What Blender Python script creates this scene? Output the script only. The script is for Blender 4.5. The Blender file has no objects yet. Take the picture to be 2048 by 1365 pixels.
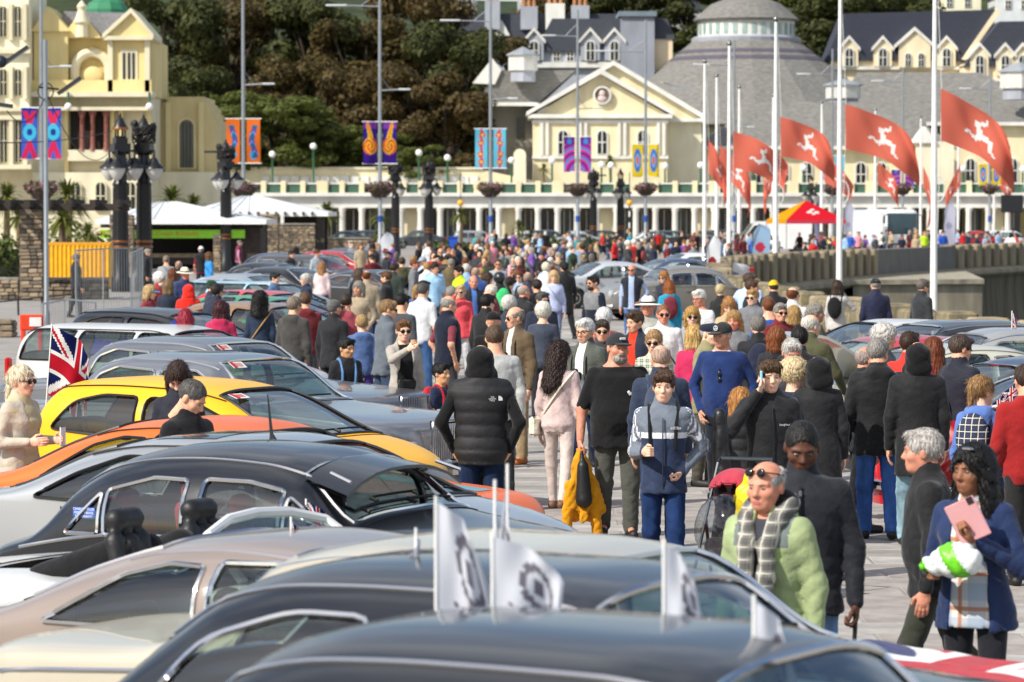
import bpy, bmesh, math, random
import numpy as np
from mathutils import Vector, Matrix, Euler
from mathutils.geometry import delaunay_2d_cdt
R = math.radians
rng = random.Random(7)
SC = bpy.context.scene
COL = SC.collection

# ------------------------------------------------------------------ camera
FPX, CAMZ, HORIZON = 7000.0, 2.9, 428.0           # focal length and horizon in 2048-px units
PITCH = math.atan((682.5 - HORIZON) / FPX)
cd = bpy.data.cameras.new('camera'); cam = bpy.data.objects.new('camera', cd); COL.objects.link(cam)
cam.location = (0, 0, CAMZ); cam.rotation_euler = (R(90) - PITCH, 0, 0)
cd.sensor_width = 36; cd.lens = 36 * FPX / 2048
cd.clip_start = .5; cd.clip_end = 4000
cd.dof.use_dof = True; cd.dof.focus_distance = 30.0; cd.dof.aperture_fstop = 5.0
SC.camera = cam
# ------------------------------------------------------------------ sky, sun, exposure
SUN_EL, SUN_AZ = R(40), R(232)                     # azimuth clockwise from +Y: behind the camera, to the left
w = bpy.data.worlds.new('World'); SC.world = w; w.use_nodes = True
nt = w.node_tree; bg = nt.nodes['Background']
sky = nt.nodes.new('ShaderNodeTexSky'); sky.sky_type = 'NISHITA'; sky.sun_disc = False
sky.sun_elevation = SUN_EL; sky.sun_rotation = SUN_AZ; sky.air_density = 1.0; sky.dust_density = 2.0; sky.ozone_density = 1.0
tcw = nt.nodes.new('ShaderNodeTexCoord'); cln = nt.nodes.new('ShaderNodeTexNoise'); cln.inputs['Scale'].default_value = 2.4; cln.inputs['Detail'].default_value = 7; cln.inputs['Roughness'].default_value = .55
clr = nt.nodes.new('ShaderNodeValToRGB'); clr.color_ramp.elements[0].position = .44; clr.color_ramp.elements[1].position = .66
clm = nt.nodes.new('ShaderNodeMix'); clm.data_type = 'RGBA'; clm.inputs[7].default_value = (6.6, 6.8, 7.1, 1)     # broken white cloud all over the sky
nt.links.new(tcw.outputs['Generated'], cln.inputs['Vector']); nt.links.new(cln.outputs['Fac'], clr.inputs[0]); nt.links.new(clr.outputs[0], clm.inputs[0]); nt.links.new(sky.outputs[0], clm.inputs[6])
nt.links.new(clm.outputs[2], bg.inputs[0]); bg.inputs[1].default_value = .125
sd = bpy.data.lights.new('sun', 'SUN'); sun = bpy.data.objects.new('sun', sd); COL.objects.link(sun)
sd.energy = 4.3; sd.angle = R(.6); sd.color = (1, .955, .88)
_d = Vector((math.sin(SUN_AZ) * math.cos(SUN_EL), math.cos(SUN_AZ) * math.cos(SUN_EL), math.sin(SUN_EL)))
sun.rotation_euler = _d.to_track_quat('Z', 'Y').to_euler(); sun.location = (-20, -20, 40)
SC.view_settings.view_transform = 'Standard'; SC.view_settings.look = 'None'
SC.view_settings.exposure = 0.3; SC.view_settings.gamma = 1.0; SC.view_settings.use_curve_mapping = False
SC.cycles.use_denoising = True
SC.cycles.max_bounces = 6; SC.cycles.transparent_max_bounces = 12
SC.cycles.sample_clamp_indirect = 4

# ------------------------------------------------------------------ picture position -> place
def ray(px, py):
    xc, yc = (px - 1024) / FPX, (682.5 - py) / FPX
    c, s = math.cos(PITCH), math.sin(PITCH)
    return xc / (c + s * yc), (-s + c * yc) / (c + s * yc)
def at(px, py, D):
    kx, kz = ray(px, py); return Vector((kx * D, D, CAMZ + kz * D))
def depth_for(px, py, z):
    return (z - CAMZ) / ray(px, py)[1]
def X(px, D): return ray(px, HORIZON)[0] * D
def Z(py, D): return CAMZ + ray(1024, py)[1] * D

# ------------------------------------------------------------------ materials
def lin(c):
    if isinstance(c, str):
        c = c.lstrip('#'); c = [int(c[i:i + 2], 16) / 255 for i in (0, 2, 4)]
        c = [x / 12.92 if x <= .04045 else ((x + .055) / 1.055) ** 2.4 for x in c]
    return tuple(c[:3])
_M = {}
def mat(kind, col='#808080', rough=None, **k):
    key = (kind, col, rough, tuple(sorted(k.items())))
    if key in _M: return _M[key]
    m = bpy.data.materials.new(kind + '_' + str(len(_M))); m.use_nodes = True
    n, l = m.node_tree.nodes, m.node_tree.links
    b = n['Principled BSDF']; c = lin(col)
    b.inputs['Base Color'].default_value = (*c, 1)
    def rgh(v): b.inputs['Roughness'].default_value = v if rough is None else rough
    def noise(scale, amt, det=4, coord='Object', stretch=None, bump=0, c2=None, dist=.02):
        tc = n.new('ShaderNodeTexCoord'); nz = n.new('ShaderNodeTexNoise'); nz.inputs['Scale'].default_value = scale
        nz.inputs['Detail'].default_value = det
        src = tc.outputs[coord]
        if stretch:
            mp = n.new('ShaderNodeMapping'); mp.inputs['Scale'].default_value = stretch; l.new(src, mp.inputs[0]); src = mp.outputs[0]
        l.new(src, nz.inputs['Vector'])
        if amt:
            r = n.new('ShaderNodeValToRGB'); r.color_ramp.elements[0].position = .3; r.color_ramp.elements[1].position = .7
            a = [x * (1 - amt) for x in c]; z = [min(1, x * (1 + amt)) for x in c] if c2 is None else lin(c2)
            r.color_ramp.elements[0].color = (*a, 1); r.color_ramp.elements[1].color = (*z, 1)
            l.new(nz.outputs['Fac'], r.inputs[0]); l.new(r.outputs[0], b.inputs['Base Color'])
        if bump:
            bp = n.new('ShaderNodeBump'); bp.inputs['Strength'].default_value = bump; bp.inputs['Distance'].default_value = dist
            l.new(nz.outputs['Fac'], bp.inputs['Height']); l.new(bp.outputs[0], b.inputs['Normal'])
        return nz
    if kind == 'paint':
        rgh(.32); b.inputs['Coat Weight'].default_value = k.get('coat', .7); b.inputs['Coat Roughness'].default_value = .04
        b.inputs['Metallic'].default_value = k.get('metal', 0); noise(1.3, .06, 5)
    elif kind == 'cloth':
        rgh(.9); b.inputs['Specular IOR Level'].default_value = k.get('spec', .2)
        b.inputs['Sheen Weight'].default_value = .15; noise(k.get('scale', 9), .16, 6, bump=.7, dist=.03)
    elif kind == 'denim':
        rgh(.95); b.inputs['Specular IOR Level'].default_value = .15; noise(6, .42, 7, bump=.6, dist=.025, stretch=(1.6, 1.6, .6))
    elif kind == 'shiny':
        rgh(.45); noise(9, .1, 4, bump=.5, dist=.02)
    elif kind == 'skin':
        rgh(.58); b.inputs['Subsurface Weight'].default_value = .12; b.inputs['Subsurface Radius'].default_value = (.02, .008, .004)
        b.inputs['Subsurface Scale'].default_value = .4; noise(34, .16, 6, bump=.25, dist=.006)
    elif kind == 'hair':
        rgh(.5); b.inputs['Specular IOR Level'].default_value = .35
        noise(75, .5, 4, stretch=(1, 1, .16), bump=1.0, dist=.012)
    elif kind == 'metal':
        rgh(.3); b.inputs['Metallic'].default_value = 1; noise(3, .06, 3)
    elif kind == 'chrome':
        rgh(.06); b.inputs['Metallic'].default_value = 1
    elif kind == 'stone':
        rgh(.92); noise(k.get('scale', 4), k.get('amt', .3), 8, bump=.6, dist=.05, c2=k.get('c2'), stretch=k.get('stretch'))
    elif kind == 'wall':
        rgh(.85); noise(k.get('scale', .8), k.get('amt', .13), 8, stretch=k.get('stretch', (1, 1, .35)), bump=.2)
    elif kind == 'leaf':
        rgh(.6); b.inputs['Specular IOR Level'].default_value = .25
        noise(k.get('scale', .5), .45, 6, c2=k.get('c2'))
        tr = n.new('ShaderNodeBsdfTranslucent'); mx = n.new('ShaderNodeMixShader'); mx.inputs[0].default_value = .25
        tr.inputs[0].default_value = (*[min(1, x * 1.5) for x in c], 1)
        o = n['Material Output']; l.new(b.outputs[0], mx.inputs[1]); l.new(tr.outputs[0], mx.inputs[2]); l.new(mx.outputs[0], o.inputs[0])
    elif kind == 'flag':
        rgh(.8); b.inputs['Specular IOR Level'].default_value = .1
        tr = n.new('ShaderNodeBsdfTranslucent'); mx = n.new('ShaderNodeMixShader'); mx.inputs[0].default_value = .4
        tr.inputs[0].default_value = (*c, 1)
        o = n['Material Output']; l.new(b.outputs[0], mx.inputs[1]); l.new(tr.outputs[0], mx.inputs[2]); l.new(mx.outputs[0], o.inputs[0])
    elif kind == 'glass':                         # thin pane: part clear, part mirror
        t = n.new('ShaderNodeBsdfTransparent'); t.inputs[0].default_value = (*c, 1)
        g = n.new('ShaderNodeBsdfGlossy'); g.inputs['Roughness'].default_value = .03; g.inputs['Color'].default_value = (.95, .97, 1, 1)
        lw = n.new('ShaderNodeLayerWeight'); lw.inputs[0].default_value = .5; pw = n.new('ShaderNodeMath'); pw.operation = 'POWER'; pw.inputs[1].default_value = 4; l.new(lw.outputs['Facing'], pw.inputs[0])
        fr = n.new('ShaderNodeMath'); fr.operation = 'MULTIPLY_ADD'; fr.inputs[1].default_value = .85; fr.inputs[2].default_value = k.get('refl', .1); l.new(pw.outputs[0], fr.inputs[0])
        mx = n.new('ShaderNodeMixShader'); o = n['Material Output']
        l.new(fr.outputs[0], mx.inputs[0]); l.new(t.outputs[0], mx.inputs[1]); l.new(g.outputs[0], mx.inputs[2]); l.new(mx.outputs[0], o.inputs[0])
    elif kind == 'pane':                          # window of a building: dark room behind reflecting glass
        rgh(.08); b.inputs['Specular IOR Level'].default_value = .8; noise(.8, .3, 3)
    else:
        rgh(.55); noise(k.get('scale', 4), .08, 4)
    _M[key] = m; return m

# ------------------------------------------------------------------ mesh building
def mesh_from(name, V, F, mi=None, mats=(), smooth=True, sharp=None):
    me = bpy.data.meshes.new(name)
    V = np.asarray(V, dtype=np.float32).reshape(-1, 3)
    if isinstance(F, np.ndarray):
        nf, k = F.shape
        me.vertices.add(len(V)); me.vertices.foreach_set('co', V.ravel())
        me.loops.add(nf * k); me.loops.foreach_set('vertex_index', F.ravel().astype(np.int32))
        me.polygons.add(nf); me.polygons.foreach_set('loop_start', np.arange(0, nf * k, k, dtype=np.int32))
        me.polygons.foreach_set('loop_total', np.full(nf, k, dtype=np.int32))
        me.update(calc_edges=True)
    else:
        me.from_pydata(V.tolist(), [], F); me.update()
    for m in mats: me.materials.append(m)
    if mi is not None and len(mi): me.polygons.foreach_set('material_index', np.asarray(mi, dtype=np.int32))
    if smooth:
        me.polygons.foreach_set('use_smooth', np.ones(len(me.polygons), dtype=bool))
        if sharp: me.set_sharp_from_angle(angle=R(sharp))
    return me
def link(name, data, parent=None, loc=None, rot=None, scale=None):
    o = bpy.data.objects.new(name, data); COL.objects.link(o)
    if parent is not None: o.parent = parent
    if loc is not None: o.location = loc
    if rot is not None: o.rotation_euler = rot
    if scale is not None: o.scale = scale if hasattr(scale, '__len__') else (scale,) * 3
    return o
def tag(o, label=None, cat=None, group=None, kind=None):
    for k, v in (('label', label), ('category', cat), ('group', group), ('kind', kind)):
        if v: o[k] = v
    return o
def thing(name, label, cat, loc=(0, 0, 0), rotz=0, group=None):
    return tag(link(name, None, loc=loc, rot=(0, 0, rotz)), label, cat, group, 'thing')
def setmats(o, mats):
    for i, m in enumerate(mats):
        s = o.material_slots[i]; s.link = 'OBJECT'; s.material = m
def copy_tree(o, parent=None):
    c = o.copy(); COL.objects.link(c)
    if parent is not None: c.parent = parent
    for ch in o.children: copy_tree(ch, c)
    return c

class MB:
    def __init__(s): s.V = []; s.F = []; s.I = []; s.m = 0
    def add(s, V, F):
        o = len(s.V); s.V += [tuple(v) for v in V]; s.F += [[i + o for i in f] for f in F]; s.I += [s.m] * len(F); return s
    def box(s, c, d, rz=0, taper=1.0, M=None):
        x, y, z = [v / 2 for v in d]; ca, sa = math.cos(rz), math.sin(rz); P = []
        for k, t in ((-z, 1), (z, taper)):
            for a, b in ((-x, -y), (x, -y), (x, y), (-x, y)):
                a, b = a * t, b * t; P.append(Vector((c[0] + a * ca - b * sa, c[1] + a * sa + b * ca, c[2] + k)))
        if M: P = [M @ p for p in P]
        return s.add(P, [[3, 2, 1, 0], [4, 5, 6, 7], [0, 1, 5, 4], [1, 2, 6, 5], [2, 3, 7, 6], [3, 0, 4, 7]])
    def b2(s, x0, x1, y0, y1, z0, z1): return s.box(((x0 + x1) / 2, (y0 + y1) / 2, (z0 + z1) / 2), (x1 - x0, y1 - y0, z1 - z0))
    def rbox(s, c, d, r=.02):                    # box with chamfered vertical and horizontal edges
        x, y, z = [v / 2 for v in d]; r = min(r, x * .9, y * .9, z * .9); V = []; rings = []
        for zz, q in ((-z, r), (-z + r, 0), (z - r, 0), (z, r)):
            a, b = x - q, y - q
            ring = [(-a + r, -b), (a - r, -b), (a, -b + r), (a, b - r), (a - r, b), (-a + r, b), (-a, b - r), (-a, -b + r)]
            rings.append(list(range(len(V), len(V) + 8))); V += [(c[0] + p[0], c[1] + p[1], c[2] + zz) for p in ring]
        F = [rings[0][::-1], rings[3]]
        for i in range(3):
            for j in range(8): F.append([rings[i][j], rings[i][(j + 1) % 8], rings[i + 1][(j + 1) % 8], rings[i + 1][j]])
        return s.add(V, F)
    def tube(s, pts, rad, seg=8, closed=False, cap=True):
        P = [Vector(p) for p in pts]; n = len(P); rad = rad if hasattr(rad, '__len__') else [rad] * n
        V = []; up = None
        for i in range(n):
            t = (P[(i + 1) % n] - P[i - 1]) if closed else (P[min(i + 1, n - 1)] - P[max(i - 1, 0)])
            t = t.normalized() if t.length > 1e-9 else Vector((0, 0, 1))
            if up is None: up = Vector((0, 0, 1)) if abs(t.z) < .9 else Vector((1, 0, 0))
            a = t.cross(up).normalized(); b = a.cross(t).normalized(); up = b
            for j in range(seg):
                q = 2 * math.pi * j / seg; V.append(P[i] + (a * math.cos(q) + b * math.sin(q)) * rad[i])
        F = []
        for i in range(n if closed else n - 1):
            k = (i + 1) % n
            for j in range(seg): F.append([i * seg + j, k * seg + j, k * seg + (j + 1) % seg, i * seg + (j + 1) % seg][::-1])
        if not closed and cap: F += [list(range(seg)), list(range((n - 1) * seg, n * seg))[::-1]]
        return s.add(V, F)
    def lathe(s, prof, seg=16, c=(0, 0, 0), M=None, sx=1, sy=1):
        V = []; F = []; n = len(prof)
        for r, z in prof:
            for j in range(seg):
                q = 2 * math.pi * j / seg; V.append(Vector((r * math.cos(q) * sx, r * math.sin(q) * sy, z)))
        for i in range(n - 1):
            for j in range(seg): F.append([i * seg + j, i * seg + (j + 1) % seg, (i + 1) * seg + (j + 1) % seg, (i + 1) * seg + j])
        F += [list(range(seg))[::-1], list(range((n - 1) * seg, n * seg))]
        if M: V = [M @ v for v in V]
        return s.add([v + Vector(c) for v in V], F)
    def prism(s, poly, z0, z1, axis='z', M=None):   # polygon (ccw) in xy (axis z), or xz (axis y, z0..z1 along y)
        n = len(poly)
        if axis == 'z': V = [(p[0], p[1], z0) for p in poly] + [(p[0], p[1], z1) for p in poly]
        elif axis == 'y': V = [(p[0], z1, p[1]) for p in poly] + [(p[0], z0, p[1]) for p in poly]
        else: V = [(z0, p[0], p[1]) for p in poly] + [(z1, p[0], p[1]) for p in poly]
        if M: V = [M @ Vector(v) for v in V]
        F = [list(range(n))[::-1], list(range(n, 2 * n))] + [[i, (i + 1) % n, n + (i + 1) % n, n + i] for i in range(n)]
        return s.add(V, F)
    def ball(s, c, r, seg=10, rings=7, sc=(1, 1, 1)):
        return s.lathe([(r * math.sin(math.pi * i / rings) * .999 + 1e-4, -r * math.cos(math.pi * i / rings) * sc[2]) for i in range(rings + 1)], seg, c, sx=sc[0], sy=sc[1])
    def mesh(s, name, mats, smooth=False, sharp=35):
        return mesh_from(name, s.V, s.F, s.I, mats if isinstance(mats, (list, tuple)) else [mats], smooth, sharp if smooth else None)
    def build(s, name, mats, parent=None, smooth=False, sharp=35, **k):
        return link(name, s.mesh(name, mats, smooth, sharp), parent, **k)

def text_mesh(body, size, m, depth=0, align='CENTER'):
    c = bpy.data.curves.new('t', 'FONT'); c.body = body; c.size = size; c.align_x = align; c.align_y = 'CENTER'; c.extrude = depth; c.resolution_u = 2
    o = bpy.data.objects.new('t', c); me = bpy.data.meshes.new_from_object(o); bpy.data.objects.remove(o); bpy.data.curves.remove(c)
    me.materials.clear(); me.materials.append(m); return me

# ------------------------------------------------------------------ distance-field surfaces (bodies, heads, clothes)
class Field:
    def __init__(s, lo, hi, h):
        s.lo = np.array(lo, float); s.h = h
        s.ax = [np.arange(lo[i], hi[i] + h, h) for i in range(3)]
        s.F = np.full([len(a) for a in s.ax], .5)
    def sl(s, lo, hi):
        r = []
        for i in range(3):
            a = max(0, int((lo[i] - s.lo[i]) / s.h)); b = min(len(s.ax[i]), int((hi[i] - s.lo[i]) / s.h) + 2)
            r.append(slice(a, max(a, b)))
        return tuple(r)
    def pts(s, q): return (s.ax[0][q[0]][:, None, None], s.ax[1][q[1]][None, :, None], s.ax[2][q[2]][None, None, :])
    def smin(s, q, d, k):
        f = s.F[q]
        if k <= 0: s.F[q] = np.minimum(f, d); return
        t = np.clip(.5 + .5 * (f - d) / k, 0, 1); s.F[q] = f * (1 - t) + d * t - k * t * (1 - t)
    def cap(s, a, b, ra, rb, k=.02, sub=False):
        a = np.array(a, float); b = np.array(b, float); m = max(ra, rb) + k + 3 * s.h
        q = s.sl(np.minimum(a, b) - m, np.maximum(a, b) + m); x, y, z = s.pts(q)
        ab = b - a; L = max(1e-9, ab @ ab)
        t = np.clip(((x - a[0]) * ab[0] + (y - a[1]) * ab[1] + (z - a[2]) * ab[2]) / L, 0, 1)
        d = np.sqrt((x - a[0] - t * ab[0]) ** 2 + (y - a[1] - t * ab[1]) ** 2 + (z - a[2] - t * ab[2]) ** 2) - (ra + t * (rb - ra))
        if sub: s.carve(q, d, k)
        else: s.smin(q, d, k)
        return s
    def ell(s, c, r, k=.02, sub=False, M=None):
        m = max(r) + k + 3 * s.h; q = s.sl([v - m for v in c], [v + m for v in c]); x, y, z = s.pts(q)
        x, y, z = x - c[0], y - c[1], z - c[2]
        if M is not None: x, y, z = [M[0][i] * x + M[1][i] * y + M[2][i] * z for i in range(3)]
        p = np.sqrt((x / r[0]) ** 2 + (y / r[1]) ** 2 + (z / r[2]) ** 2); g = np.sqrt((x / r[0] ** 2) ** 2 + (y / r[1] ** 2) ** 2 + (z / r[2] ** 2) ** 2) + 1e-9
        d = p * (p - 1) / g
        if sub: s.carve(q, d, k)
        else: s.smin(q, d, k)
        return s
    def carve(s, q, d, k):
        f = s.F[q]; d = -d; t = np.clip(.5 - .5 * (f - d) / max(k, 1e-6), 0, 1); s.F[q] = f * (1 - t) + d * t + k * t * (1 - t)
    def loft(s, tab, k=.03, piv=None, lean=0, side=0, grow=0):   # tab rows: z, rx, ry, cy ; leaned forward (-y) about piv
        q = s.sl([-9] * 3, [9] * 3); x, y, z = s.pts(q)
        if lean or side:
            c, n = math.cos(lean), math.sin(lean); yy, zz = y - piv[1], z - piv[2]
            y, z = piv[1] + yy * c + zz * n, piv[2] - yy * n + zz * c
            if side: c, n = math.cos(side), math.sin(side); zz = z - piv[2]; x, z = x * c - zz * n, piv[2] + x * n + zz * c
        T = np.array(tab, float); rx = np.interp(z, T[:, 0], T[:, 1]) + grow; ry = np.interp(z, T[:, 0], T[:, 2]) + grow; cy = np.interp(z, T[:, 0], T[:, 3])
        e = np.sqrt((x / rx) ** 2 + ((y - cy) / ry) ** 2); d = (e - 1) * np.minimum(rx, ry)
        d = np.maximum(d, np.maximum(T[0, 0] - grow - z, z - T[-1, 0]))
        s.smin(q, d, k); return s
    def wrinkle(s, amp, ph=0, fz=26, fx=9, w=1.0):
        x, y, z = s.pts((slice(None),) * 3); w1 = 1.7 * np.sin(5 * x + 3 * y + ph) + .9 * np.sin(9 * z + 4 * x + ph)
        r1 = 1 - np.abs(np.sin(.5 * fz * z + fx * x * .8 + w1 + ph)); r2 = 1 - np.abs(np.sin(.42 * fz * z - fx * x + 6 * y - 1.3 * w1 + 2 * ph))
        m1 = .5 + .5 * np.sin(6 * x + 5 * z + 1.7 * ph); s.F += amp * w * (1.8 * m1 * r1 ** 3 + 1.8 * (1 - m1) * r2 ** 3 - .5)
        return s
    def near(s, pts, r):                              # 1 close to any of the points, 0 away from them
        x, y, z = s.pts((slice(None),) * 3); o = 0
        for p in pts: o = np.maximum(o, np.exp(-((x - p[0]) ** 2 + (y - p[1]) ** 2 + (z - p[2]) ** 2) / (r * r)))
        return o
    def clip(s, zmin=None, zmax=None):
        z = s.ax[2][None, None, :]
        if zmin is not None: s.F = np.maximum(s.F, zmin - z)
        if zmax is not None: s.F = np.maximum(s.F, z - zmax)
        return s
    def mesh(s):
        F = s.F.copy()
        for a in range(3):
            i = [slice(None)] * 3
            for e in (0, -1): i[a] = e; F[tuple(i)] = np.maximum(F[tuple(i)], .001)
        I = F < 0
        c = np.zeros([n - 1 for n in F.shape], int)
        C = [(i, j, k) for i in (0, 1) for j in (0, 1) for k in (0, 1)]
        cut = lambda A, o: A[tuple(slice(o[d], A.shape[d] - 1 + o[d]) for d in range(3))]
        for o in C: c += cut(I, o)
        act = np.argwhere((c > 0) & (c < 8))
        if not len(act): return np.zeros((0, 3)), np.zeros((0, 4), int)
        idx = np.full(c.shape, -1); idx[tuple(act.T)] = np.arange(len(act))
        acc = np.zeros((len(act), 3)); cnt = np.zeros(len(act))
        val = {o: F[tuple((act + o).T)] for o in C}
        for o in C:
            for d in range(3):
                if o[d]: continue
                p = list(o); p[d] = 1; p = tuple(p); a, b = val[o], val[p]; m = (a < 0) != (b < 0)
                t = np.where(m, a / np.where(m, a - b, 1), 0); q = np.tile(np.array(o, float), (len(act), 1)); q[:, d] += t
                acc[m] += q[m]; cnt[m] += 1
        V = (act + acc / cnt[:, None]) * s.h + s.lo
        Q = []
        for d in range(3):
            u, v = (d + 1) % 3, (d + 2) % 3
            a = [slice(1, -1)] * 3; a[d] = slice(0, -1); b = list(a); b[d] = slice(1, None)
            A, B = I[tuple(a)], I[tuple(b)]
            for flip in (0, 1):
                e = np.argwhere((A & ~B) if not flip else (~A & B))
                if not len(e): continue
                off = np.ones(3, int); off[d] = 0; e = e + off
                g = []
                for du, dv in ((0, 0), (1, 0), (1, 1), (0, 1)):
                    h = e.copy(); h[:, u] -= du; h[:, v] -= dv; g.append(idx[tuple(h.T)])
                g = np.stack(g, 1); Q.append(g if not flip else g[:, ::-1])
        return V, np.concatenate(Q)
def join(parts):                                   # [(V, F(quads), material index)]
    V = []; F = []; I = []; o = 0
    for v, f, i in parts:
        if len(f) == 0: continue
        V.append(v); F.append(f + o); I.append(np.full(len(f), i) if np.isscalar(i) else i); o += len(v)
    return np.concatenate(V), np.concatenate(F), np.concatenate(I)
def xf(V, M):
    M = np.array(M); return V @ M[:3, :3].T + M[:3, 3]
# ================================================================== PEOPLE
def head_mesh(h=.0065, fem=False):
    f = Field((-.12, -.15, -.2), (.12, .14, .15), h)
    f.ell((0, .012, .036), (.077, .098, .087), 0); f.ell((0, -.022, -.03), (.064 if fem else .067, .074, .086), .03)
    f.ell((0, -.056, -.088), ((.032 if fem else .04), .034, .03), .03)
    for s in (-1, 1):
        f.ell((s * .044, -.058, -.024), (.026, .026, .024), .02)
        f.cap((s * .012, -.086, .024), (s * .046, -.074, .022), .012, .011, .012)
        f.ell((s * .032, -.105, .004), (.017, .02, .011), .012, sub=True)
        f.ell((s * .079, .012, -.004), (.011, .022, .034), .006)
        f.cap((s * .004, -.102, -.03), (s * .013, -.096, -.034), .009, .0085, .008)
    f.cap((0, -.086, .012), (0, -.109, -.028), .010, .0125, .012)
    f.cap((-.019, -.087, -.063), (.019, -.087, -.063), .008, .008, .008); f.cap((-.014, -.088, -.073), (.014, -.088, -.073), .008, .008, .008)
    f.cap((0, .012, -.06), (0, .03, -.2), .054, .058, .03)
    V, F = f.mesh(); c = V[F].mean(1)
    I = np.zeros(len(F), int)
    I[(abs(c[:, 0]) < .019) & (c[:, 2] < -.058) & (c[:, 2] > -.078) & (c[:, 1] < -.089)] = 3
    P = [(V, F, I)]
    def blob(c, r, i, hh=.004):
        g = Field([c[j] - r[j] - .01 for j in range(3)], [c[j] + r[j] + .01 for j in range(3)], hh); g.ell(c, r, 0); v, q = g.mesh(); P.append((v, q, i))
    if h < .011:
        for s in (-1, 1):
            blob((s * .032, -.0825, .003), (.0135, .010, .0055), 1, .0042); blob((s * .032, -.0915, .003), (.0056, .003, .005), 2, .0028)
            g = Field((min(s * .012, s * .05) - .01, -.12, 0), (max(s * .012, s * .05) + .01, -.06, .05), .004)
            g.cap((s * .015, -.0995, .0235), (s * .048, -.0865, .025), .0036, .0026, 0); v, q = g.mesh(); P.append((v, q, 4))
    else:
        for s in (-1, 1): blob((s * .032, -.089, .008), (.017, .01, .009), 4, .008)
    return join(P)
HEADS = {(a, b): head_mesh(a, b) for a in (.0072, .0105, .013) for b in (False, True)}

def shell(lo, hi, h, fn): f = Field(lo, hi, h); fn(f); V, F = f.mesh(); return V, F
def hair_mesh(st, h=.009):
    f = Field((-.22, -.24, -.46), (.22, .24, .2), h)
    def cranium(t, zc=-.07): f.ell((0, .016, .04), (.08 + t, .102 + t, .09 + t), 0); f.clip(zmin=zc)
    def face(w=.066, top=.058, k=.02): f.ell((0, -.1, -.03), (w, .075, top + .03), k, sub=True)
    def ears():
        for s in (-1, 1): f.ell((s * .09, -.012, -.045), (.03, .045, .055), .012, sub=True)
    if st == 'short': cranium(.009); f.cap((-.045, -.072, .095), (.04, -.074, .1), .02, .022, .03); face(); ears(); f.wrinkle(.004, 2, 190, 150)
    elif st == 'crop': cranium(.004, -.06); face(.07, .07); ears(); f.wrinkle(.002, 2, 220, 160)
    elif st == 'tuft': cranium(.009); f.cap((-.05, -.08, .085), (.05, -.086, .09), .024, .026, .03); f.cap((-.02, -.06, .12), (.03, -.06, .12), .025, .025, .03); face(.064, .045); ears(); f.wrinkle(.006, 1, 150, 130)
    elif st == 'bald': cranium(.005, -.06); f.ell((0, -.03, .11), (.088, .13, .085), .01, sub=True); face(.075, .09); ears(); f.wrinkle(.002, 2, 220, 160)
    elif st == 'fluffy': cranium(.03, -.085); face(.07, .06); f.wrinkle(.008, 3, 130, 110)
    elif st == 'curly': cranium(.035, -.2); f.cap((-.07, .03, -.05), (-.09, .05, -.2), .06, .05, .05); f.cap((.07, .03, -.05), (.09, .05, -.2), .06, .05, .05); f.cap((0, .08, -.05), (0, .09, -.2), .07, .07, .05); face(.07, .055); f.wrinkle(.018, 3, 110, 90)
    elif st in ('long', 'wavy'):
        cranium(.014, -.1); b = -.34 if st == 'long' else -.36
        for x, y in ((-.07, .02), (.07, .02), (-.045, .075), (.045, .075), (0, .085)): f.cap((x, y, -.02), (x * 1.15, y + .025, b + abs(x)), .045, .036, .04)
        face(.06, .06); f.wrinkle(.006 if st == 'long' else .013, 2, 20 if st == 'long' else 80, 150)
    elif st == 'bob':
        cranium(.018, -.13)
        for x, y in ((-.072, .0), (.072, .0), (-.05, .07), (.05, .07), (0, .085)): f.cap((x, y, 0), (x * 1.1, y + .01, -.11), .038, .032, .04)
        face(.06, .05); f.wrinkle(.007, 2, 30, 150)
    elif st == 'bun': cranium(.009, -.075); f.ell((0, .1, .085), (.045, .045, .042), .02); face(.066, .06); ears(); f.wrinkle(.006, 1, 120, 130)
    elif st == 'pony': cranium(.009, -.075); f.cap((0, .11, .03), (0, .14, -.17), .032, .016, .02); face(.066, .06); ears(); f.wrinkle(.005, 1, 40, 150)
    elif st == 'braids':
        cranium(.02, -.1)
        for i in range(9):
            a = R(-20 + i * 27.5); x, y = .08 * math.cos(a), .02 + .085 * math.sin(a); f.cap((x, y, .0), (x * 1.5, y * 1.25 + .01, -.36 - .03 * (i % 3)), .036, .022, .022)
        face(.058, .058); f.wrinkle(.01, 4, 110, 120)
    return f.mesh()
def hat_mesh(st, h=.008):
    f = Field((-.24, -.26, -.32), (.24, .26, .22), h)
    if st == 'cap': f.ell((0, .014, .035), (.09, .112, .1), 0).clip(zmin=.032); f.ell((0, -.125, .036), (.07, .07, .011), .012)
    elif st == 'flatcap': f.ell((0, .0, .06), (.1, .125, .062), 0).clip(zmin=.03); f.ell((0, -.11, .042), (.075, .055, .012), .02)
    elif st == 'beanie': f.ell((0, .014, .03), (.092, .114, .108), 0).clip(zmin=.005); f.wrinkle(.002, 1, 60, 50)
    elif st == 'brim': f.ell((0, .012, .03), (.172, .195, .013), 0); f.ell((0, .012, .05), (.09, .112, .105), .02); f.clip(zmin=.018); f.ell((0, .012, .17), (.03, .09, .03), .02, sub=True)
    elif st == 'hood':
        f.ell((0, .026, .004), (.116, .13, .122), 0); f.ell((0, .07, -.11), (.12, .085, .085), .05); f.cap((-.06, -.03, -.13), (.06, -.03, -.13), .075, .075, .05)
        f.ell((0, -.13, -.005), (.072, .11, .108), .025, sub=True); f.wrinkle(.004, 2, 30, 20)
    elif st == 'helmet': f.ell((0, .012, .03), (.12, .145, .125), 0); f.ell((0, -.14, -.02), (.09, .08, .075), .02, sub=True); f.clip(zmin=-.09)
    return f.mesh()
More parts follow.
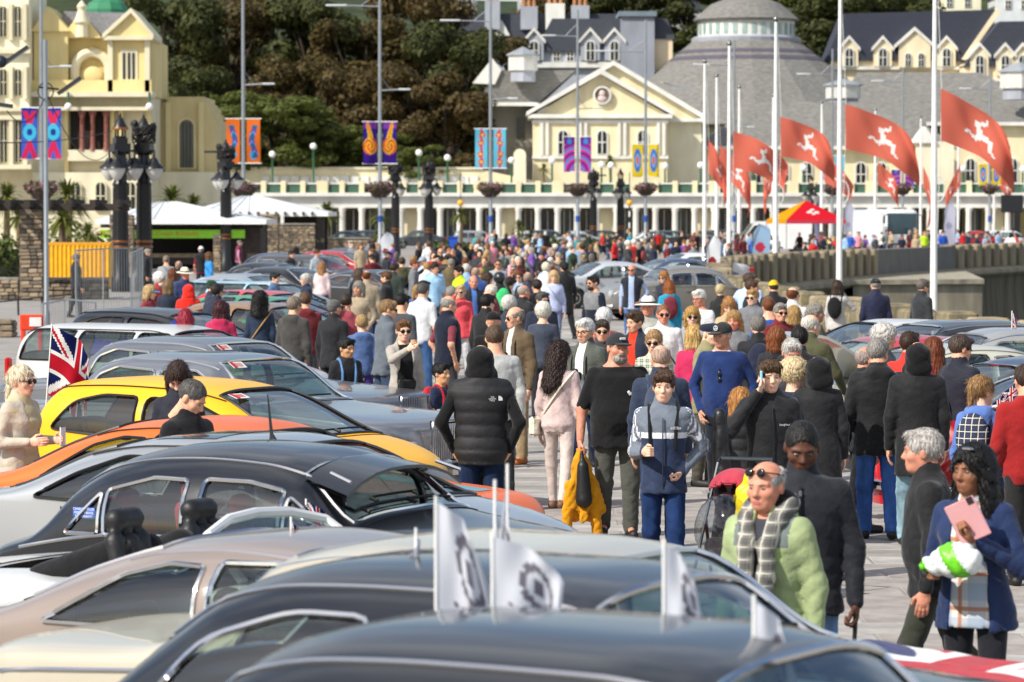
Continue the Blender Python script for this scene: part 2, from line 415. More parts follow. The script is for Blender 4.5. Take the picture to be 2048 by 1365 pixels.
def hand_mesh(fist, h=.0058):
    f = Field((-.08, -.1, -.23), (.06, .08, .04), h)
    f.cap((0, 0, .03), (0, 0, -.01), .026, .027, 0); f.ell((0, 0, -.05), (.019, .042, .052), .02)
    for i, (y, L) in enumerate(((-.031, .068), (-.011, .078), (.01, .074), (.03, .058))):
        if fist: P = [(0, y, -.088), (-.02, y, -.118), (-.052, y * .95, -.105), (-.05, y * .9, -.075)]
        else: P = [(0, y, -.085), (-.008, y * 1.05, -.085 - L * .45), (-.022, y * 1.05, -.085 - L * .75), (-.04, y, -.085 - L)]
        for a, b in zip(P, P[1:]): f.cap(a, b, .0098, .009, .003)
    T = [(-.005, -.03, -.03), (-.02, -.055, -.06), (-.035, -.05 if fist else -.062, -.095)]
    for a, b in zip(T, T[1:]): f.cap(a, b, .0125, .0105, .008)
    return f.mesh()
HANDS = {(b, c): hand_mesh(b, .0068 if c else .013) for b in (False, True) for c in (False, True)}
_HM = {}
def strands(V, F, n, st):                             # loose locks lying on and lifting off the hair surface
    g = np.random.default_rng(5); a, b, c = V[F[:, 0]], V[F[:, 1]], V[F[:, 2]]; N = np.cross(b - a, c - a); N /= np.linalg.norm(N, axis=1)[:, None] + 1e-9; C = V[F].mean(1)
    i = g.integers(0, len(F), n); N, C = N[i], C[i]; d = C - np.array((0, .03, .13)); d[:, 2] -= .05; d += g.normal(size=d.shape) * (.05 if st in ('fluffy', 'curly', 'tuft') else .022); d -= N * (d * N).sum(1)[:, None]; d /= np.linalg.norm(d, axis=1)[:, None] + 1e-9
    L = (.018 if st in ('crop', 'bald') else .028 if st in ('short', 'fluffy', 'tuft') else .045) * (.6 + .8 * g.random((n, 1))); w_ = np.cross(N, d) * .0022; lift = N * (.16 if st in ('fluffy', 'curly', 'tuft', 'wavy') else .05) * L
    Q = np.stack([C - w_, C + w_, C + d * L + lift + w_ * .5, C + d * L + lift - w_ * .5], 1).reshape(-1, 3); return np.concatenate([V, Q]), np.concatenate([F, np.arange(4 * n).reshape(n, 4) + len(V)])
def hm(kind, st):
    if (kind, st) not in _HM:
        V, F = hair_mesh(st) if kind == 'hair' else hat_mesh(st)
        if kind == 'hair': V, F = strands(V, F, 1700 if st in ('long', 'wavy', 'braids', 'curly') else 1000, st)
        _HM[(kind, st)] = mesh_from(kind + '_' + st, V, F, None, [mat('hair', '#332820')])
    return _HM[(kind, st)]
def glasses_mesh(dark):
    b = MB()
    for s in (-1, 1):
        if dark: b.ball((s * .034, -.102, .0), .026, 10, 6, (1, .33, .85))
        else:
            b.tube([(s * .034 + .024 * math.cos(a), -.107 + .006 * abs(math.cos(a)), .018 * math.sin(a)) for a in [i * .5236 for i in range(12)]], .0026, 5, closed=True)
        b.tube([(s * .058, -.098, .004), (s * .078, -.04, .008), (s * .082, .012, .008)], .003, 5)
    b.tube([(-.012, -.112, .006), (.012, -.112, .006)], .003, 5)
    return b.mesh('glasses', mat('shiny', '#0c0c0e', .12), True, 60)
GLASS = {d: glasses_mesh(d) for d in (True, False)}

ARM = {'down': ((.03, -.005, -.172), (.035, .035, -.325)), 'pocket': ((.065, -.05, -.16), (.01, .02, -.295)),
       'bent': ((.035, -.03, -.17), (-.01, .135, -.16)), 'belly': ((.05, -.005, -.17), (-.07, .12, -.2)),
       'chest': ((.05, .03, -.16), (-.07, .135, -.06)), 'ear': ((.085, .085, -.115), (-.04, .075, .06)),
       'point': ((.03, .13, -.055), (-.03, .27, .015)), 'brow': ((.08, .09, -.06), (-.05, .13, .1)),
       'back': ((.05, -.06, -.16), (-.06, -.09, -.27)), 'fwd': ((.03, .07, -.155), (.02, .17, -.27)),
       'aft': ((.035, -.09, -.15), (.03, -.09, -.31)), 'out': ((.1, .02, -.14), (.16, .12, -.22)), 'elbow': ((.085, -.06, -.145), (-.01, .03, -.26))}
TOPS = {  # thick, hem, sleeve share, collar, hood, puff
 'tee': (.012, .455, .46, 0, 0, 0), 'polo': (.012, .47, .46, 1, 0, 0), 'tank': (.009, .5, .06, 0, 0, 0), 'shirt': (.016, .46, 1, 1, 0, 0),
 'sweater': (.017, .475, 1, 0, 0, 0), 'hoodie': (.019, .47, 1, 0, 1, 0), 'jacket': (.02, .455, 1, 1, 0, 0), 'hoodjacket': (.022, .44, 1, 1, 1, 0),
 'coat': (.021, .36, 1, 1, 0, 0), 'puffer': (.034, .455, 1, 1, 0, 1), 'gilet': (.028, .47, 0, 1, 0, 0), 'pgilet': (.04, .47, 0, 1, 0, 1), 'crop': (.01, .6, .3, 0, 0, 0)}
SKIN = {'a': '#d9a283', 'b': '#c78f72', 'r': '#cd8a70', 'p': '#e2b499', 'k': '#5a3423', 'm': '#8a5a3e', 'e': '#cf9a70'}
LIPS = {'a': '#b4756a', 'b': '#a5685a', 'r': '#a8645a', 'p': '#c08078', 'k': '#502c24', 'm': '#7a4a3c', 'e': '#ac705e'}

def body_parts(h, g=1., fem=False, belly=0, arms=('down', 'down'), stride=0, lean=0, tops=(), legs=('denim', 0), hd=0, res=.016, seed=0, hsc=1., shorts=False, turn=0, open_=0):
    """Body and clothes of one figure in its own frame (feet at z 0, facing -y)."""
    k = h / 1.75; hs = (.82 + .18 * min(1.05, k)) * hsc * (1.015 + .12 * (g - 1)); gw = .5 + .5 * g if g < 1 else g
    zsh = h - .240 * hs - .042 * h; zc = .47 * h; zt = lambda t: zc + t * (zsh - zc)
    if fem: rows = [(-.03, .13, .1, 0), (.1, .172, .125, .012), (.28, .15, .112, 0), (.45, .128, .1, 0), (.62, .138, .115, -.012), (.76, .152, .128, -.018), (.9, .155, .108, 0), (1.0, .14, .088, .005), (1.06, .1, .074, .008), (1.12, .064, .06, .01), (1.3, .05, .055, .012)]
    else: rows = [(-.03, .13, .1, 0), (.1, .166, .12, .005), (.3, .158, .113, 0), (.45, .152, .11, -.003), (.62, .165, .12, -.004), (.8, .187, .124, 0), (.92, .188, .112, .003), (1.0, .165, .092, .006), (1.06, .115, .08, .008), (1.12, .075, .068, .01), (1.3, .058, .06, .012)]
    tab = []
    for t, rx, ry, cy in rows:
        q = g if t < .95 else .5 + .5 * g
        bb = belly * math.exp(-((t - .38) / .22) ** 2)
        tab.append((zt(t), (rx * q + bb * .35) * k, (ry * q + bb * .5) * k, (cy - bb * .55) * k))
    piv = (0, 0, .52 * h)
    def tors(p):
        c, n = math.cos(lean), math.sin(lean); y, z = p[1] - piv[1], p[2] - piv[2]
        return np.array((p[0], piv[1] + y * c - z * n, piv[2] + y * n + z * c))
    sx = (.155 if fem else .176) * k * (.55 + .45 * g)
    A = {}
    for s, a in ((1, arms[0]), (-1, arms[1])):
        e, w_ = ARM[a]; S = np.array((s * sx, 0, zsh - .028 * k)); u = 1.0
        E = S + np.array((s * (e[0] + (g - 1) * .12), -e[1] - belly * .1, e[2])) * h; W = S + np.array((s * (w_[0] + (g - 1) * .14), -w_[1] - belly * .25 * (w_[1] > .05), w_[2])) * h
        A[s] = [tors(S), tors(E), tors(W)]
    L = {}
    for s in (1, -1):
        a = stride * s; H = np.array((s * .09 * k * (.6 + .4 * g), 0, .5 * h)); th = .235 * h; sh = .225 * h
        K = H + np.array((s * .012, -math.sin(a) * th, -math.cos(a) * th)); b = a - max(0, -a) * .9 - .06
        N = K + np.array((0, -math.sin(b) * sh, -math.cos(b) * sh)); L[s] = [H, K, N]
    dz = .045 * h - min(L[1][2][2], L[-1][2][2])
    for s in L:
        for i in (1, 2): L[s][i] = L[s][i] + np.array((0, 0, dz * (1 if i == 2 else .5)))
    out = {}
    lo = np.min([p for s in A for p in A[s]] + [p for s in L for p in L[s]] + [(-.3 * g, -.24 - belly, 0)], 0) - .17
    hi = np.max([p for s in A for p in A[s]] + [p for s in L for p in L[s]] + [(.3 * g, .22, zsh + .2 * k)], 0) + .17
    lo[2] = -.03
    ra = (.042 if fem else .047) * k * (.6 + .4 * g); rl = .082 * k * (.5 + .5 * g)
    def arm(f, s, gr, share=1.0, kk=.03):
        S, E, W = A[s]
        if share <= .08: f.cap(S, S + (E - S) * .12, ra * 1.15 + gr, ra * 1.15 + gr, .05); return
        f.cap(S, S + (E - S) * min(1, share * 2), ra * 1.1 + gr, ra * .92 + gr, .035)
        if share > .5: f.cap(E, E + (W - E) * (share * 2 - 1) * .97, ra * .9 + gr, ra * .66 + gr * .8, kk)
    # body
    bare = any(a in ('tee', 'polo', 'tank', 'crop') for a, b in tops); bres = max(res * 1.35, .02) if bare else max(res * 2.4, .036)
    f = Field(lo, hi, bres); f.loft(tab, .03, piv, lean)
    for s in (1, -1): arm(f, s, 0); H, K, N = L[s]; f.cap(H, K, rl * .95, rl * .66, .03); f.cap(K, N, rl * .64, rl * .42, .02); f.cap(N, N + (0, -.09 * k, -.02 * k), .036 * k, .03 * k, .01)
    out['body'] = f.mesh()
    for i, (kind, col) in enumerate(tops):
        th, hem, sl, cl, hood, pf = TOPS[kind]; hem *= h
        if i: th = min(th, .008 if not pf else .014); hood = 0
        T = [r for r in tab if r[0] > hem - .001]
        hip = tab[1]
        if hem < zc: T = [(hem, hip[1] * 1.06, hip[2] * 1.1, hip[3]), (zt(.1), hip[1], hip[2], hip[3])] + [r for r in tab if r[0] > zt(.12)]
        else: T = [(hem, float(np.interp(hem, [r[0] for r in tab], [r[1] for r in tab])), float(np.interp(hem, [r[0] for r in tab], [r[2] for r in tab])), 0 if not belly else float(np.interp(hem, [r[0] for r in tab], [r[3] for r in tab])))] + T
        top = zt(1.1 if cl else 1.07)
        T = [r for r in T if r[0] < top] + [(top, .07 * k, .07 * k, .01)]
        f = Field(lo, hi, res)
        f.loft(T, .03, piv, lean, grow=th * (.8 + .2 * k))
        if sl:
            for s in (1, -1): arm(f, s, th * .65, sl)
        else:
            for s in (1, -1): arm(f, s, th * .2, .05)
        if cl: f.cap(tors((0, .012, zt(1.02))), tors((0, .004, zt(1.14))), .078 * k + th * .5, .07 * k + th * .5, .03)
        if hood: f.cap(tors((-.06 * k, .085 * k, zt(1.04))), tors((.06 * k, .085 * k, zt(1.04))), .062 * k, .062 * k, .05); f.cap(tors((-.07 * k, .02, zt(1.07))), tors((-.035 * k, -.06 * k, zt(1.03))), .04 * k, .035 * k, .04); f.cap(tors((.07 * k, .02, zt(1.07))), tors((.035 * k, -.06 * k, zt(1.03))), .04 * k, .035 * k, .04)
        if pf:
            zz = f.ax[2][None, None, :]; f.F += .012 * (np.abs(np.sin(zz * math.pi / .105 + .4)) ** .6 * -1 + .55)
        el = [A[q][1] for q in A]; fa = [(A[q][1] + A[q][2]) / 2 for q in A]; ap = [A[q][0] * (.8, 1, .94) for q in A]; zz_ = f.ax[2][None, None, :]
        wt = np.clip(.22 + .9 * f.near(el, .11 * k) + .75 * f.near(fa, .12 * k) + .7 * f.near(ap, .13 * k) + .6 * np.exp(-((zz_ - hem) / (.13 * k)) ** 2), 0, 1.2)
        f.wrinkle((.0058 if not pf else .003) * (.35 if i else 1), seed + i, 62, 26, wt)
        if not pf and not i: xx_, yy_ = f.ax[0][:, None, None], f.ax[1][None, :, None]; f.F += .0045 * np.sin(np.arctan2(yy_, xx_) * 8 + 2 * np.sin(zz_ * 7 + seed)) * np.clip((zsh - .12 * h - zz_) / (.3 * h), 0, 1) * (np.abs(xx_) < sx + .02)
        if i == 0 and open_:
            x, y, z = f.pts((slice(None),) * 3); f.F = np.maximum(f.F, -np.maximum(np.abs(x) - open_ * (.6 + .5 * (zsh - z)), y - .0))
        out[kind + str(i)] = f.mesh()
    f = Field(lo, (hi[0], hi[1], .62 * h), res * 1.45); gr = .014 if legs[0] != 'leggings' else .004
    f.loft([(zc - .02, tab[1][1] * .8, tab[1][2] * .85, .0), (zt(.1), tab[1][1], tab[1][2], tab[1][3]), (.575 * h, tab[2][1] * .985, tab[2][2] * .985, tab[2][3] * .6)], .03, grow=gr * .35)
    for s in (1, -1):
        H, K, N = L[s]; f.cap(H, K, rl + gr * .7, rl * .7 + gr, .03)
        if not shorts: f.cap(K, N + (0, 0, .012), rl * .68 + gr, rl * (.5 if legs[0] == 'leggings' else .56) + gr * 1.1, .03)
    if not shorts: f.wrinkle(.009 if legs[0] != 'leggings' else .003, seed + 5, 75, 22, np.clip(.2 + f.near([L[q][1] for q in L], .13 * k) + f.near([L[q][2] for q in L], .17 * k) + .6 * f.near([L[q][0] for q in L], .12 * k), 0, 1.1))
    out['legs'] = f.mesh()
    P = []
    for s in (1, -1):
        N = L[s][2]; f = Field((N[0] - .09, N[1] - .26, max(-.005, N[2] - .1)), (N[0] + .09, N[1] + .12, N[2] + .1), max(res * 1.25, .017))
        t = N[2] - .045 * h
        f.cap((N[0], N[1] + .035 * k, .042 + t), (N[0] + s * .012, N[1] - .14 * k, .034 + t), .046 * k, .042 * k, .01); f.cap(N, (N[0], N[1] - .01, .05 + t), .042 * k, .045 * k, .02); f.clip(zmin=.002 + t); P.append(f.mesh())
    out['shoes'] = P
    info = dict(A=A, hs=hs, zsh=zsh, tab=tab, k=k, head=tors((0, -.018 * k, h - .123 * hs)), tors=tors, piv=piv, lean=lean, L=L, zt=zt, fem=fem)
    return out, info
def hand_at(info, s, fist, fine=True):
    S, E, W = info['A'][s]; d = Vector(W - E).normalized(); z = -d
    y = Vector((0, 1, 0)) if abs(d.y) < .75 else Vector((0, 0, -1)) if d.y < 0 else Vector((0, 0, 1))
    x = y.cross(z).normalized(); y = z.cross(x).normalized(); M = Matrix((x, y, z)).transposed().to_4x4(); M.translation = Vector(W)
    V, F = HANDS[(fist, fine)]; V = V * info['k'] * .98
    if s < 0: V = V * np.array((-1, 1, 1)); F = F[:, ::-1]
    return xf(V, M), F
def chest_y(info, x, z, th):
    T = np.array(info['tab']); rx = np.interp(z, T[:, 0], T[:, 1]) + th; ry = np.interp(z, T[:, 0], T[:, 2]) + th; cy = np.interp(z, T[:, 0], T[:, 3])
    return ry * math.sqrt(max(0, 1 - (x / rx) ** 2)), cy
def clothmat(kind, col):
    if kind in ('puffer', 'pgilet'): return mat('shiny', col, .7)
    if kind in ('jacket', 'hoodjacket', 'coat'): return mat('cloth', col, .75, spec=.3)
    return mat('cloth', col)
def plaid(c0, c1, c2, sc=9):
    key = ('plaid', c0, c1, c2, sc)
    if key in _M: return _M[key]
    m = bpy.data.materials.new('plaid'); m.use_nodes = True; n, l = m.node_tree.nodes, m.node_tree.links; b = n['Principled BSDF']; b.inputs['Roughness'].default_value = .9
    tc = n.new('ShaderNodeTexCoord'); sp = n.new('ShaderNodeSeparateXYZ'); l.new(tc.outputs['Object'], sp.inputs[0])
    def band(ax, width, off=0):
        a = n.new('ShaderNodeMath'); a.operation = 'MULTIPLY_ADD'; a.inputs[1].default_value = sc; a.inputs[2].default_value = off + 100; l.new(sp.outputs[ax], a.inputs[0])
        f = n.new('ShaderNodeMath'); f.operation = 'FRACT'; l.new(a.outputs[0], f.inputs[0]); g = n.new('ShaderNodeMath'); g.operation = 'LESS_THAN'; g.inputs[1].default_value = width; l.new(f.outputs[0], g.inputs[0]); return g.outputs[0]
    cur = None
    for ax, wd, off, col, fac in ((0, .5, 0, c1, .5), (2, .5, 0, c1, .5), (0, .12, .3, c2, .8), (2, .12, .3, c2, .8)):
        mx = n.new('ShaderNodeMix'); mx.data_type = 'RGBA'; mm = n.new('ShaderNodeMath'); mm.operation = 'MULTIPLY'; mm.inputs[1].default_value = fac; l.new(band(ax, wd, off), mm.inputs[0]); l.new(mm.outputs[0], mx.inputs[0])
        if cur is None: mx.inputs[6].default_value = (*lin(c0), 1)
        else: l.new(cur, mx.inputs[6])
        mx.inputs[7].default_value = (*lin(col), 1); cur = mx.outputs[2]
    l.new(cur, b.inputs['Base Color']); _M[key] = m; return m

PARTNAME = {'tee': 'shirt', 'polo': 'shirt', 'tank': 'shirt', 'shirt': 'shirt', 'sweater': 'sweater', 'hoodie': 'hoodie', 'jacket': 'jacket', 'hoodjacket': 'jacket', 'coat': 'coat', 'puffer': 'jacket', 'gilet': 'gilet', 'pgilet': 'gilet', 'crop': 'shirt'}
PEOPLE = {}
def person(px, yt, h, face, skin, hair, tops, legs, label, arms='down down', g=1., fem=0, belly=0, stride=0, lean=0, look=0, nod=0, hat=None, specs=None, bag=None, shoes='#1c1a19', loc=None, res=None, open_=0, beard=None, fist=(0, 0), shorts=False, key=None, group=None, D=None):
    """hair 'style:colour', tops 'kind:colour ...' outermost first, hat 'kind:colour', bag 'kind:colour', specs 'dark'/'clear'."""
    D = D or depth_for(px, yt, h + .005); s = FPX / D; q_ = random.Random(px * 31 + yt)
    lean = lean or q_.uniform(-.02, .07); look += q_.uniform(-12, 12); nod += q_.uniform(-2, 9); stride = stride or q_.uniform(-.14, .14)
    if res is None: res = .0148 if s > 200 else .0195 if s > 150 else .026 if s > 95 else .036
    tp = [t.split(':') for t in tops.split()]; lk, lc = legs.split(':')
    P, I = body_parts(h, g, bool(fem), belly, arms.split(), stride, lean, [(a, b) for a, b in tp], (lk, lc), 0, res, hash(label) % 97 if False else (px * 7 + yt) % 97, shorts=shorts, open_=open_)
    hs = I['hs']
    hv, hf, hi_ = HEADS[(.013 if s < 100 or abs((face + 180) % 360 - 180) > 120 else .0072 if s > 185 else .0105, bool(fem))]
    Mh = Matrix.Translation(Vector(I['head'])) @ Matrix.Rotation(R(look), 4, 'Z') @ Matrix.Rotation(R(nod) + lean * .3, 4, 'X')
    vary = ((px * 13 + yt * 7) % 11 - 5) / 100
    HV = xf(hv * hs * np.array((1 + vary * .6 + (g - 1) * .25, 1, 1 - vary * .3)), Mh)
    pieces = [(P['body'][0], P['body'][1], 0), (HV, hf, hi_)]
    for i, sd_ in enumerate((1, -1)):
        v, f = hand_at(I, sd_, bool(fist[i]), s > 200); pieces.append((v, f, 0))
    V, F, MI = join(pieces)
    hst, hc = hair.split(':')
    sk = mat('skin', SKIN[skin])
    me = mesh_from('person', V, F, MI, [sk, mat('plain', '#8c8078', .3), mat('plain', '#1a1310', .2), mat('skin', LIPS[skin]), mat('hair', hc if skin not in 'k' else '#0c0908')])
    x = X(px, D) if loc is None else loc
    o = tag(link('person', me, loc=(x, D, 0), rot=(0, 0, R(face))), label, 'person', group)
    for i, (kd, col) in enumerate(tp):
        mt = clothmat(kd, col) if not col.startswith('plaid') else plaid(*{'plaidb': ('#cfd8e6', '#6f8fc0', '#32508c', 11), 'plaidw': ('#d4cdc6', '#7d98b4', '#a8683c', 5.5), 'plaidl': ('#dbe4f2', '#8fb0e0', '#5b82c8', 14), 'plaidd': ('#8d4a4a', '#5d3038', '#c08070', 14), 'plaidf': ('#1c2230', '#e0d8c8', '#a8c0a0', 17)}[col])
        link(PARTNAME[kd], mesh_from(kd, *P[kd + str(i)], None, [mt]), o)
    link('trousers' if not shorts else 'shorts', mesh_from('trousers', *P['legs'], None, [mat('denim' if lk == 'denim' else 'cloth', lc)]), o)
    for sv in P['shoes']: link('shoe', mesh_from('shoe', *sv, None, [mat('plain', shoes, .6)]), o)
    hp = Mh @ Matrix.Diagonal((hs * (1 + (g - 1) * .25), hs, hs, 1))
    def wear(name, data, m, scale=1.0):
        c = link(name, data, o); c.matrix_local = hp @ Matrix.Scale(scale * (.95 if name == 'hood' else 1), 4)
        if m: setmats(c, [m])
        return c
    if hst != 'none': wear('hair', hm('hair', hst), mat('hair', hc))
    if hat:
        ht = hat.split(':'); c = wear({'brim': 'hat', 'flatcap': 'cap', 'helmet': 'helmet'}.get(ht[0], ht[0]), hm('hat', ht[0]), mat('cloth', ht[1]) if ht[0] != 'helmet' else mat('paint', ht[1]))
        if ht[0] == 'brim': b = MB(); b.lathe([(.093, .045), (.0955, .05), (.0955, .068), (.092, .072)], 20, (0, .012, 0), sy=1.22); q = link('hat_band', b.mesh('hat_band', mat('cloth', '#17161a')), c)
    if specs: wear('sunglasses' if specs == 'dark' else 'glasses', GLASS[specs == 'dark'], None)
    if beard:
        f = Field((-.1, -.14, -.15), (.1, .04, .02), .008); f.ell((0, -.05, -.085), (.062, .052, .05), 0); f.ell((0, -.088, -.048), (.036, .02, .012), .012); f.ell((0, -.1, -.069), (.02, .02, .008), .004, sub=True); f.wrinkle(.002, 1, 80, 70)
        wear('beard', mesh_from('beard', *f.mesh(), None, [mat('hair', beard)]), None, 1.0)
    if bag:
        for bb in bag.split(): add_bag(o, I, *bb.split(':'), tp)
    PEOPLE[key or label] = (o, I)
    return o
def add_bag(o, I, kind, col, tp):
    k = I['k']; b = MB(); th = TOPS[tp[0][0]][0]; zs = I['zsh']; m = mat('cloth', col)
    T = np.array(I['tab']); ryz = lambda z: float(np.interp(z, T[:, 0], T[:, 2])) + th
    def strap(x0, x1, z0, name='strap', w_=.017, back=True, par=None):   # from chest over the shoulder to the back
        pts = []
        for t in np.linspace(0, 1, 11):
            a = math.pi * t; z = z0 + (zs + .035 * k + th - z0) * math.sin(a) ** .6; xx = x0 + (x1 - x0) * math.sin(a)
            ry, cy = chest_y(I, min(abs(xx), .15 * k) , min(z, zs - .02), th); y = cy + (-math.cos(a)) * (max(ry, .05) + .012)
            pts.append((xx, y, z))
        q = MB(); q.tube([I['tors'](p) for p in pts], w_, 6); q.build(name, m, par or o, True)
    if kind in ('pack', 'packf'):
        f = Field((-.22, -.12, -.3), (.22, .2, .28), .014); f.ell((0, .03, 0), (.155, .1, .235), 0); f.ell((0, .1, -.06), (.12, .05, .12), .02); f.wrinkle(.004, 1)
        V, F = f.mesh(); c = I['tors']((0, ryz(zs - .2 * k) + .04, zs - .2 * k)); mm = m if kind == 'pack' else plaid('#1b2236', '#2a3350', '#dcd6c4', 19)
        p = link('backpack', mesh_from('backpack', V * k * .95 + c, F, None, [mm]), o)
        for s in (-1, 1): strap(s * .1 * k, s * .115 * k, zs - .3 * k, 'strap', .016, par=p)
    elif kind == 'sling':
        pts = []
        for t in np.linspace(0, 2 * math.pi, 24, endpoint=False):
            xx = -.19 * k * math.cos(t) * (1 if True else 1); z = (zs + .02 + (.56 * o_h(I))) / 2 + ((zs + .03) - (.56 * o_h(I))) / 2 * math.cos(t)
            ry, cy = chest_y(I, 0, min(z, zs - .02), th); pts.append(I['tors']((xx * .9, cy - (ry + .012) * math.sin(t), z)))
        q = MB(); q.tube(pts, .011, 6, closed=True); st = q.build('strap', m, o, True)
        c = I['tors']((.2 * k, 0.02, .5 * o_h(I))); q = MB(); q.rbox((c[0] + .04, c[1], c[2]), (.09, .24, .2), .03); q.build('bag', m, o, True)
    elif kind == 'bumbag':
        q = MB(); q.rbox((0, chest_y(I, 0, .58 * o_h(I), th)[1] - ryz(.58 * o_h(I)) - .03, .575 * o_h(I)), (.2, .08, .13), .03); q.build('bag', m, o, True)
    elif kind == 'camera':
        z = zs - .26 * k; y = chest_y(I, 0, z, th)[1] - ryz(z) - .06; q = MB(); q.rbox((0, y, z), (.14, .07, .095), .015); q.rbox((0, y, z + .06), (.06, .06, .04), .012); q.lathe([(.038, 0), (.042, .05), (.046, .11), (.04, .115)], 14, (0, y - .03, z), Matrix.Rotation(R(90), 4, 'X')); q.build('camera', mat('plain', '#121214', .4), o, True)
        strap(-.09 * k, -.08 * k, z, 'strap', .01); strap(.09 * k, .08 * k, z, 'strap', .01)
    elif kind == 'drawbag':
        c = I['tors']((.08 * k, ryz(zs - .3 * k) + .05, zs - .34 * k)); f = Field((-.2, -.1, -.25), (.2, .12, .22), .016); f.ell((0, 0, -.04), (.13, .06, .18), 0); f.cap((0, 0, .1), (0, 0, .17), .05, .03, .05); f.wrinkle(.006, 2); V, F = f.mesh(); link('bag', mesh_from('bag', V + c, F, None, [m]), o); strap(.08 * k, .1 * k, zs - .25 * k, 'strap', .009)
    elif kind == 'phone':
        W = I['A'][1][2]; d = I['A'][1][2] - I['A'][1][1]; d = d / np.linalg.norm(d); c = W + d * .1; q = MB(); q.rbox((c[0] - .02, c[1] - .02, c[2] + .03), (.075, .012, .155), .006); q.build('phone', m, o)
def o_h(I): return I['k'] * 1.75
# ================================================================== CARS
def curve(pts):
    """smooth curve through (x, y) points, Hermite with limited slopes"""
    P = np.array(pts, float); x, y = P[:, 0], P[:, 1]; d = np.diff(y) / np.diff(x); m = np.zeros(len(x)); m[0], m[-1] = d[0], d[-1]
    for i in range(1, len(x) - 1):
        m[i] = 0 if d[i - 1] * d[i] <= 0 else 2 * d[i - 1] * d[i] / (d[i - 1] + d[i])
    def f(t):
        t = np.clip(np.asarray(t, float), x[0], x[-1]); i = np.clip(np.searchsorted(x, t, side='right') - 1, 0, len(x) - 2); h = x[i + 1] - x[i]; u = (t - x[i]) / h
        return (2 * u ** 3 - 3 * u ** 2 + 1) * y[i] + (u ** 3 - 2 * u ** 2 + u) * h * m[i] + (-2 * u ** 3 + 3 * u ** 2) * y[i + 1] + (u ** 3 - u ** 2) * h * m[i + 1]
    return f
def inpoly(p, poly):
    x, y = p; c = False; n = len(poly)
    for i in range(n):
        x1, y1 = poly[i]; x2, y2 = poly[i - 1]
        if (y1 > y) != (y2 > y) and x < (x2 - x1) * (y - y1) / (y2 - y1) + x1: c = not c
    return c
def inpoly_np(p, poly):
    P = np.array(poly); c = np.zeros(len(p), bool); x, y = p[:, 0], p[:, 1]
    for i in range(len(P)):
        (x1, y1), (x2, y2) = P[i], P[i - 1]
        if y1 == y2: continue
        c ^= ((y1 > y) != (y2 > y)) & (x < (x2 - x1) * (y - y1) / (y2 - y1) + x1)
    return c
def dens(poly, st=.07):
    o = []
    for i in range(len(poly)):
        a, b = poly[i], poly[(i + 1) % len(poly)]; n = max(1, int(math.dist(a, b) / st)); o += [(a[0] + (b[0] - a[0]) * j / n, a[1] + (b[1] - a[1]) * j / n) for j in range(n)]
    return o
def rnd(poly, r=.05, n=3):                       # round the corners of a polygon
    o = []
    for i in range(len(poly)):
        p0, p, p1 = [Vector(poly[(i + j) % len(poly)]) for j in (-1, 0, 1)]
        a = p + (p0 - p).normalized() * min(r, (p0 - p).length * .45); b = p + (p1 - p).normalized() * min(r, (p1 - p).length * .45)
        for j in range(n + 1): t = j / n; q = a * (1 - t) ** 2 + p * 2 * t * (1 - t) + b * t * t; o.append((q.x, q.y))
    return o
def sc_pts(pts, L, H): return [(x * L, z * H) for x, z in pts]
class Car:
    """Shell z over a length x (0 rear bumper, L nose): sides up to the belt, above it a superellipse cap."""
    def __init__(s, L, W, T, B, n=2.7, sill=.22, plan=7, tuck=.09):
        s.L, s.W = L, W; s.T, s.B = curve(T), curve(B); s.n, s.sill, s.plan, s.tuck = n, sill, plan, tuck
    def w(s, x):
        u = np.clip(np.abs(np.asarray(x, float) - s.L / 2) / (s.L / 2), 0, 1); return np.maximum(.004, s.W / 2 * (1 - u ** s.plan) ** (1 / 2.6))
    def P(s, x, v):
        x = np.asarray(x, float); v = np.asarray(v, float); w_, B = s.w(x), s.B(x); T = np.maximum(s.T(x), B + .012); lo = np.clip(v, 0, 1); th = np.clip(v - 1, 0, 1) * math.pi / 2
        y = np.where(v < 1, w_ * (1 - s.tuck * (1 - lo) ** 2 - .012 * np.cos(lo * 3.1) ** 2), w_ * (.988) * np.clip(np.cos(th), 0, 1) ** (2 / s.n))
        z = np.where(v < 1, s.sill + (B - s.sill) * lo, B + (T - B) * np.clip(np.sin(th), 0, 1) ** (2 / s.n))
        return np.stack([x, y, z], -1)
    def v_z(s, x, z):
        B, T = float(s.B(x)), float(max(s.T(x), s.B(x) + .012))
        if z <= B: return max(0, (z - s.sill) / (B - s.sill))
        q = min(1, (z - B) / (T - B)); return 1 + math.asin(q ** (s.n / 2)) * 2 / math.pi
    def v_y(s, x, f): return 1 + math.acos(min(1, f) ** (s.n / 2)) * 2 / math.pi
    def pt(s, x, z, side=-1, out=0):
        p = s.P(x, s.v_z(x, z)); return Vector((p[0], (p[1] + out) * -side * -1 if False else (p[1] + out) * side, p[2]))

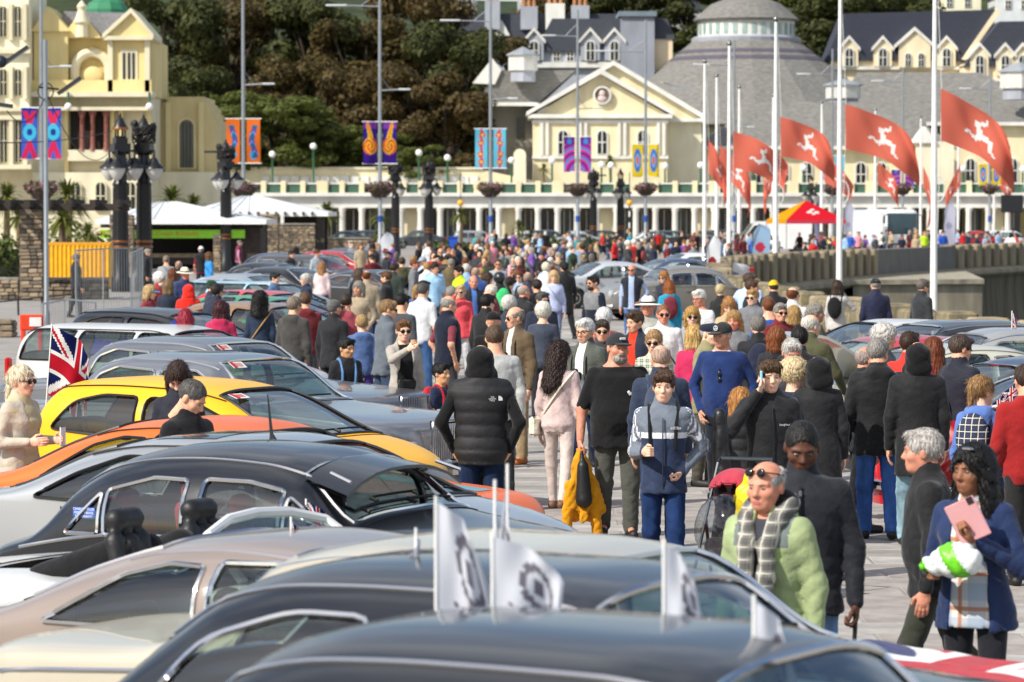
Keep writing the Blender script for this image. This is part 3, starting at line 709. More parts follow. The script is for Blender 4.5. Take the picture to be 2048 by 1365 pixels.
SEAT = {}
VS = (.75, 1.25)
def vmap(v): return v * VS[0] if v < 1 else VS[0] + (v - 1) * VS[1]
def vinv(q): return q / VS[0] if q < VS[0] else 1 + (q - VS[0]) / VS[1]
def build_car(name, label, spec, paint, loc, yaw, fine=.075, glass='#d3e0da', trim='chrome', roof=None, interior='#2a2522', group=None, wheels=True, seat=None, belt_line=True, roofx=None):
    c = spec['car'](); L = c.L
    root = thing(name, label, 'car', (loc[0], loc[1], loc[2] if len(loc) > 2 else 0), yaw, group)
    off = Vector((-L / 2, 0, 0))
    # holes: windows per side in (x, z); screens in (x, y share)
    holes = []                                      # (poly in (x, q), kind)
    for poly in spec.get('side', ()):
        pl = dens(rnd(poly, spec.get('wr', .05)), .06); holes.append(([(x, vmap(c.v_z(x, z))) for x, z in pl], 'side_window'))
    for kind in ('windscreen', 'rear_window'):
        if kind in spec:
            (xa, fa), (xb, fb) = spec[kind]           # roof end, base end
            pl = [(xa, vmap(c.v_y(xa, fa))), (xa, vmap(2.0)), (xb, vmap(2.0)), (xb, vmap(c.v_y(xb, fb)))]
            pl = dens([pl[0], pl[1], pl[2], pl[3]], .08); holes.append((pl, kind))
    arches = [(wx, spec['wr_'] * 1.13, spec['wz']) for wx in spec['wheel_x']] if wheels else []
    xs = np.unique(np.round(np.concatenate([np.linspace(0, L, int(L / fine)), [0, .008, .02, .04, .07, .11, L - .11, L - .07, L - .04, L - .02, L - .008, L]]), 4))
    vs = np.concatenate([np.linspace(0, 1, max(4, int(.6 / fine))), np.linspace(1, 2, max(7, int(1.1 / fine)))[1:]])
    verts = [Vector((x, vmap(v))) for x in xs for v in vs]
    nx, nv = len(xs), len(vs); edges = []
    for i in range(nx - 1): edges += [(i * nv, (i + 1) * nv), (i * nv + nv - 1, (i + 1) * nv + nv - 1)]
    edges += [(j, j + 1) for j in range(nv - 1)] + [((nx - 1) * nv + j, (nx - 1) * nv + j + 1) for j in range(nv - 1)]
    for pl, k in holes:
        o = len(verts); verts += [Vector(p) for p in pl]; edges += [(o + i, o + (i + 1) % len(pl)) for i in range(len(pl))]
    for ax, ar, az in arches:
        o = len(verts); m = 18; edges += [(o + i, o + i + 1) for i in range(m)]
        for i in range(m + 1):
            a = math.pi * i / m; x = ax + ar * math.cos(a); z = max(c.sill, az + ar * math.sin(a)); verts.append(Vector((x, vmap(c.v_z(x, z)))))
    cv, ce, cf, *_ = delaunay_2d_cdt(verts, edges, [], 0, 1e-5)
    q = np.array([(p.x, p.y) for p in cv]); vv = np.array([vinv(t) for t in q[:, 1]]); P3 = c.P(q[:, 0], vv)
    rx0, rx1 = roofx or (0, 0)
    CF = np.array([list(f) for f in cf]); ctr_ = q[CF].mean(1); own = np.full(len(CF), -1)
    for i, (pl, kind) in enumerate(holes): own[(own < 0) & inpoly_np(ctr_, pl)] = i
    vc = np.array([vinv(t) for t in ctr_[:, 1]]); zc_ = c.P(ctr_[:, 0], vc)[:, 2]; keep = own < 0
    for ax, ar, az in arches: keep &= ~((ctr_[:, 0] - ax) ** 2 + (zc_ - az) ** 2 < ar * ar)
    groups = {'body': CF[keep]}
    roofF = ((roof is not None) & (vc > spec.get('roof_v', 1.02)) & (ctr_[:, 0] > rx0) & (ctr_[:, 0] < rx1))[keep]
    def both(faces, inset=0.0):
        F = np.array(faces); used, inv = np.unique(F, return_inverse=True); V = P3[used].copy(); F = inv.reshape(F.shape)
        if inset: V[:, 1] -= inset * .6; V[:, 2] -= inset * .8 * (V[:, 2] > 0)
        a, b, d = V[F[:, 0]], V[F[:, 1]], V[F[:, 2]]; nrm = np.cross(b - a, d - a); ctr = V[F].mean(1)
        out = nrm[:, 1] + nrm[:, 2] * .9 + nrm[:, 0] * np.sign(ctr[:, 0] - L / 2) * .2; F[out < 0] = F[out < 0][:, ::-1]
        V2 = V * np.array((1, -1, 1)); F2 = F[:, ::-1] + len(V)
        return np.concatenate([V, V2]) + np.array(off), np.concatenate([F, F2])
    V, F = both(groups['body']); mi = np.concatenate([roofF, roofF]).astype(int)
    me = mesh_from('body', V, F, mi, [paint] + ([roof] if roof else []), True)
    bm = bmesh.new(); bm.from_mesh(me); bmesh.ops.remove_doubles(bm, verts=[v for v in bm.verts if abs(v.co.y) < .012], dist=.0255); bm.to_mesh(me); bm.free()
    me.set_sharp_from_angle(angle=R(38))
    body = link('body', me, root)
    # dark lining: floor and wheel wells
    b = MB(); b.b2(-L / 2 + .25, L / 2 - .25, -c.W / 2 + .12, c.W / 2 - .12, c.sill + .02, c.sill + .1); b.b2(L * .5 - L * .36, L / 2 - .3, -c.W / 2 + .22, c.W / 2 - .22, c.sill + .1, .58); b.b2(-L / 2 + .25, -L / 2 + .25 + L * .16, -c.W / 2 + .22, c.W / 2 - .22, c.sill + .1, .62); b.build('underbody', mat('plain', '#0d0d0e', .9), root)
    gm = mat('glass', glass)
    tm = mat('chrome', '#d8d8d8') if trim == 'chrome' else mat('plain', '#111114', .35)
    nside = 0
    for hi_, (pl, kind) in enumerate(holes):
        fs = CF[own == hi_]
        if not len(fs): continue
        V, F = both(fs, .012); h = len(V) // 2; p3 = c.P([p[0] for p in pl], [vinv(p[1]) for p in pl])
        if kind == 'side_window':
            for sgn, (va, fa) in ((1, (V[:h], F[:len(F) // 2])), (-1, (V[h:], F[len(F) // 2:] - h))):
                wn = link('window', mesh_from('window', va, fa, None, [gm], True), root)
                t = MB(); t.tube([Vector((p[0], (p[1] + .004) * sgn, p[2])) + off for p in p3], .014 if trim == 'chrome' else .012, 5 if fine < .08 else 3, closed=True); t.build('frame', tm, wn, True)
        else:
            wn = link(kind, mesh_from(kind, V, F, None, [gm], True), root)
            e = [p for p in p3 if p[1] > .02]
            i0 = max(range(len(e)), key=lambda i: (Vector(e[i]) - Vector(e[i - 1])).length); e = e[i0:] + e[:i0]
            ring = [Vector((p[0], p[1], p[2] + .004)) for p in e] + [Vector((p[0], -p[1], p[2] + .004)) for p in e[::-1]]
            t = MB(); t.tube([p + off for p in ring], .014, 6, closed=True); t.build('frame', tm, wn, True)
    # seats, wheel
    sm = mat('cloth', seat or interior)
    bz = float(c.B((spec.get('seat_x') or (L * .42,))[0]))
    for sx_ in spec.get('seat_x', (L * .28, L * .5)):
        for sy_ in (-.36, .36):
            if 'm' not in SEAT:
              f = Field((-.3, -.3, 0), (.3, .3, .75), .03); f.cap((-.02, -.13, .12), (-.02, .13, .12), .1, .1, 0); f.cap((.1, -.13, .1), (.1, .13, .1), .1, .1, .03); f.cap((-.12, -.12, .2), (-.2, -.12, .52), .085, .07, .03); f.cap((-.12, .12, .2), (-.2, .12, .52), .085, .07, .03); f.cap((-.12, 0, .2), (-.2, 0, .54), .085, .08, .03); f.ell((-.22, 0, .64), (.05, .12, .07), .03)
              SEAT['m'] = mesh_from('seat', *f.mesh(), None, [sm])
            so = link('seat', SEAT['m'], root, loc=(sx_ - L / 2, sy_ * c.W / 1.7, max(.2, bz - spec.get('seat_dz', .58)))); setmats(so, [sm])
    dx = spec.get('dash', L * .68) - L / 2; b = MB(); b.rbox((dx, 0, bz - .06), (.32, c.W * .8, .2), .06); b.build('dashboard', mat('plain', '#1a1817', .7), root, True)
    b = MB(); M = Matrix.Translation((dx - .3, -.36, bz + .02)) @ Matrix.Rotation(R(62), 4, 'Y'); b.tube([M @ Vector((.19 * math.cos(a), .19 * math.sin(a), 0)) for a in np.linspace(0, 2 * math.pi, 20, endpoint=False)], .014, 6, closed=True); b.tube([M @ Vector((-.19, 0, 0)), M @ Vector((.19, 0, 0))], .012, 5); b.build('steering_wheel', mat('plain', '#121212', .5), root, True)
    if wheels:
        r = spec['wr_']
        for wx in spec['wheel_x']:
            for sgn in (-1, 1):
                M = Matrix.Rotation(R(90) * sgn, 4, 'X'); y = sgn * (c.W / 2 - .1)
                b = MB(); b.lathe([(r * .62, -.09), (r * .93, -.1), (r, -.06), (r, .06), (r * .93, .1), (r * .62, .09)], 18, (wx - L / 2, y, r), M); wh = b.build('wheel', mat('plain', '#141414', .85), root, True)
                b = MB(); b.lathe([(.001, -.1), (.05, -.098), (r * .3, -.08), (r * .5, -.095), (r * .63, -.085), (r * .63, -.02)], 20, (wx - L / 2, y, r), M); b.build('rim', mat('metal', '#b8b8ba', .25), wh, True)
    # bumpers along the plan of the ends
    if spec.get('bump', True):
        bz_ = spec.get('bump_z', .42)
        for nm, sg in (('front_bumper', 1), ('rear_bumper', -1)):
            pts = []
            for t in np.linspace(-1, 1, 15):
                yy = t * (c.W / 2 - .03); xx = L / 2 - .02 - .26 * abs(t) ** 4 + .05; pts.append((sg * xx, yy, bz_))
            b = MB(); b.tube(pts, spec.get('bump_r', .06), 8); b.build(nm, mat('chrome', '#d0d0d2') if trim == 'chrome' else paint, root, True)
    def lamp(nm, x, y, z, r, m, fwd=1, rect=None):
        for s_ in (-1, 1):
            b = MB()
            if rect: b.rbox((x - L / 2, s_ * y, z), (.08, rect[0], rect[1]), .02)
            else: b.lathe([(r * 1.12, -.06), (r * 1.12, .012), (r, .02), (r * .8, .045), (r * .35, .06), (.001, .062)], 18, (x - L / 2, s_ * y, z), Matrix.Rotation(R(90) * fwd, 4, 'Y'))
            b.build(nm, m, root, True)
    for a in spec.get('lamps', ()): lamp(*a)
    if 'grille' in spec:
        gx, gw, gz0, gz1 = spec['grille']; b = MB(); b.tube([(gx - L / 2, -gw, gz0), (gx - L / 2, gw, gz0), (gx - L / 2, gw, gz1), (gx - L / 2, -gw, gz1)], .025, 6, closed=True)
        for y in np.linspace(-gw, gw, 17): b.tube([(gx - L / 2 - .01, y, gz0), (gx - L / 2 - .01, y, gz1)], .006, 4)
        b.build('grille', mat('chrome', '#c8c8ca'), root, True)
    # door seams and handles on both sides
    for sx0 in spec.get('doors', ()):
        for sgn in (-1, 1):
            pts = [c.pt(sx0, z, sgn, .002) + off for z in np.linspace(c.sill + .03, float(c.B(sx0)) - .01, 8)]
            b = MB(); b.tube(pts, .005, 4); b.build('door_seam', mat('plain', '#08080a', .8), root)
            p = c.pt(sx0 + .2, float(c.B(sx0)) - .12, sgn, .02) + off; b = MB(); b.rbox(p, (.17, .025, .025), .008); b.build('door_handle', tm, root)
    for xs_, f_ in ([(spec['windscreen'][1][0] + .07, .8), (spec['rear_window'][1][0] - .07, .75)] if 'windscreen' in spec and fine < .13 else ()):   # bonnet and boot shut lines
        pts = [Vector((p[0], p[1] * s_, p[2] + .002)) + off for s_, fr in ((1, np.linspace(f_, .02, 9)), (-1, np.linspace(.02, f_, 9))) for p in [c.P(xs_, c.v_y(xs_, q_)) for q_ in fr]]; b = MB(); b.tube(pts, .0045, 4); b.build('shut_line', mat('plain', '#0a0a0c', .8), root)
    if 'rear_window' in spec and fine < .1:
        for sgn in (-1, 1):
            b = MB(); b.tube([Vector((p[0], (p[1] + .003) * sgn, p[2] + .003)) + off for p in [c.P(x, 1.6) for x in np.linspace(spec['rear_window'][0][0] - .12, spec['windscreen'][0][0] + .1, 24)]], .008, 5); b.build('drip_rail', tm, root, True)
    if 'beltline' in spec and belt_line:
        for sgn in (-1, 1):
            x0, x1, dz_ = spec['beltline']; b = MB(); b.tube([c.pt(x, float(c.B(x)) + dz_, sgn, .004) + off for x in np.linspace(x0, x1, 30)], .011, 5); b.build('trim_strip', tm, root, True)
    if 'mirror' in spec:
        mx_ = spec['mirror']
        for sgn in (-1, 1):
            p = c.pt(mx_, float(c.B(mx_)) + .03, sgn, .1) + off; b = MB(); b.ball(p, .085, 10, 7, (.5, 1, .7)); b.tube([p, p + Vector((-.02, -.11 * sgn, -.06))], .015, 5); b.build('door_mirror', tm if trim == 'chrome' else paint, root, True)
    if 'wiper' in spec:
        wx = spec['wiper']
        for y0, y1 in ((-.5, .02), (.02, .52)):
            b = MB(); pts = []
            for t in np.linspace(0, 1, 8):
                xx = wx - .03 - .12 * t * 0; yy = y0 + (y1 - y0) * t; p = c.P(wx - .05, c.v_y(wx - .05, abs(yy) / float(c.w(wx)))); pts.append((p[0] - L / 2, yy, p[2] + .03))
            b.tube(pts, .009, 5); b.tube([pts[0], (pts[0][0] + .06, pts[0][1], pts[0][2] - .02)], .014, 5); b.build('wiper', mat('plain', '#0c0c0d', .6), root)
    root['L'] = L
    return root, c, off
CHR = mat('chrome', '#d8d8d8'); LENS = mat('glass', '#dfe6ea', refl=.2); AMB = mat('plain', '#e0700c', .15); REDL = mat('plain', '#a80c0c', .15); HEADL = mat('shiny', '#a4aaae', .08)

def saloon_box(L=5.5, W=1.86, H=1.49):          # large square saloon, upright chromed
    return dict(car=lambda: Car(L, W, [(0, .62), (.05, .88), (.2, .95), (1.05, 1.0), (1.35, 1.1), (1.75, H - .06), (2.15, H), (2.7, H - .005), (3.15, H - .07), (3.72, 1.03), (4.1, .99), (L - .2, .9), (L - .06, .82), (L, .55)], [(0, .5), (.1, .8), (.6, .88), (2.5, .95), (3.8, .93), (L - .3, .82), (L - .08, .7), (L, .48)], 3.8, plan=14),
        side=[[(1.62, .975), (2.52, .985), (2.52, 1.33), (2.0, 1.36), (1.78, 1.28)], [(2.6, .985), (3.5, .975), (3.22, 1.25), (3.02, 1.34), (2.6, 1.345)]], wr=.04,
        windscreen=((3.12, .62), (3.72, .84)), rear_window=((1.72, .6), (1.2, .8)), wheel_x=(1.02, L - .98), wr_=.34, wz=.34, doors=(1.6, 2.56, 3.66), lamps=(('headlight', L - .0, .64, .62, 0, HEADL, 1, (.28, .18)), ('indicator', L - .05, .855, .62, 0, AMB, 1, (.15, .18)), ('tail_light', .1, .7, .7, 0, REDL, -1, (.2, .16))),
        grille=(L + .03, .28, .5, .88), seat_x=(1.95, 2.85), dash=3.5, beltline=(.3, L - .2, -.02), mirror=3.5, wiper=3.72, bump_z=.42, bump_r=.085)
def hatch(L=3.85, W=1.68, H=1.46):
    return dict(car=lambda: Car(L, W, [(0, .6), (.04, .86), (.12, 1.02), (.3, H - .14), (.5, H - .03), (1.1, H), (1.7, H - .02), (2.15, H - .1), (2.95, 1.0), (3.25, .94), (3.6, .82), (3.78, .68), (L, .45)], [(0, .5), (.08, .8), (.5, .98), (1.3, .93), (2.9, .87), (3.5, .7), (L, .42)], 3.3, plan=8),
        side=[[(.45, 1.02), (1.38, .955), (1.38, 1.32), (1.0, 1.33), (.72, 1.27)], [(1.47, .95), (2.7, .915), (2.35, 1.14), (2.0, 1.27), (1.47, 1.32)]], wr=.07,
        windscreen=((2.1, .66), (2.95, .86)), rear_window=((.4, .6), (.14, .72)), wheel_x=(.65, 3.05), wr_=.3, wz=.3, doors=(1.43, 2.75), lamps=(('headlight', L - .22, .58, .68, 0, LENS, 1, (.32, .18)), ('tail_light', .1, .68, .85, 0, REDL, -1, (.1, .3))), seat_x=(1.05, 1.85), dash=2.75, mirror=2.55, wiper=2.95, bump_z=.4, bump_r=.05)
def round50(L=4.3, W=1.66, H=1.49):             # rounded 1950s saloon
    return dict(car=lambda: Car(L, W, [(0, .5), (.05, .7), (.3, .84), (.62, .93), (.76, 1.05), (.95, 1.27), (1.25, H - .07), (1.6, H - .012), (1.9, H), (2.3, H - .02), (2.62, H - .09), (3.0, 1.12), (3.3, 1.06), (3.9, .98), (4.2, .84), (L, .5)], [(0, .42), (.15, .66), (.7, .83), (1.5, .93), (3.0, .93), (3.9, .82), (4.2, .66), (L, .42)], 2.75, plan=5.5, tuck=.1),
        side=[[(.98, 0.940), (1.24, 0.940), (1.24, 1.200)], [(1.28, 0.940), (1.86, 0.940), (1.86, 1.290), (1.6, 1.295), (1.28, 1.215)], [(1.98, 0.940), (2.56, 0.940), (2.56, 1.250), (2.3, 1.295), (1.98, 1.300)], [(2.6, 0.940), (2.86, 0.940), (2.72, 1.150), (2.6, 1.220)]], wr=.03,
        windscreen=((2.6, .68), (3.0, .8)), rear_window=((1.05, .5), (.8, .6)), wheel_x=(.75, 3.45), wr_=.32, wz=.32, doors=(1.92, 2.9), lamps=(('headlight', L - .25, .56, .72, .1, HEADL), ('tail_light', .1, .6, .62, .05, REDL, -1)), grille=(L - .02, .22, .45, .85), seat_x=(1.35, 2.2), seat_dz=.44, dash=2.8, wiper=3.0, bump_z=.4, bump_r=.05, beltline=(.6, 4.0, .02))
def coupe(L=4.6, W=1.74, H=1.38):
    k = H / 1.38; sc = lambda P: [(x, z * k if z > .6 else z) for x, z in P]
    return dict(car=lambda: Car(L, W, sc([(0, .6), (.05, .8), (.3, .88), (.8, .98), (1.4, 1.24), (1.8, 1.35), (2.2, 1.38), (2.6, 1.35), (2.85, 1.28), (3.35, .97), (3.7, .93), (L - .3, .86), (L - .1, .74), (L, .5)]), sc([(0, .5), (.1, .72), (.6, .83), (2.5, .88), (3.4, .87), (L - .4, .77), (L - .1, .62), (L, .45)]), 3.2, plan=8),
        side=[sc([(1.2, .93), (2.12, .93), (2.12, 1.25), (1.9, 1.255), (1.65, 1.19)]), sc([(2.2, .93), (3.15, .92), (2.78, 1.23), (2.5, 1.28), (2.2, 1.275)])], wr=.03,
        windscreen=((2.83, .66), (3.35, .86)), rear_window=((1.7, .6), (1.0, .74)), wheel_x=(.9, L - .9), wr_=.31, wz=.31, doors=(2.16, 3.3), lamps=(('headlight', L - .24, .6, .62, .09, HEADL), ('tail_light', .08, .6, .7, 0, REDL, -1, (.3, .1))), seat_x=(1.7, 2.4), dash=3.1, wiper=3.35, beltline=(.3, L - .3, -.1), bump_z=.42, bump_r=.05)
def modern(L=4.7, W=1.8, H=1.44):
    return dict(car=lambda: Car(L, W, [(0, .6), (.05, .88), (.25, .98), (.75, 1.06), (1.4, 1.33), (1.9, H - .01), (2.4, H), (2.8, H - .06), (3.55, 1.03), (3.9, .97), (4.45, .82), (4.62, .66), (L, .42)], [(0, .5), (.1, .8), (.7, .96), (2.5, .93), (3.6, .9), (4.4, .7), (L, .4)], 3.1, plan=7),
        side=[[(1.05, 1.0), (2.15, .965), (2.15, 1.29), (1.75, 1.29), (1.4, 1.17)], [(2.23, .96), (3.35, .94), (3.0, 1.15), (2.7, 1.28), (2.23, 1.3)]], wr=.05,
        windscreen=((2.78, .64), (3.55, .86)), rear_window=((1.5, .6), (.75, .76)), wheel_x=(.95, 3.75), wr_=.32, wz=.32, doors=(1.3, 2.19, 3.4), lamps=(('headlight', L - .2, .62, .66, 0, LENS, 1, (.3, .15)), ('tail_light', .1, .7, .8, 0, REDL, -1, (.25, .15))), seat_x=(1.7, 2.6), dash=3.3, mirror=3.15, wiper=3.55, bump_z=.4, bump_r=.05)
def estate(L=4.5, W=1.72, H=1.5):
    return dict(car=lambda: Car(L, W, [(0, .6), (.04, .9), (.12, 1.1), (.3, H - .06), (.6, H), (2.3, H), (2.7, H - .08), (3.35, 1.03), (3.7, .97), (4.25, .86), (4.42, .7), (L, .45)], [(0, .5), (.08, .8), (.5, .95), (3.4, .92), (4.2, .76), (L, .42)], 3.1, plan=9),
        side=[[(.3, .99), (1.2, .99), (1.2, 1.37), (.5, 1.38)], [(1.3, .99), (2.15, .985), (2.15, 1.36), (1.3, 1.37)], [(2.23, .985), (3.2, .97), (2.88, 1.2), (2.6, 1.35), (2.23, 1.36)]], wr=.04,
        windscreen=((2.68, .64), (3.35, .86)), rear_window=((.3, .62), (.1, .76)), wheel_x=(.85, 3.6), wr_=.31, wz=.31, doors=(1.25, 2.19, 3.3), lamps=(('headlight', L - .12, .6, .66, 0, HEADL, 1, (.26, .16)), ('tail_light', .1, .72, .85, 0, REDL, -1, (.1, .3))), seat_x=(1.6, 2.5), dash=3.15, mirror=3.05, wiper=3.35, bump_z=.42, bump_r=.05)
def vintage(L=4.9, W=1.72, H=1.66):              # tall post-war luxury saloon
    return dict(car=lambda: Car(L, W, [(0, .5), (.06, .74), (.3, .95), (.75, 1.12), (1.1, 1.4), (1.35, H - .07), (1.65, H - .012), (2.0, H), (2.5, H - .004), (2.82, H - .05), (3.12, 1.36), (3.35, 1.28), (4.3, 1.2), (4.68, 1.1), (4.8, .9), (L, .5)], [(0, .42), (.2, .7), (.8, .95), (1.6, 1.08), (3.2, 1.1), (4.4, .98), (4.7, .8), (L, .45)], 3.0, plan=6, tuck=.1),
        side=[[(1.12, 1.12), (2.06, 1.13), (2.06, 1.47), (1.7, 1.47), (1.35, 1.36)], [(2.18, 1.13), (3.0, 1.14), (2.88, 1.36), (2.65, 1.46), (2.18, 1.475)]], wr=.09,
        windscreen=((2.85, .7), (3.15, .8)), rear_window=((1.2, .5), (.85, .58)), wheel_x=(.95, 4.1), wr_=.36, wz=.36, doors=(2.12, 3.05), lamps=(('headlight', L - .2, .58, .85, .13, HEADL), ('tail_light', .1, .6, .65, .05, REDL, -1)), grille=(L - .02, .25, .5, 1.12), seat_x=(1.5, 2.4), dash=3.0, wiper=3.15, bump_z=.45, bump_r=.06, beltline=(.7, 4.5, .0))
def paint(c, metal=0): return mat('paint', c, None, metal=metal) if c not in ('#f2b200', '#e0661a') else mat('paint', c, .45, coat=.25)
# ================================================================== SETTING
def poly_at(D, pts): return [(X(x, D), Z(y, D)) for x, y in pts]
def ccw(P): return P if sum(P[i - 1][0] * P[i][1] - P[i][0] * P[i - 1][1] for i in range(len(P))) > 0 else P[::-1]
def slab(name, parent, D, pts, depth, m, back=0):   # outline given where it is seen, built as a solid of real depth
    b = MB(); b.prism(ccw(poly_at(D, pts)), D + back, D + back + depth, 'y'); return b.build(name, m, parent)
def rect(x0, x1, y0, y1): return [(x0, y1), (x1, y1), (x1, y0), (x0, y0)]
def arch(x0, x1, y0, y1, n=8):
    r = (x1 - x0) / 2; c = (x0 + x1) / 2; return [(x0, y1), (x1, y1)] + [(c + r * math.cos(math.pi * i / n), y0 + r - r * math.sin(math.pi * i / n)) for i in range(n + 1)]
def window(parent, D, x0, x1, y0, y1, fm, arched=True, bars=1, pane=None):
    sh = arch if arched else rect; t = (x1 - x0) * .17
    w_ = slab('window', parent, D, sh(x0 - t, x1 + t, y0 - t, y1 + t * .6), .3, fm, -.14)
    slab('pane', w_, D, sh(x0, x1, y0, y1), .2, pane or PANE, -.17)
    xm = (x0 + x1) / 2; h = t * .3
    if bars: slab('glazing_bar', w_, D, rect(xm - h, xm + h, y0, y1), .06, fm, -.2); ym = (y0 + y1) / 2; slab('glazing_bar', w_, D, rect(x0, x1, ym - h, ym + h), .05, fm, -.196)
    return w_
PANE = mat('pane', '#1a2024'); WHITE = mat('wall', '#d8d6ce'); CREAM = mat('wall', '#dfd2ac'); CREAM2 = mat('wall', '#dbd3b8'); SLATE = mat('stone', '#43464f', None, scale=2.5, amt=.2, stretch=(1, 1, 5)); GREYROOF = mat('stone', '#75736e', None, scale=2.2, amt=.28, stretch=(.8, .8, 3)); GREYW = mat('wall', '#9ea2aa'); BEIGE = mat('wall', '#cdbc8c'); GREEN = mat('plain', '#2c6244', .5); GALV = mat('metal', '#a3a8ac', .45); WPAINT = mat('plain', '#e9e9e6', .35); BLACK = mat('plain', '#17171a', .35); COPPER = mat('metal', '#a86f45', .4)

# --- ground: promenade bounded by the curved sea wall, sea below it
WALL = [(12.5, -20), (10.6, 30), (8.9, 59), (7.95, 67), (6.9, 81), (6.35, 108), (7.5, 130), (9.6, 141), (12.6, 152), (17.1, 167), (22.9, 184), (29.3, 200), (40, 225), (60, 262), (110, 320), (400, 560)]
b = MB(); n = [(-420, -20)] + [(x, y) for x, y in WALL] + [(900, 900), (900, 1500), (-900, 1500), (-420, 600)]
b.prism(n, -.4, 0); me = b.mesh('ground', mat('stone', '#8f8a84', .95, scale=1.1, amt=.22))
tag(link('promenade_ground', me), 'grey paved promenade ground under the crowd and cars', None, None, 'structure')
b = MB(); b.b2(-300, 900, -40, 900, -5.2, -5); tag(b.build('sea', mat('plain', '#4c5a58', .15)), kind='structure')
def hx(x, y): return x + math.sin(y * .35) * .08
# paving bands: rows of large setts laid in the walkway, built one by one where they can be told apart
pv = tag(link('walkway_paving', None), 'pinkish and pale grey block paving of the walkway between the car rows', None, None, 'structure')
tones = [mat('stone', c, .95, scale=3, amt=.24) for c in ('#9d9892', '#968e88', '#a5a19b', '#8c8781')]
r2 = random.Random(3); slabm = {}
for (wx, wy) in ((.98, .58),):
    for t in range(4):
        q = MB(); q.rbox((0, 0, 0), (wx, wy, .03), .008); slabm[t] = q.mesh('paving_slab', tones[t])
for i, y in enumerate(np.arange(19.0, 39.6, .6)):
    for j, x in enumerate(np.arange(-1.0 + (i % 2) * .5, 6.2, 1.0)):
        if len(pv.children) < 290: link('paving_slab', slabm[r2.choice((0, 0, 1, 2, 3)) if (i // 4) % 3 else 1], pv, loc=(x, y, .0005 * r2.random() - .0105))
b = MB()
for i, y in enumerate(np.arange(39.4, 90, .9)):
    for j, x in enumerate(np.arange(-1 - (y - 40) * .03 + (i % 2) * .6, 5.6, 1.2)): b.m = r2.choice((0, 0, 1, 2, 3)); b.rbox((x, y, -.0108 + .0006 * r2.random()), (1.18, .88, .03), .008)
tag(b.build('far_paving', tones, pv), kind='stuff')

# --- sea wall with its row of upright blocks
concr = [mat('stone', c, .95, scale=2.2, amt=.3, stretch=(1, 1, .35)) for c in ('#8a7e68', '#93866c', '#7c705c')]
lich = mat('stone', '#71685a', .95, scale=5, amt=.4, c2='#8a7e5e')
def along(P, step):
    o = []; L = 0
    for a, c in zip(P, P[1:]):
        n = max(1, int(math.dist(a, c) / step))
        for i in range(n): t = i / n; o.append((a[0] + (c[0] - a[0]) * t, a[1] + (c[1] - a[1]) * t, math.atan2(c[1] - a[1], c[0] - a[0])))
    return o
sw = thing('sea_wall', 'long curved concrete sea wall with upright coping blocks along the promenade', 'wall')
bl = {}
def blk(w_, d, h, m, key):
    if key not in bl: q = MB(); q.rbox((0, 0, h / 2), (w_, d, h), .05); bl[key] = q.mesh('coping_block', m)
    return bl[key]
near = [p for p in WALL if 30 <= p[1] <= 110]; far = [p for p in WALL if 108 <= p[1] <= 262]
for i, (x, y, a) in enumerate(along(near, 1.05)):
    hgt = (1.05, .8, 1.1, .92, 1.0)[i % 5] + .06 * r2.random(); link('coping_block', blk(.96, .62, (1.05, .8, 1.1, .92, 1.0)[i % 5], lich if i % 3 else concr[1], ('n', i % 5, i % 3 > 0)), sw, loc=(x, y, 0), rot=(0, 0, a + r2.uniform(-.03, .03)))
for i, (x, y, a) in enumerate(along(far, .95)):
    if 166.5 < y < 183.5: continue
    link('coping_block', blk(.64 + .16 * (i % 2), .7, 1.2 + .05 * (i % 3), concr[i % 3], ('f', i % 2, i % 3)), sw, loc=(x + .12 * (i % 2), y - .12 * (i % 2), -.02), rot=(0, 0, a))
P = along([p for p in WALL if 30 <= p[1] <= 262], 2.0)
def ribbon(P, prof, m, name, parent):               # profile (outward offset, z) swept along the wall line
    V = []; F = []; k = len(prof)
    for x, y, a in P:
        nx_, ny_ = math.sin(a), -math.cos(a); V += [(x + nx_ * o, y + ny_ * o, z) for o, z in prof]
    for i in range(len(P) - 1):
        for j in range(k - 1): F.append([i * k + j, (i + 1) * k + j, (i + 1) * k + j + 1, i * k + j + 1])
    q = MB(); q.add(V, F); return q.build(name, m, parent, True, 40)
stain = mat('stone', '#5f5646', .95, scale=1.2, amt=.5, stretch=(1, 1, .08))
ribbon(P, [(-.5, .02), (.38, .02), (.75, -.02), (.95, -.14), (.98, -.3), (.85, -.42), (.55, -.5)], concr[0], 'string_course', sw)
ribbon(P, [(.55, -.5), (.5, -1.2), (.62, -2.5), (.9, -3.8), (1.4, -5.1)], stain, 'wall_face', sw)
q = [p for p in WALL if 166 <= p[1] <= 185]; (xa, ya), (xb, yb) = q[0], q[-1]
b = MB(); b.box(((xa + xb) / 2, (ya + yb) / 2, .59), (math.dist(q[0], q[-1]) + .3, .8, 1.2), math.atan2(yb - ya, xb - xa)); b.build('solid_panel', mat('stone', '#6d6a66', .95, scale=1, amt=.12), sw)
ba = thing('bastion', 'pale concrete bastion with rounded edge projecting from the sea wall below flagpoles', 'bastion')
bp = [(15.4, 158), (21.5, 160), (23.6, 183), (17.2, 167.5)]
b = MB(); b.prism(bp, -5.1, -.3); b.build('base', mat('stone', '#8a8270', .95, scale=1.6, amt=.4, stretch=(1, 1, .2)), ba)
b = MB(); b.prism([(19.4 + (x - 19.4) * 1.03, 168 + (y - 168) * 1.02) for x, y in bp], -.3, -.08); b.build('rounded_edge', mat('stone', '#968e7c', .95, scale=2.5, amt=.35), ba)
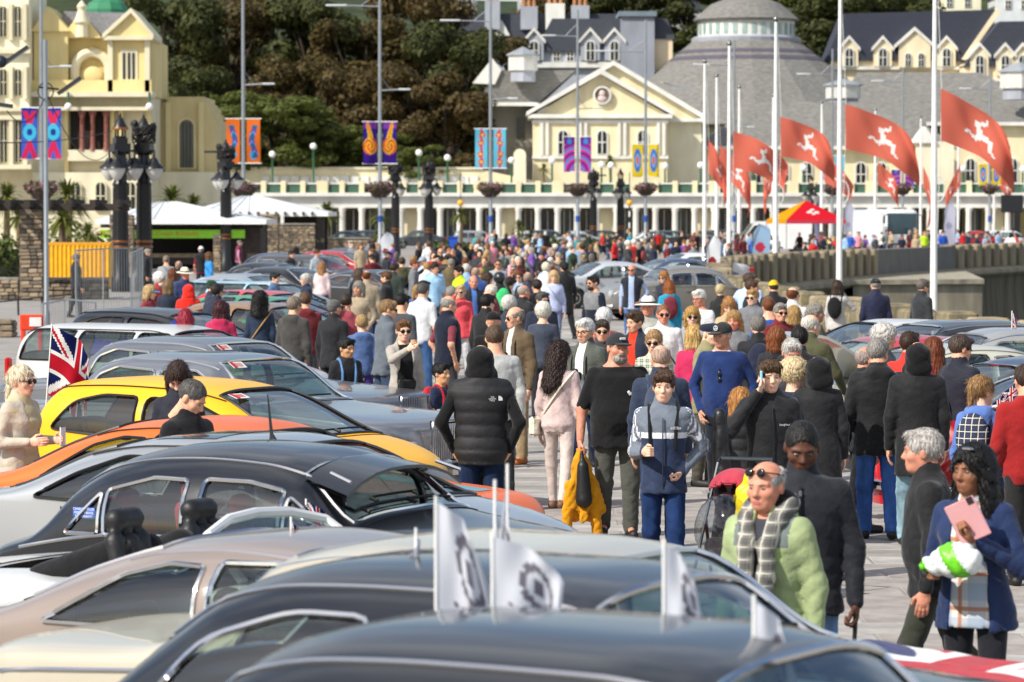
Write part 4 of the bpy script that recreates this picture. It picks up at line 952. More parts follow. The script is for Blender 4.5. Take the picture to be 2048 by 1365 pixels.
b = MB(); b.prism([(7.2, 96), (10, 92), (15, 104), (16.2, 114), (15.0, 136), (9.4, 141), (7.7, 130), (6.7, 108)], -5.0, -1.2); tag(b.build('lower_walkway', concr[0]), kind='structure')

# --- leaves
def leaves(blobs, n, size, seed=0, flat=0.0):
    g = np.random.default_rng(seed); vol = np.array([b[1][0] * b[1][1] * b[1][2] for b in blobs]) ** .7; pick = g.choice(len(blobs), n, p=vol / vol.sum())
    C = np.array([b[0] for b in blobs], float)[pick]; Rr = np.array([b[1] for b in blobs], float)[pick]
    d = g.normal(size=(n, 3)); d /= np.linalg.norm(d, axis=1)[:, None]; P = C + d * Rr * (g.random((n, 1)) ** .28)
    u = g.normal(size=(n, 3)); u -= d * (u * d).sum(1)[:, None] * .7; u /= np.linalg.norm(u, axis=1)[:, None]; v = np.cross(u, d + g.normal(size=(n, 3)) * .5); v /= np.linalg.norm(v, axis=1)[:, None]
    s_ = size * (.6 + .8 * g.random((n, 1))); V = np.stack([P - u * s_, P - v * s_ * .55, P + u * s_, P + v * s_ * .55], 1).reshape(-1, 3)
    return V, np.arange(4 * n).reshape(n, 4)
def tree_variant(seed, H=11, W_=5.0, n=11000, size=.21):
    r = random.Random(seed); bl = []
    for i in range(26):
        a, z = r.uniform(0, 6.28), r.uniform(.28, .95); rr = W_ * (1 - ((z - .55) / .55) ** 2) ** .5 * r.uniform(.35, .85); s_ = r.uniform(.16, .3) * W_
        bl.append(((rr * math.cos(a), rr * math.sin(a), z * H), (s_ * 1.2, s_ * 1.2, s_ * .85)))
    V, F = leaves(bl, n, size, seed); crown = mesh_from('crown', V, F, None, [mat('leaf', '#2c3a14')], False)
    b = MB(); b.tube([(0, 0, -2), (.1, 0, H * .2), (.0, .15, H * .5), (.1, 0, H * .8)], [.42, .34, .2, .06], 8)
    for c_, s_ in bl[:9]: b.tube([(0, 0, H * .22), (c_[0] * .5, c_[1] * .5, (H * .25 + c_[2]) / 2), c_], [.18, .11, .04], 6)
    return crown, b.mesh('trunk', mat('stone', '#3a2f24', .95), True)
TV = [tree_variant(i, 11, 5.2) for i in range(4)]
LM = [mat('leaf', '#31371a', c2='#54582a', scale=1.3), mat('leaf', '#3c351a', c2='#62532a', scale=1.3), mat('leaf', '#3f351b', c2='#64532c', scale=1.3), mat('leaf', '#444d1e', c2='#6e7636', scale=1.3)]
def tree(px, ytop, D, hgt, wid, v, m, label, base=0, group=None):
    z = Z(ytop, D) - hgt; t = thing('broadleaf_tree', label, 'tree', (X(px, D), D, z), rng.uniform(0, 6), group); sc = hgt / 11.5
    c = link('crown', TV[v][0], t, scale=(wid / 10.5, wid / 10.5, sc)); setmats(c, [LM[m]]); link('trunk', TV[v][1], t, scale=(sc, sc, sc)); return t
# hillside behind
b = MB(); nx_, ny_ = 40, 16; V = []; F = []
for j in range(ny_):
    for i in range(nx_):
        x = -130 + 260 * i / (nx_ - 1); y = 372 + 200 * j / (ny_ - 1); t = j / (ny_ - 1); V.append((x, y, -.5 + 40 * t ** .8 + 2 * math.sin(x * .05 + y * .03) * t))
for j in range(ny_ - 1):
    for i in range(nx_ - 1): F.append([j * nx_ + i, j * nx_ + i + 1, (j + 1) * nx_ + i + 1, (j + 1) * nx_ + i])
b.add(V, F); tag(b.build('hill', mat('leaf', '#2c3816', c2='#4a5424', scale=.2), smooth=True), kind='structure')
TL = 'trees on the hillside behind the arcade'
for px, yt, D, h, wd, v, m, lb in [
    (345, 110, 345, 14, 13, 0, 0, 'dark green tree beside the yellow stepped block, lower edge of the wood'), (330, -40, 372, 18, 15, 1, 0, 'tall dark tree rising behind the ornate yellow theatre'),
    (455, -20, 380, 17, 15, 2, 1, 'brownish green tree behind the silver lamp post with orange banners'), (540, -60, 392, 17, 15, 3, 2, 'rust brown tree high on the hillside wood above orange banners'),
    (640, -10, 378, 17, 16, 0, 0, 'dense dark green tree in middle of the hillside wood'), (735, 20, 372, 16, 15, 1, 1, 'olive brown tree behind lamp post with purple banners'),
    (830, -50, 385, 18, 15, 2, 2, 'reddish brown tree top above the purple banner lamp post'), (905, 40, 366, 16, 14, 3, 0, 'dark green tree beside the grey slate house roofs'), (985, 75, 376, 11, 10, 0, 1, 'small olive tree tucked between grey roofs and the wood'),
    (440, 190, 340, 9.5, 13, 3, 3, 'light green low tree next to the yellow stepped block'), (545, 175, 342, 9, 14, 1, 3, 'yellowish green spreading tree above the arcade terrace wall'), (640, 235, 343, 6.5, 10, 2, 3, 'low light green tree just above the terrace wall'),
    (720, 120, 356, 14, 14, 2, 2, 'brown autumn tree left of the cream gabled hall'), (820, 135, 352, 13, 14, 0, 2, 'broad brown tree between purple and turquoise banners'), (890, 160, 347, 11.5, 12, 1, 2, 'dark reddish tree hugging the grey roof of the hall'), (760, 262, 343, 5, 8, 3, 3, 'greyish green shrub-like tree over the terrace'), (845, 285, 341, 4.5, 7, 1, 3, 'low grey green bushy tree beside the turquoise banners'),
    (600, 95, 362, 15, 14, 1, 1, 'mid brown green tree in front of the tallest ones'), (1700, -30, 440, 14, 16, 2, 0, 'dark tree behind the round lantern roof'), (1790, -40, 450, 14, 16, 0, 0, 'dark tree above the navy slate roof with dormers'), (1250, -70, 455, 12, 14, 1, 0, 'dark tree above the white chimneys of grey houses'), (1380, -45, 455, 12, 13, 3, 0, 'dark tree between grey house chimneys and the lantern roof'), (1120, -80, 460, 12, 14, 2, 1, 'olive tree behind the leftmost chimney stacks'), (1560, -80, 460, 12, 15, 1, 3, 'pale tree peeking above the lantern roof')]:
    tree(px, yt, D, h, wd, v, m, lb, group=TL)

# --- cream gabled hall (centre)
D = 342
hall = thing('gabled_hall', 'cream hall with white double pediment, roundel and arched windows above the arcade', 'building')
slab('wall', hall, D, rect(1066, 1334, 232, 470), 16, CREAM)
slab('wing_wall', hall, D, rect(1334, 1406, 238, 470), 14, CREAM2, 2.5)
slab('rear_gable', hall, D, [(1110, 236), (1406, 236), (1228, 126)], 26, CREAM, 3)
slab('pediment', hall, D, [(1070, 229), (1334, 229), (1201, 150)], 8, CREAM, .2)
for nm, pts, bk, dp in (('raking_cornice', [(1053, 232), (1053, 224), (1201, 138), (1201, 149)], -.7, 9), ('raking_cornice', [(1201, 138), (1201, 149), (1347, 232), (1347, 224)], -.7, 9), ('raking_cornice', [(1228, 119), (1228, 129), (1414, 240), (1414, 230)], 2.2, 28), ('raking_cornice', [(1100, 195), (1100, 205), (1228, 129), (1228, 119)], 2.2, 28)): slab(nm, hall, D, pts, dp, WHITE, bk)
slab('cornice', hall, D, rect(1056, 1344, 229, 237), 9, WHITE, -.6); slab('entablature', hall, D, rect(1064, 1336, 241, 247), 1, WHITE, -.25); slab('string_course', hall, D, rect(1064, 1336, 312, 318), 1, WHITE, -.25)
slab('wing_cornice', hall, D, rect(1336, 1412, 236, 243), 3, WHITE, 1.6)
for x in (1083, 1094, 1160, 1171, 1238, 1249, 1316, 1327): slab('pilaster', hall, D, rect(x - 3, x + 3, 247, 312), .6, WHITE, -.3)
for x in (1126, 1204, 1285): window(hall, D, x - 9, x + 9, 262, 308, WHITE)
b = MB(); c_ = (X(1204, D), D - .1, Z(191, D)); M = Matrix.Rotation(R(90), 4, 'X'); b.lathe([(.9, 0), (.9, .18), (.72, .2), (.72, 0)], 20, c_, M); rd = b.build('roundel', WHITE, hall, True)
b = MB(); b.lathe([(.72, 0), (.72, .05)], 20, c_, M); b.build('roundel_panel', mat('plain', '#6d5a55', .6), rd); b = MB(); b.ball((c_[0], c_[1] - .15, c_[2] + .15), .3, 10, 7, (1, .5, 1.2)); b.ball((c_[0], c_[1] - .12, c_[2] - .35), .45, 10, 7, (1, .4, .7)); b.build('portrait_relief', mat('plain', '#cdb9b0'), rd, True)
b = MB(); gx0, gx1 = X(1290, D), X(1395, D); b.add([(gx0, D + 6, Z(150, D)), (gx1, D + 6, Z(182, D)), (gx1 + .4, D + 16, Z(168, D)), (gx0, D + 16, Z(140, D))], [[0, 1, 2, 3]]); b.build('roof_light', mat('pane', '#7f97a0'), hall)
# grey roof to its left with louvred cupola
gr = thing('slate_annex', 'grey slate roofed annex with white louvred cupola beside the cream hall', 'building')
D = 350
slab('wall', gr, D, rect(960, 1075, 205, 470), 16, mat('wall', '#8f8d88'), 1); slab('roof', gr, D, [(958, 212), (1072, 212), (1150, 142), (985, 142)], 12, GREYROOF, -1); slab('eaves', gr, D, rect(950, 1078, 206, 213), 1, WHITE, -1.4); slab('window', gr, D, rect(1034, 1050, 236, 278), .4, PANE, .85); slab('parapet_gable', gr, D, [(945, 168), (985, 118), (1003, 142), (990, 170)], 3, WHITE, -1.3)
def cupola(px, y0, y1, y2, w_, D, label):             # roof apex, louvre top/bottom
    t = thing('roof_cupola', label, 'cupola'); x, s_ = X(px, D), D / FPX; b = MB(); r = w_ * s_ / 2
    b.lathe([(r * .85, Z(y2 + 22, D)), (r * .85, Z(y2, D))], 8, (x, D, 0)); b.build('base', GREYW, t); b = MB(); b.lathe([(r, Z(y2, D)), (r, Z(y1, D))], 8, (x, D, 0)); b.build('louvre_drum', WHITE, t)
    for i in range(8):
        a = 2 * math.pi * i / 8; q = MB()
        for j in range(7): q.box((x + r * .93 * math.cos(a + .3927), D + r * .93 * math.sin(a + .3927), Z(y2, D) + (Z(y1, D) - Z(y2, D)) * (j + .7) / 8), (.06, r * .62, .05), a + .3927)
        q.build('louvre', mat('wall', '#c8c8c4'), t)
    b = MB(); b.lathe([(r * 1.15, Z(y1, D)), (r * 1.12, Z(y1, D) + .15), (.05, Z(y0, D))], 8, (x, D, 0)); b.build('cap', mat('wall', '#8b9096'), t)
cupola(1046, 94, 112, 142, 58, 348, 'white louvred cupola on the grey roof next to the cream hall'); cupola(1686, 158, 172, 198, 70, 362, 'white louvred cupola on the low grey roof behind red flags'); cupola(2036, 124, 145, 178, 74, 362, 'white louvred cupola at far end of the grey roofs')

# --- round hall with lantern roof
D = 395
dome = thing('domed_hall', 'round hall with huge grey conical roof and white windowed lantern', 'building'); s_ = D / FPX; x = X(1508, D); cy = D + 14
b = MB(); b.lathe([(330 * s_, Z(250, D)), (112 * s_, Z(72, D))], 16, (x, cy, 0)); b.build('roof', GREYROOF, dome)
for y0, y1 in ((91, 98), (105, 113)):
    ra = lambda y: (112 + (330 - 112) * (y - 72) / (250 - 72)) * s_ + .08
    b = MB(); b.lathe([(ra(y1), Z(y1, D)), (ra(y0), Z(y0, D))], 16, (x, cy, 0)); b.build('slate_band', mat('stone', '#55505c', None, amt=.15), dome)
b = MB(); b.lathe([(112 * s_, Z(76, D)), (114 * s_, Z(66, D)), (106 * s_, Z(62, D))], 32, (x, cy, 0)); b.build('lantern_base', GREYW, dome)
b = MB(); b.lathe([(100 * s_, Z(62, D)), (100 * s_, Z(28, D))], 32, (x, cy, 0)); b.build('lantern_drum', WHITE, dome)
for i in range(32):
    a = 2 * math.pi * (i + .5) / 32; q = MB(); q.box((x + 99.6 * s_ * math.cos(a), cy + 99.6 * s_ * math.sin(a), (Z(60, D) + Z(36, D)) / 2), (.12, 10 * s_, 22 * s_), a); q.build('lantern_window', mat('pane', '#8fa5a0'), dome)
b = MB(); b.lathe([(108 * s_, Z(30, D)), (110 * s_, Z(27, D)), (72 * s_, Z(-6, D)), (8 * s_, Z(-30, D))], 32, (x, cy, 0)); b.build('lantern_roof', GREYROOF, dome)
b = MB(); b.lathe([(300 * s_, -1), (300 * s_, Z(250, D) + .1)], 16, (x, cy, 0)); b.build('wall', CREAM2, dome)
# low wings in front with hipped roofs and arched windows
wing = thing('hall_wing', 'long cream wing with low grey hipped roof and tall arched windows behind flags', 'building'); D = 352
slab('wall', wing, D, rect(1400, 1905, 296, 470), 14, CREAM)
b = MB(); xa, xb, za, zb = X(1388, D), X(1916, D), Z(297, D), Z(200, D)
b.add([(xa, D - .8, za), (xb, D - .8, za), (xb, D + 15, za), (xa, D + 15, za), (xa + 7, D + 7, zb), (xb - 6, D + 7, zb)], [[0, 1, 5, 4], [1, 2, 5], [2, 3, 4, 5], [3, 0, 4], [3, 2, 1, 0]]); b.build('roof', GREYROOF, wing)
slab('eaves', wing, D, rect(1386, 1918, 293, 300), 1, WHITE, -1.0)
for xx in (1448, 1512, 1567, 1613, 1721, 1762, 1862, 1898): window(wing, D, xx - 9, xx + 9, 326, 372, WHITE)
slab('porch', wing, D, rect(1826, 1900, 285, 470), 3, CREAM2, -3); slab('porch_pediment', wing, D, [(1818, 288), (1866, 288), (1842, 255)], 3.5, WHITE, -3.3)
w2 = thing('end_wing', 'cream end wing with grey hipped roof past the tallest flagpole', 'building'); D = 362
slab('wall', w2, D, rect(1905, 2120, 248, 470), 14, CREAM)
b = MB(); xa, xb, za, zb = X(1680, D), X(2130, D), Z(248, D), Z(137, D); b.add([(xa, D - .6, za), (xb, D - .6, za), (xb, D + 22, za), (xa, D + 22, za), (X(1735, D), D + 11, zb), (X(1990, D), D + 11, zb)], [[0, 1, 5, 4], [1, 2, 5], [2, 3, 4, 5], [3, 0, 4], [3, 2, 1, 0]]); b.build('roof', GREYROOF, w2); slab('eaves', w2, D, rect(1850, 2130, 245, 252), 1, WHITE, -.9)
for xx in (1940, 1985, 2025): window(w2, D, xx - 8, xx + 8, 318, 365, WHITE)

# --- houses on the rise behind
def dormer(t, D, x, y0, y1, w_, wall, roofm):         # gabled dormer with arched window and white bargeboards
    h = w_ / 2; d = slab('dormer', t, D, [(x - h, y1), (x + h, y1), (x + h, y0 + w_ * .55), (x, y0), (x - h, y0 + w_ * .55)], 5, wall, -.7)
    for sg in (-1, 1): slab('bargeboard', d, D, [(x, y0 - 4), (x, y0 + 3), (x + sg * (h + 4), y0 + w_ * .55 + 8), (x + sg * (h + 4), y0 + w_ * .55 + 1)], 1.2, WHITE, -1.0 - .01 * sg)
    wd = w_ * .2; window(d, D, x - wd, x + wd, y0 + w_ * .62, y1 - 1, WHITE, True, 1); 
    d.children[-1].location.y -= .75
D = 408
h1 = thing('grey_house', 'pale grey house with slate roof, arched white dormers and large chimney block', 'house')
slab('wall', h1, D, rect(1075, 1240, 100, 240), 12, GREYW); slab('roof', h1, D, [(1070, 103), (1240, 103), (1240, 38), (1104, 38)], 8, SLATE, -.4); slab('chimney_block', h1, D, rect(1240, 1308, 34, 240), 10, mat('wall', '#8b8e98'), -.8); slab('chimney_cap', h1, D, rect(1236, 1312, 24, 34), 11, mat('wall', '#6e7c86'), -1.2); slab('cornice', h1, D, rect(1074, 1242, 125, 136), 2, WHITE, -.6); slab('side_wall', h1, D, rect(1308, 1345, 75, 240), 9, mat('wall', '#e2cfae'), .5); slab('side_roof', h1, D, [(1304, 78), (1350, 78), (1335, 38), (1306, 34)], 8, SLATE, .3)
for x in (1068, 1180, 1228): dormer(h1, D, x, 60, 122, 38, GREYW, SLATE)
for x in (1113, 1140): window(h1, D, x - 6, x + 6, 105, 122, WHITE, False)
h2 = thing('slate_house', 'far grey slate roofed house with white and brown chimney stacks', 'house'); D = 425
slab('roof', h2, D, [(905, 76), (1200, 76), (1240, 28), (925, 28)], 9, SLATE); slab('wall', h2, D, rect(930, 1240, 74, 200), 9, GREYW, 1); slab('gable', h2, D, [(985, 72), (1020, 72), (1003, 40)], 2, WHITE, -.6)
for x, w_, y0 in ((1058, 34, 14), (1110, 38, 8), (1160, 36, 12), (985, 30, 2)):
    st = slab('chimney_stack', h2, D, rect(x - w_ / 2, x + w_ / 2, y0, 60), 3, WHITE if x == 1110 else GREYW, -1)
    for k in (-.3, 0, .3):
        q = MB(); q.lathe([(.24, Z(y0, D)), (.2, Z(y0, D) + .9)], 8, (X(x + k * w_, D), D + .5, 0)); q.build('chimney_pot', mat('stone', '#a9764e'), st)
h2b = thing('round_turret', 'small round cream turret behind the leftmost grey roofs', 'turret'); D = 428; b = MB(); b.lathe([(1.2, Z(60, D)), (1.2, Z(6, D))], 12, (X(935, D), D, 0)); b.build('wall', CREAM2, h2b); b = MB(); b.lathe([(1.35, Z(6, D)), (.1, Z(-18, D))], 12, (X(935, D), D, 0)); b.build('roof', GREYW, h2b)
D = 412
CRM3 = mat('wall', '#e6d6b4')
h3 = thing('cream_terrace_house', 'cream house with big navy slate roof and row of arched dormers', 'house')
slab('wall', h3, D, rect(1660, 1924, 115, 260), 12, CRM3); slab('roof', h3, D, [(1650, 122), (1924, 122), (1992, 20), (1688, 28)], 9, mat('stone', '#343844', None, scale=2.5, amt=.18, stretch=(1, 1, 5)), -.5); slab('verge', h3, D, [(1920, 120), (1930, 122), (1999, 22), (1990, 18)], 9.6, CRM3, -.9)
for x in (1696, 1763, 1890): dormer(h3, D, x, 76, 134, 36, CRM3, SLATE)
bg = slab('gable_dormer', h3, D, [(1795, 136), (1858, 136), (1858, 92), (1826, 60), (1795, 92)], 5, CRM3, -.9)
for sg in (-1, 1): slab('bargeboard', bg, D, [(1826, 55), (1826, 63), (1826 + sg * 40, 98), (1826 + sg * 40, 91)], 1, WHITE, -1.2 - .01 * sg)
for x in (1813, 1839): window(h3, D, x - 5, x + 5, 108, 134, WHITE).location.y -= .9
slab('cornice', h3, D, rect(1660, 1926, 134, 140), 1.2, WHITE, -.6)
h4 = thing('stepped_terrace_house', 'cream terrace house with slate roof stepping down at frame edge', 'house'); D = 408
slab('wall', h4, D, rect(1926, 2120, 128, 260), 12, CRM3, -.2); slab('roof', h4, D, [(1924, 134), (2120, 134), (2120, 42), (1996, 44)], 9, mat('stone', '#3a3d48', None, scale=2.5, amt=.18, stretch=(1, 1, 5)), -.6)
for x in (1956, 2007, 2042): dormer(h4, D, x, 90, 152, 36, CRM3, SLATE)
slab('cornice', h4, D, rect(1924, 2122, 158, 164), 1.2, WHITE, -.8)
for (x0, x1, y0, y1, c, lb) in ((1870, 1960, -12, 26, '#e4dfc2', 'pale yellow house wall above the navy slate roof'), (1990, 2070, -8, 46, '#cfd3d4', 'white house with balcony high at frame corner'), (1330, 1400, 20, 60, '#d4d4d2', 'small white house by the trees near the lantern'), (1035, 1080, -20, 12, '#b8b8ba', 'grey far house above chimney stacks')):
    D = 470; t = thing('hillside_house', lb, 'house'); slab('wall', t, D, rect(x0, x1, y0, y1 + 40), 8, mat('wall', c)); slab('roof', t, D, [(x0 - 6, y0 + 1), (x1 + 6, y0 + 1), (x1 - 12, y0 - 22), (x0 + 12, y0 - 22)], 8.6, SLATE, -.3)
    for k in (.3, .7): window(t, D, x0 + (x1 - x0) * k - 5, x0 + (x1 - x0) * k + 5, y0 + 10, y0 + 26, WHITE, False)

# --- seafront arcade with terrace
D = 333
ar = thing('seafront_arcade', 'long white colonnaded arcade with cream piers and green terrace panels', 'building')
FASC = mat('wall', '#c9c9c6')
slab('back_wall', ar, D, rect(300, 2160, 405, 497), .5, mat('wall', '#d8c88c'), 5.5); slab('deck', ar, D, rect(300, 2160, 393, 410), 5.8, FASC, .3); slab('cornice', ar, D, rect(300, 2160, 386, 393), 1.0, WHITE, -.25); slab('soffit_band', ar, D, rect(300, 2160, 410, 416), .5, WHITE, .1)
gx = [488 + 39.2 * i for i in range(40)]
pier_m, col_m = {}, {}
for i, x in enumerate(gx):
    slab('pier', ar, D, rect(x - (5 if i % 4 else 11), x + (5 if i % 4 else 11), 362, 387), .7, CREAM, -.05)
    slab('terrace_panel', ar, D, rect(x + (6 if i % 4 else 12), x + (34 if (i + 1) % 4 else 27), 369, 386), .15, mat('plain', '#3a5c4a', .6), .25)
    slab('panel_rail', ar, D, rect(x + 5, x + 34, 366, 369), .3, WHITE, .15)
    q = MB(); xx = X(x, D); q.lathe([(.42, 0), (.42, .3), (.3, .4), (.27, Z(425, D)), (.4, Z(418, D)), (.4, Z(416, D))], 12, (xx, D + .4, 0)); q.build('column', WHITE, ar, True)
    if i % 5 == 3: slab('wall_pier', ar, D, rect(x + 6, x + 33, 416, 497), .5, CREAM, 1.2)
    else:
        gz = slab('shop_front', ar, D, rect(x + 6, x + 34, 420, 495), .2, mat('pane', ('#2c3236', '#474f52', '#3a3632')[i % 3]), 3.4)
        for k in ((20,) if i % 2 else (14, 26)): slab('mullion', gz, D, rect(x + k - .8, x + k + .8, 420, 495), .15, WHITE, 3.2)
tr = thing('terrace_wall', 'cream upper terrace wall running left of the cream hall', 'wall'); D = 338
slab('wall', tr, D, [(430, 375), (1010, 375), (1090, 372), (1090, 366), (985, 344), (965, 340), (430, 336)], 1.2, CREAM, 2); slab('coping', tr, D, rect(430, 966, 334, 339), 1.6, mat('wall', '#cfc6ad'), 1.8)
for i in range(22): slab('lattice_panel', tr, D, rect(520 + i * 20, 536 + i * 20, 352, 366), .12, WHITE, 1.85)
def globe(px, y, D, label):
    t = thing('globe_lamp', label, 'lamp', (X(px, D), D, 0), 0, 'globe lamps along the terrace'); z = Z(y, D); b = MB(); b.lathe([(.22, Z(385, D)), (.2, Z(385, D) + .3), (.11, Z(385, D) + .5), (.09, z - .45), (.16, z - .35)], 8); b.build('post', GREEN, t, True); b = MB(); b.ball((0, 0, z), .33, 12, 8); b.build('globe', mat('plain', '#eceae6', .3), t, True)
for px, y, lb in ((545, 309, 'white globe lamp on green post in front of light green trees'), (627, 293, 'taller white globe lamp above terrace near the orange banners'), (838, 306, 'white globe lamp just past the purple banners'), (895, 316, 'white globe lamp left of the turquoise banners'), (1023, 321, 'white globe lamp by the small cream archway'), (1104, 322, 'white globe lamp beside terrace palm'), (1203, 330, 'white globe lamp before the middle arched window'), (1222, 331, 'white globe lamp in front of the hall palm'), (1330, 333, 'white globe lamp right of the yellow banners'), (1401, 331, 'white globe lamp by the first short flagpole'), (1507, 335, 'white globe lamp between red flags'), (1607, 336, 'white globe lamp behind the third flagpole'), (1926, 338, 'white globe lamp near the green banner'), (2008, 338, 'white globe lamp by the dark screen'), (2045, 339, 'white globe lamp at the frame edge')): globe(px, y, 336, lb)
ao = thing('terrace_archway', 'small cream round topped archway on terrace beside the hall', 'arch'); slab('wall', ao, 339, arch(1027, 1052, 298, 372), 2, CREAM2)

# --- ornate yellow theatre (left)
D = 262
th = thing('theatre', 'ornate yellow victorian theatre with pediments, big arch and column loggia', 'building')
YL = mat('wall', '#dac78c'); YL2 = mat('wall', '#d9d0b2')
slab('main_wall', th, D, rect(-60, 296, 190, 520), 12, YL2, 1.5); slab('upper_wall', th, D, rect(60, 300, 75, 190), 12, YL, 2.0)
slab('tower', th, D, rect(-60, 63, -40, 340), 10, mat('wall', '#e6e0c4'), -1)
for y0, y1 in ((15, 75), (140, 192), (240, 325)):
    for x in (13, 42): window(th, D, x - 6, x + 6, y0, y1, YL2).location.y -= 1
    for x in (-2, 28, 56): slab('tower_column', th, D, rect(x - 4, x + 4, y0 - 5, y1 + 8), .5, YL2, -1.4)
for y in (100, 215, 232, 330): slab('tower_cornice', th, D, rect(-60, 68, y, y + 9), .8, YL2, -1.5)
slab('pavilion', th, D, rect(216, 298, 70, 190), 8, YL, .8); slab('pavilion_pediment', th, D, [(208, 74), (306, 74), (263, 22)], 6, YL, .4)
for sg, xe in ((-1, 206), (1, 308)): slab('raking_cornice', th, D, [(263, 16), (263, 26), (xe, 78), (xe, 68)], 6.5, YL2, .05)
slab('pavilion_cornice', th, D, rect(208, 306, 72, 80), 7, YL2, .1); slab('gable', th, D, [(120, 75), (200, 75), (158, 25)], 5, YL, 1.0)
slab('left_gable', th, D, [(62, 62), (140, 62), (95, 12)], 6, YL, .6); slab('left_bay', th, D, rect(66, 134, 60, 190), 6, YL, .9)
slab('slate_roof', th, D, [(100, 74), (262, 74), (262, 22), (120, 18)], 9, mat('stone', '#7f8086', None, amt=.2), 3)
b = MB(); b.lathe([(1.7, Z(26, D)), (1.7, Z(8, D)), (1.4, Z(-6, D)), (.3, Z(-26, D))], 10, (X(190, D), D + 8, 0)); b.build('green_cupola', mat('plain', '#2f7a55', .6), th)
b = MB(); b.lathe([(.5, Z(74, D)), (.42, Z(50, D)), (.6, Z(44, D)), (.3, Z(20, D)), (.4, Z(12, D)), (.05, Z(0, D))], 10, (X(163, D), D + .8, 0)); b.build('statue_finial', YL2, th, True)
ringo, ringi = arch(138, 220, 98, 178, 16), arch(150, 208, 110, 178, 16)
slab('arch_panel', th, D, ringi, .4, mat('wall', '#cdb678'), 1.9)
b = MB(); n = 17; Pa = [at(179 + 35 * math.cos(math.pi * i / 16), 139 - 35 * math.sin(math.pi * i / 16), D) for i in range(n)]; b.tube([at(214, 178, D)] + Pa + [at(144, 178, D)], .38, 8); ao_ = b.build('great_arch', YL2, th, True); ao_.location.y = 1.6
b = MB(); b.ball((X(179, D), D + 1.8, Z(150, D)), .9, 12, 8, (1, .25, .8)); b.ball((X(179, D), D + 1.8, Z(100, D)), .4, 8, 6); b.build('arch_relief', mat('wall', '#d8c48a'), th, True)
for x in (247, 257, 266): slab('slit_window', th, D, rect(x - 2.6, x + 2.6, 105, 158), .3, PANE, .68)
slab('window_surround', th, D, rect(240, 274, 98, 164), .4, YL2, .72)
for x in (220, 294): slab('pavilion_pilaster', th, D, rect(x - 5, x + 5, 80, 188), .5, YL2, .5)
slab('balcony_cornice', th, D, rect(60, 306, 184, 194), 2.5, YL2, -.2); slab('balcony_front', th, D, rect(62, 302, 160, 184), .4, mat('wall', '#dcc98d'), .5); slab('lower_cornice', th, D, rect(62, 302, 214, 221), 1.2, YL2, .2)
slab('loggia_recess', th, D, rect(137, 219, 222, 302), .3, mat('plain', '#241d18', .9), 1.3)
for x in (163, 184, 211):
    q = MB(); q.lathe([(.3, Z(302, D)), (.2, Z(294, D)), (.17, Z(236, D)), (.3, Z(228, D)), (.32, Z(222, D))], 10, (X(x, D), D + .7, 0)); q.build('loggia_column', mat('stone', '#7d4a3e', .5), th, True)
slab('loggia_balustrade', th, D, rect(134, 222, 300, 322), .5, YL2, .5)
for x in (130, 222, 240, 296): slab('lower_pilaster', th, D, rect(x - 4, x + 4, 221, 345), .5, YL, .9)
slab('ground_floor', th, D, rect(62, 300, 345, 520), 1, YL2, .6)
for x in (90, 150, 200, 260): window(th, D, x - 9, x + 9, 365, 420, YL2).location.y += .5
for x in (138, 300):
    b = MB(); b.tube([at(x, 185, D), at(x, 203, D)], .1, 6); b.tube([at(x, 200, D) + Vector((0, .5, 0)), at(x, 196, D)], .06, 5); gb = b.build('lamp_bracket', GREEN, th, True); b = MB(); b.ball(at(x, 214, D), .28, 12, 8); b.build('lamp_globe', mat('plain', '#eeece8', .3), gb, True)
    gb.location.y = -.4
sb = thing('stepped_block', 'plain buff stepped block with single tall arched window beside the theatre', 'building'); D = 272
slab('wall', sb, D, [(304, 520), (433, 520), (433, 238), (427, 238), (427, 225), (421, 225), (421, 212), (415, 212), (415, 205), (409, 205), (409, 194), (335, 194), (335, 206), (324, 206), (324, 214), (304, 214)], 10, BEIGE)
window(sb, D, 360, 388, 240, 336, mat('wall', '#d9cb9c'), True, 0, mat('pane', '#3b4448'))
for x in (367, 374, 381): slab('mullion', sb, D, rect(x - 1, x + 1, 246, 336), .1, mat('plain', '#2c3234'), -.22)
for x in (338, 404): slab('buttress', sb, D, rect(x - 5, x + 5, 205, 345), .5, mat('wall', '#dccd9a'), -.4)
slab('low_wall', sb, D, rect(280, 480, 345, 520), 1.5, CREAM2, -2)
b = MB()
